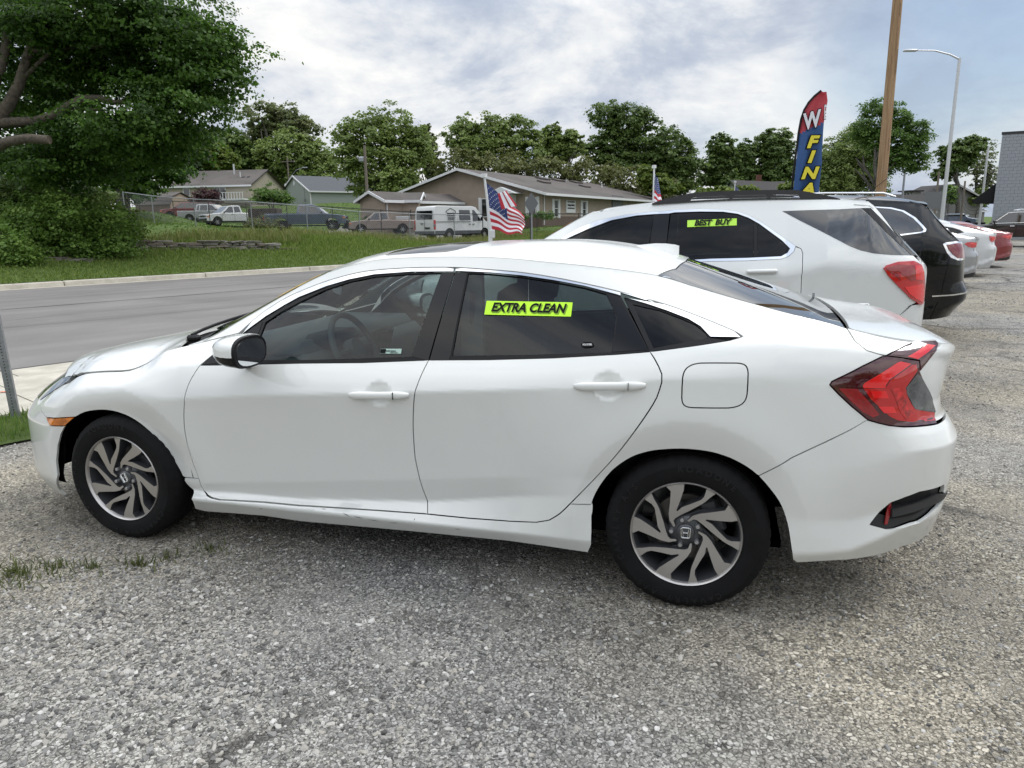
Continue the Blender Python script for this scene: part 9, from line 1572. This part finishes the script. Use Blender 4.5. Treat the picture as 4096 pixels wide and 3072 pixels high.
# ---- vehicles beyond the fence and along the row
def traffic():
    def loc(x, D, yb=None): q = xyD(x, D); z = tz(*q)+.03 if yb is None else zD(x, yb, D); return (float(q[0]), float(q[1]), float(z))
    r15 = yaw
    pickup('pickup_truck', loc(414, 71, 474), r15+.15, 'dred', 'dark red pickup or wagon with black front, leftmost behind the fence', cab='suv', L=5.0, group=None)
    pickup('pickup_truck', loc(458, 66, 481), r15+math.pi-.1, 'silver', 'silver crew cab pickup with its tail to the dark red vehicle', cab='crew', L=5.4, group=None)
    pickup('pickup_truck', loc(505, 60, 489), r15+.75, 'wht', 'small white pickup facing left beyond the fence', cab='ext', L=4.9, W=1.72, H=1.66, group=None)
    pickup('pickup_truck', loc(665, 52.5, 499), r15+math.pi+.12, 'blue', 'blue grey pickup facing right behind the fence', cab='ext', L=5.7, W=1.98, H=1.88, group=None)
    pickup('pickup_truck', loc(822, 54, 506), r15+.42, 'tan', 'tan pickup with amber corner lamps facing left, next to the white van', cab='ext', L=5.1, W=1.72, H=1.60, group=None)
    q = loc(576, 58, 492); root = empty('trailer', q, r15, 'dark rusty box trailer between the white and the blue pickup', 'trailer'); MB().box((0, 0, .95), (2.3, 1.4, 1.1), bev=.03).build('box', M['rust'], root)
    for s in (-1, 1): MB().lathe([(0, 0), (.3, 0), (.3, .18), (0, .18)], 20, ctr=(0, s*.62-.1, .3)).build('wheel', M['tyre'], root, smooth=40)
    van(loc(985, 49.5, 519), r15+math.radians(47)+math.pi)
    dark_4x4(loc(2196, 36.5, 531), math.radians(-24))
    # pale lumber rack thing on the tan pickup bed
    q = loc(872, 56, 478); root = empty('tool_rack', (q[0], q[1], q[2]), r15, 'white box and black rack in the tan pickup bed', 'tool box'); MB().box((0, 0, .22), (1.1, .5, .32), bev=.02).build('box', M['wht'], root); m = MB(); m.box((.9, 0, .45), (1.0, .06, .06)); m.box((.9, 0, .7), (1.0, .06, .06)); m.box((.6, 0, .4), (.06, .06, .9)); m.box((1.2, 0, .4), (.06, .06, .9)); m.build('rack', M['trim'], root)
    lampS = [(.60, .93), (.66, .965), (.80, .975), (1.05, .95), (1.05, .86), (.90, .845), (.74, .865)]; bandS = [(.72, .945), (.86, .955), (1.02, .935), (1.0, .90), (.82, .905)]
    lampC = [(.74, .99), (.90, .985), (1.1, .975), (1.1, .86), (.93, .84), (.80, .88)]; bandC = [(.84, .965), (1.08, .955), (1.08, .90), (.9, .89)]
    lampR = [(.52, .95), (.66, 1.0), (.85, 1.02), (1.1, .99), (1.1, .87), (.9, .86), (.7, .90)]; bandR = [(.62, .955), (.84, .985), (1.06, .97), (1.05, .93), (.8, .92)]
    def back(px, D): q = at(px, yh(px), D); return q
    for px, Y, pm, lb, lamp, sc, fat, bv in ((2131, 15.6, 'silver', 'silver sedan with red wraparound tail lamp, next after the black SUV', (lampS, bandS), 1.03, 1.04, True), (2165, 19.6, 'wht', 'white sedan with dark tail lamp between the silver and the red sedan', (lampC, bandC), 1.05, 1.05, False), (2197, 23.4, 'red', 'red fastback sedan at the far end of the row', (lampR, bandR), 1.02, 1.0, True)):
        r = ray(px, 560); t = (Y-CO[1])/r[1]; X = CO[0]+r[0]*t-1.03*sc
        other_sedan((X, Y+.9*sc, LZ(Y)), lb, pm, lamp, sc, fat, bv, group=None)
    q = loc(2066, 80, 489); root = empty('car', q, -.5, 'tiny pale blue car half seen behind the street lamp', 'car'); soft(side_prism(MB(), [(-2, .3), (2, .3), (2.1, .8), (1.3, .95), (.7, 1.4), (-.8, 1.4), (-1.4, .95), (-2.1, .8)], 1.7, tumble=(.9, .3)), 'body', M['blue'], root, .08); MB().box((0, 0, 1.15), (2.0, 1.6, .3), bev=.05).build('windows', M['tint2'], root)
    for x in (-1.3, 1.3):
        for s in (-1, 1): MB().lathe([(0, 0), (.32, 0), (.32, .2), (0, .2)], 20, ctr=(x, s*.8-.1, .32)).build('wheel', M['tyre'], root, smooth=40)
M['rust'] = mat('rusty_dark_panel', (.045, .03, .025), .85, noise_amt=.4, noise_sc=4)
M['weed'] = leafmat('weed_leaf', (.05, .065, .02), (.09, .115, .035), (.16, .17, .07))
def greenery():
    # trees added behind the photographer, out of view, for glass and paint to mirror
    cs = []; rs = []
    for k in range(13): cs.append((-34+k*6.2+rng.uniform(-1.5, 1.5), -27+rng.uniform(-4, 4), 3.6+rng.uniform(-.6, 1.4))); rs.append((3.6, 3.0, 3.6+rng.uniform(-.6, 1.2)))
    ob = leaf_cloud('reflection_tree_line', cs, rs, 520, 34, .62, LF['mid'], None, cl_r=1.3, shell=.4); tag(ob, 'unseen line of green trees added behind the camera, mirrored in the car windows', 'trees', kind='stuff')
    # hero maple: limbs come in from the left edge, crown over the top left
    D = 25.; ps = D/1559; q = xyD(-95, D); z0 = tz(*q); root = empty('maple_tree', (q[0], q[1], z0), 0, 'big dark green maple over the road bank at the left with a sawn off limb', 'tree'); off = np.array([q[0], q[1], z0])
    tp = lambda x, y, d=0.: Vector(at(x, y, D+d)-off)
    mb = MB(); mb.tube([(0, 0, -.3), tp(-90, 430), tp(-75, 360), tp(-50, 310)], [.55, .48, .42, .36], 16); mb.tube([tp(-60, 340), tp(-15, 270), tp(20, 225), tp(42, 180), tp(60, 120), tp(85, 60), tp(120, -20), tp(150, -120)], [.30, .25, .20, .17, .15, .13, .10, .07], 14); mb.tube([tp(-50, 320), tp(-20, 210), tp(10, 120), tp(20, 20), tp(30, -120)], [.22, .17, .14, .11, .08], 12); mb.build('trunk', BARK, root, smooth=60)
    mb = MB(); mb.tube([tp(-30, 268), tp(30, 264), tp(75, 262), tp(115, 250), tp(150, 228), tp(175, 214), tp(215, 212), tp(250, 222), tp(320, 215)], [.18, .165, .15, .145, .14, .13, .11, .08, .05], 14); mb.tube([tp(150, 228), tp(190, 236), tp(225, 238)], [.06, .045, .03], 8); mb.tube([tp(60, 110), tp(130, 105), tp(220, 100), tp(330, 70)], [.08, .07, .05, .03], 10); mb.tube([tp(40, 180), tp(100, 120), tp(180, 40), tp(260, -20)], [.08, .07, .05, .03], 10); mb.build('limb', BARK, root, smooth=60)
    mb = MB(); mb.tube([tp(-60, 335, -1), tp(-10, 318, -1.5), tp(20, 305, -1.8), tp(60, 299, -2), tp(100, 302, -2), tp(107, 302, -2)], [.20, .17, .15, .145, .14, .135], 16); mb.build('sawn_limb', BARK, root, smooth=60)
    bl = [(40, 20, 180, 60), (30, 60, 60, 45), (120, 70, 60, 40), (160, 150, 60, 35), (-10, 130, 50, 40), (90, 190, 40, 14), (170, 270, 70, 30), (60, 225, 40, 12), (200, 20, 150, 70), (330, 30, 120, 70), (230, 110, 120, 60), (320, 140, 120, 70), (410, 85, 70, 60), (480, 90, 36, 42), (450, 140, 46, 40), (492, 160, 18, 30), (410, 190, 50, 40), (370, 215, 70, 40), (290, 260, 110, 50), (70, 120, 60, 30), (60, 335, 120, 26), (200, 312, 110, 40), (310, 300, 80, 45), (380, 262, 40, 36), (440, 215, 16, 18), (150, 362, 80, 14)]
    cs = []; rs = []
    for (cx, cy, rx, ry) in bl: cs.append(at(cx, cy, D+(1.6 if cx < 260 and 90 < cy < 345 else rng.uniform(-.8, 2)))-off); rs.append((rx*ps, 2.2, ry*ps))
    cr = leaf_cloud('crown', cs, rs, 2100, 52, .125, LF['maple'], root, cl_r=.5, flat=.35, droop=.35, shell=.2); cr['kind'] = 'stuff'
    cs2 = [at(x, y, D+6)-off for x, y in ((100, 350), (250, 330), (350, 300), (20, 250), (150, 180))]; cr = leaf_cloud('inner_crown', cs2, [(2.2, 1.5, 1.1)]*5, 330, 50, .2, LF['maple'], root, cl_r=.7, shell=.1); cr['kind'] = 'stuff'
    # shrubs on the bank
    T = tree
    for lb, x, D, bl, kd, lf in (('large leafy shrub mass left of the bank, under the maple', 150, 26, [(150, 480, 105, 55), (90, 462, 85, 45), (225, 490, 65, 45), (180, 535, 85, 32), (60, 505, 75, 45), (245, 532, 50, 28)], 'shrub', .13), ('shrub at the bottom left edge by the old steps', 20, 23, [(15, 540, 50, 42), (45, 555, 35, 30), (-20, 520, 50, 50)], 'shrub', .12), ('small bright yellow green shrub at the left end of the stone wall', 292, 28.5, [(292, 485, 30, 26), (285, 502, 28, 18)], 'lime', .12), ('low shrub row running down to the stone wall', 240, 29, [(235, 455, 35, 28), (270, 530, 30, 18), (220, 500, 40, 30)], 'mid', .13), ('dark undergrowth behind the fence below the maple', 60, 34, [(60, 420, 100, 45), (170, 420, 70, 35), (-30, 430, 80, 60)], 'dark', .2)):
        T('shrub', lb, D, bl, kd, base=x, leaf=lf, cat='shrub', trunk=.05, shell=.25, per=40, cl=.36, nmax=520, dens=1.5, limbdepth=1)
    T('shrub', 'shaded thicket under the far side of the big maple', 58, [(300, 412, 50, 22), (220, 415, 60, 26), (130, 415, 60, 30), (60, 420, 60, 30)], 'maple', base=220, leaf=.22, cat='thicket', trunk=.05, shell=.2, nmax=360, dens=1.2, limbdepth=1)
    T('maple_tree', 'young maple with split trunk standing in the lawn behind the fence', 47, [(250, 350, 90, 50), (330, 360, 70, 38), (190, 340, 70, 50), (385, 372, 38, 22), (285, 395, 45, 20)], 'maple', base=268, leaf=.24, trunk=.5, nmax=520, shell=.2)
    T('tree', 'yellow green tree above the tan house roof at the left', 105, [(440, 330, 50, 34), (400, 345, 45, 28), (480, 350, 35, 20)], 'lime', leaf=.5)
    T('tree', 'olive brown tree between the maple and the yellow green tree', 98, [(400, 310, 42, 30), (370, 330, 30, 30)], 'olive', leaf=.5)
    T('tree', 'dark tree descending to the right behind the tan house', 118, [(500, 320, 40, 36), (530, 350, 38, 28), (470, 300, 20, 22), (555, 375, 30, 18)], 'dark', leaf=.6)
    T('tree', 'tall airy tree with thin top behind the far cobra lamp', 122, [(570, 255, 48, 34), (625, 262, 45, 30), (665, 290, 34, 34), (560, 300, 36, 30)], 'pale', base=612, leaf=.55, shell=.3, dens=.55, trunk=.35, nmax=300)
    T('tree', 'dense tree in front of the airy one, behind the pale green garage', 118, [(620, 330, 62, 40), (680, 345, 45, 34), (590, 355, 40, 34), (700, 372, 38, 26), (650, 380, 60, 18)], 'mid', leaf=.55, nmax=620)
    T('tree', 'broad green tree behind the grey pole and tan pickup', 84, [(800, 290, 62, 42), (850, 280, 52, 40), (760, 330, 42, 36), (870, 330, 55, 40), (810, 370, 70, 34), (750, 300, 25, 28), (900, 300, 25, 35), (860, 390, 60, 25)], 'mid', base=812, leaf=.42, trunk=.4, nmax=800)
    T('tree', 'thin pale tree between the broad green tree and the brown roof', 95, [(925, 320, 20, 40), (935, 360, 25, 28), (915, 290, 12, 20)], 'pale', base=925, leaf=.4, dens=.5, nmax=160)
    T('tree', 'pale green tree behind the peak of the brown building', 92, [(1000, 290, 34, 34), (1060, 285, 40, 32), (1120, 290, 42, 36), (1040, 320, 60, 30), (1130, 330, 45, 26)], 'mid', base=1050, leaf=.42, dens=.9, nmax=620)
    T('tree', 'light green tree right of the one behind the brown peak', 96, [(1190, 300, 28, 28), (1205, 330, 36, 26), (1235, 310, 22, 26)], 'mid', leaf=.42, nmax=300)
    T('shrub', 'scrubby brownish thicket along the long brown roof', 88, [(1000, 355, 50, 28), (1080, 365, 60, 34), (1180, 375, 60, 34), (1270, 380, 50, 34), (1350, 395, 50, 34), (1420, 410, 40, 26)], 'olive', leaf=.38, cat='thicket', nmax=520, trunk=.1)
    T('tree', 'tall spiky topped tree behind the middle of the brown roof', 100, [(1310, 245, 34, 30), (1350, 270, 50, 34), (1390, 260, 32, 28), (1330, 310, 52, 36), (1285, 320, 32, 26), (1380, 320, 45, 36), (1350, 350, 60, 26)], 'dark', base=1340, leaf=.45, nmax=800, shell=.35)
    T('tree', 'round dark tree at the right end of the brown roof', 98, [(1440, 320, 44, 36), (1470, 350, 42, 36), (1425, 360, 36, 30), (1485, 385, 26, 26), (1445, 395, 40, 20)], 'dark', base=1450, leaf=.45, nmax=620)
    T('shrub', 'yellow green shrub beside the round dark tree', 82, [(1420, 395, 30, 16), (1450, 405, 24, 10), (1395, 375, 16, 18)], 'lime', leaf=.35, cat='shrub', nmax=160, trunk=.08)
    T('tree', 'open crowned tree with bent stem left of the ivy gable house', 102, [(1560, 320, 28, 30), (1545, 355, 28, 24), (1580, 345, 20, 25), (1530, 385, 22, 14), (1570, 385, 30, 18)], 'dark', base=1560, leaf=.42, dens=.7, shell=.3, nmax=320)
    T('tree', 'middle tree of the three behind the ivy gable house', 104, [(1610, 335, 24, 26), (1605, 365, 28, 24), (1625, 385, 24, 14)], 'dark', base=1612, leaf=.42, nmax=320)
    T('tree', 'twin topped dense tree just left of the feather banner', 104, [(1660, 310, 26, 28), (1690, 312, 26, 28), (1675, 345, 40, 34), (1680, 375, 38, 18)], 'dark', base=1678, leaf=.42, nmax=460)
    T('shrub', 'low bushes along the old houses behind the white SUV', 66, [(1560, 412, 26, 9), (1610, 412, 30, 9), (1520, 415, 20, 8), (1700, 405, 18, 12)], 'lime', leaf=.3, cat='shrub', nmax=160, trunk=.05)
    T('tree', 'full green tree between banner and wooden pole', 62, [(1800, 345, 45, 48), (1840, 330, 48, 48), (1820, 380, 65, 34), (1870, 350, 40, 50), (1790, 390, 40, 28), (1880, 400, 40, 20), (1858, 300, 30, 30)], 'mid', base=1840, leaf=.22, per=62, nmax=900, trunk=.3)
    T('tree', 'tall loose crowned tree reaching past the right side of the wooden pole', 56, [(1895, 235, 32, 22), (1940, 250, 30, 22), (1975, 285, 32, 30), (1930, 300, 38, 38), (1955, 340, 38, 28), (1975, 335, 28, 36), (1900, 300, 30, 40), (1920, 355, 30, 26), (1870, 285, 28, 26)], 'bush', base=1915, leaf=.20, per=60, dens=.8, shell=.35, trunk=.25, nmax=800)
    T('tree', 'small dark twisted tree right of the street lamp', 84, [(2060, 330, 26, 22), (2095, 320, 26, 20), (2050, 365, 20, 20), (2075, 350, 22, 18), (2030, 375, 12, 12), (2112, 310, 16, 10)], 'dark', base=2068, leaf=.36, dens=.8, trunk=.3, nmax=420)
    T('tree', 'nearly bare tree against the grey building', 88, [(2130, 335, 22, 28), (2110, 365, 24, 28), (2140, 380, 16, 22), (2125, 400, 24, 18)], 'pale', base=2112, leaf=.26, dens=.35, shell=.3, per=24, trunk=.42, limbdepth=3, nmax=200)
    T('shrub', 'round green shrub in front of the small white shed', 78, [(2050, 420, 14, 16)], 'bush', leaf=.3, cat='shrub', trunk=.05, nmax=80)
    T('shrub', 'dark shrubs at the foot of the bare tree', 86, [(2095, 432, 30, 10), (2120, 425, 22, 14)], 'mid', leaf=.3, cat='shrub', trunk=.05, nmax=90)
    T('shrub', 'maroon leaved bush under the tan house window', 77, [(448, 418, 22, 14), (466, 420, 15, 11), (432, 425, 12, 9), (446, 434, 34, 8)], 'maroon', leaf=.22, cat='shrub', trunk=.08, cl=.5, nmax=240, shell=.2)
    T('shrub', 'round green tree-like bush between tan house and pale garage', 80, [(575, 415, 26, 18), (595, 425, 28, 14), (560, 428, 22, 14), (610, 428, 18, 10)], 'bush', leaf=.24, cat='shrub', trunk=.12, cl=.5, nmax=320, shell=.2)
    T('hedge', 'clipped dark hedge at the entrance of the brown building', 56, [(1165, 464, 18, 7), (1185, 464, 14, 7), (1130, 466, 14, 6)], 'bush', leaf=.14, cat='hedge', trunk=.03, cl=.3, nmax=110, shell=.1)
    T('shrub', 'straggly dry shrub by the rusty trailer', 50, [(555, 478, 22, 14), (585, 482, 18, 10)], 'olive', leaf=.14, cat='shrub', trunk=.04, cl=.35, nmax=90, shell=.1)
    # grass
    x, y, e, l = elpts(90000, .22, 13, -9, 34); z = TZ(x, y); tall = np.exp(-((e-8)/3.5)**2); hh = .07+.16*tall
    hh = hh*.8; blades('bank_grass', np.stack([x, y], 1), z, hh, .018+.006*tall, M['blade'], 'uneven green grass on the bank above the kerb')
    x, y, e, l = elpts(16000, 7.5, 13.5, -4, 30); k = np.sin(x*1.1)+np.cos(y*.9) > -.2; x, y, e = x[k], y[k], e[k]; blades('tall_grass', np.stack([x, y], 1), TZ(x, y), .40, .02, M['blade2'], 'tall seeding grass along the chain link fence', lean=.5)
    x, y, e, l = elpts(36000, 13, 60, 4, 60); blades('lawn_grass', np.stack([x, y], 1), TZ(x, y), .07, .05, M['blade3'], 'mown lawn sloping up to the houses')
    x, y, e, l = elpts(16000, -17.28, -16.42, -16, -4); z = np.full(len(x), .012); blades('verge_grass', np.stack([x, y], 1), z, .06+.03*np.sin(l*2)**2, .0035, M['blade3'], 'bright grass strip between pavement and gravel at the left')
    # weeds in the gravel
    for k, (px, py, n, s, lb) in enumerate(((30, 1240, 300, .13, 'largest clump of weeds in the gravel at the left edge'), (130, 1226, 60, .05, 'second weed tuft from the left in the gravel'), (200, 1228, 30, .04, 'sparse weed tuft below the front wheel'), (300, 1222, 60, .045, 'green weed tuft right of the sparse one'), (360, 1206, 30, .05, 'thin weeds behind the front tyre mark'), (455, 1188, 55, .06, 'weed tuft in the shade of the front door'))):
        c = gxy(px, py); a = rng.uniform(0, 6.28, n); r = np.abs(rng.normal(0, s, n)); XY = np.stack([c[0]+np.cos(a)*r*1.3, c[1]+np.sin(a)*r*.7], 1); o = blades('weed_tuft', XY, np.zeros(n), .035, .0028, M['weed'], lb, 'weeds', lean=.9, kind='stuff'); 
stone_field(); civic(); white_suv(); black_suv(); houses(); grey_building(); poles(); fences(); stone_wall(); flags(); banner(); traffic(); greenery()
scn.render.resolution_x, scn.render.resolution_y = 1024, 768
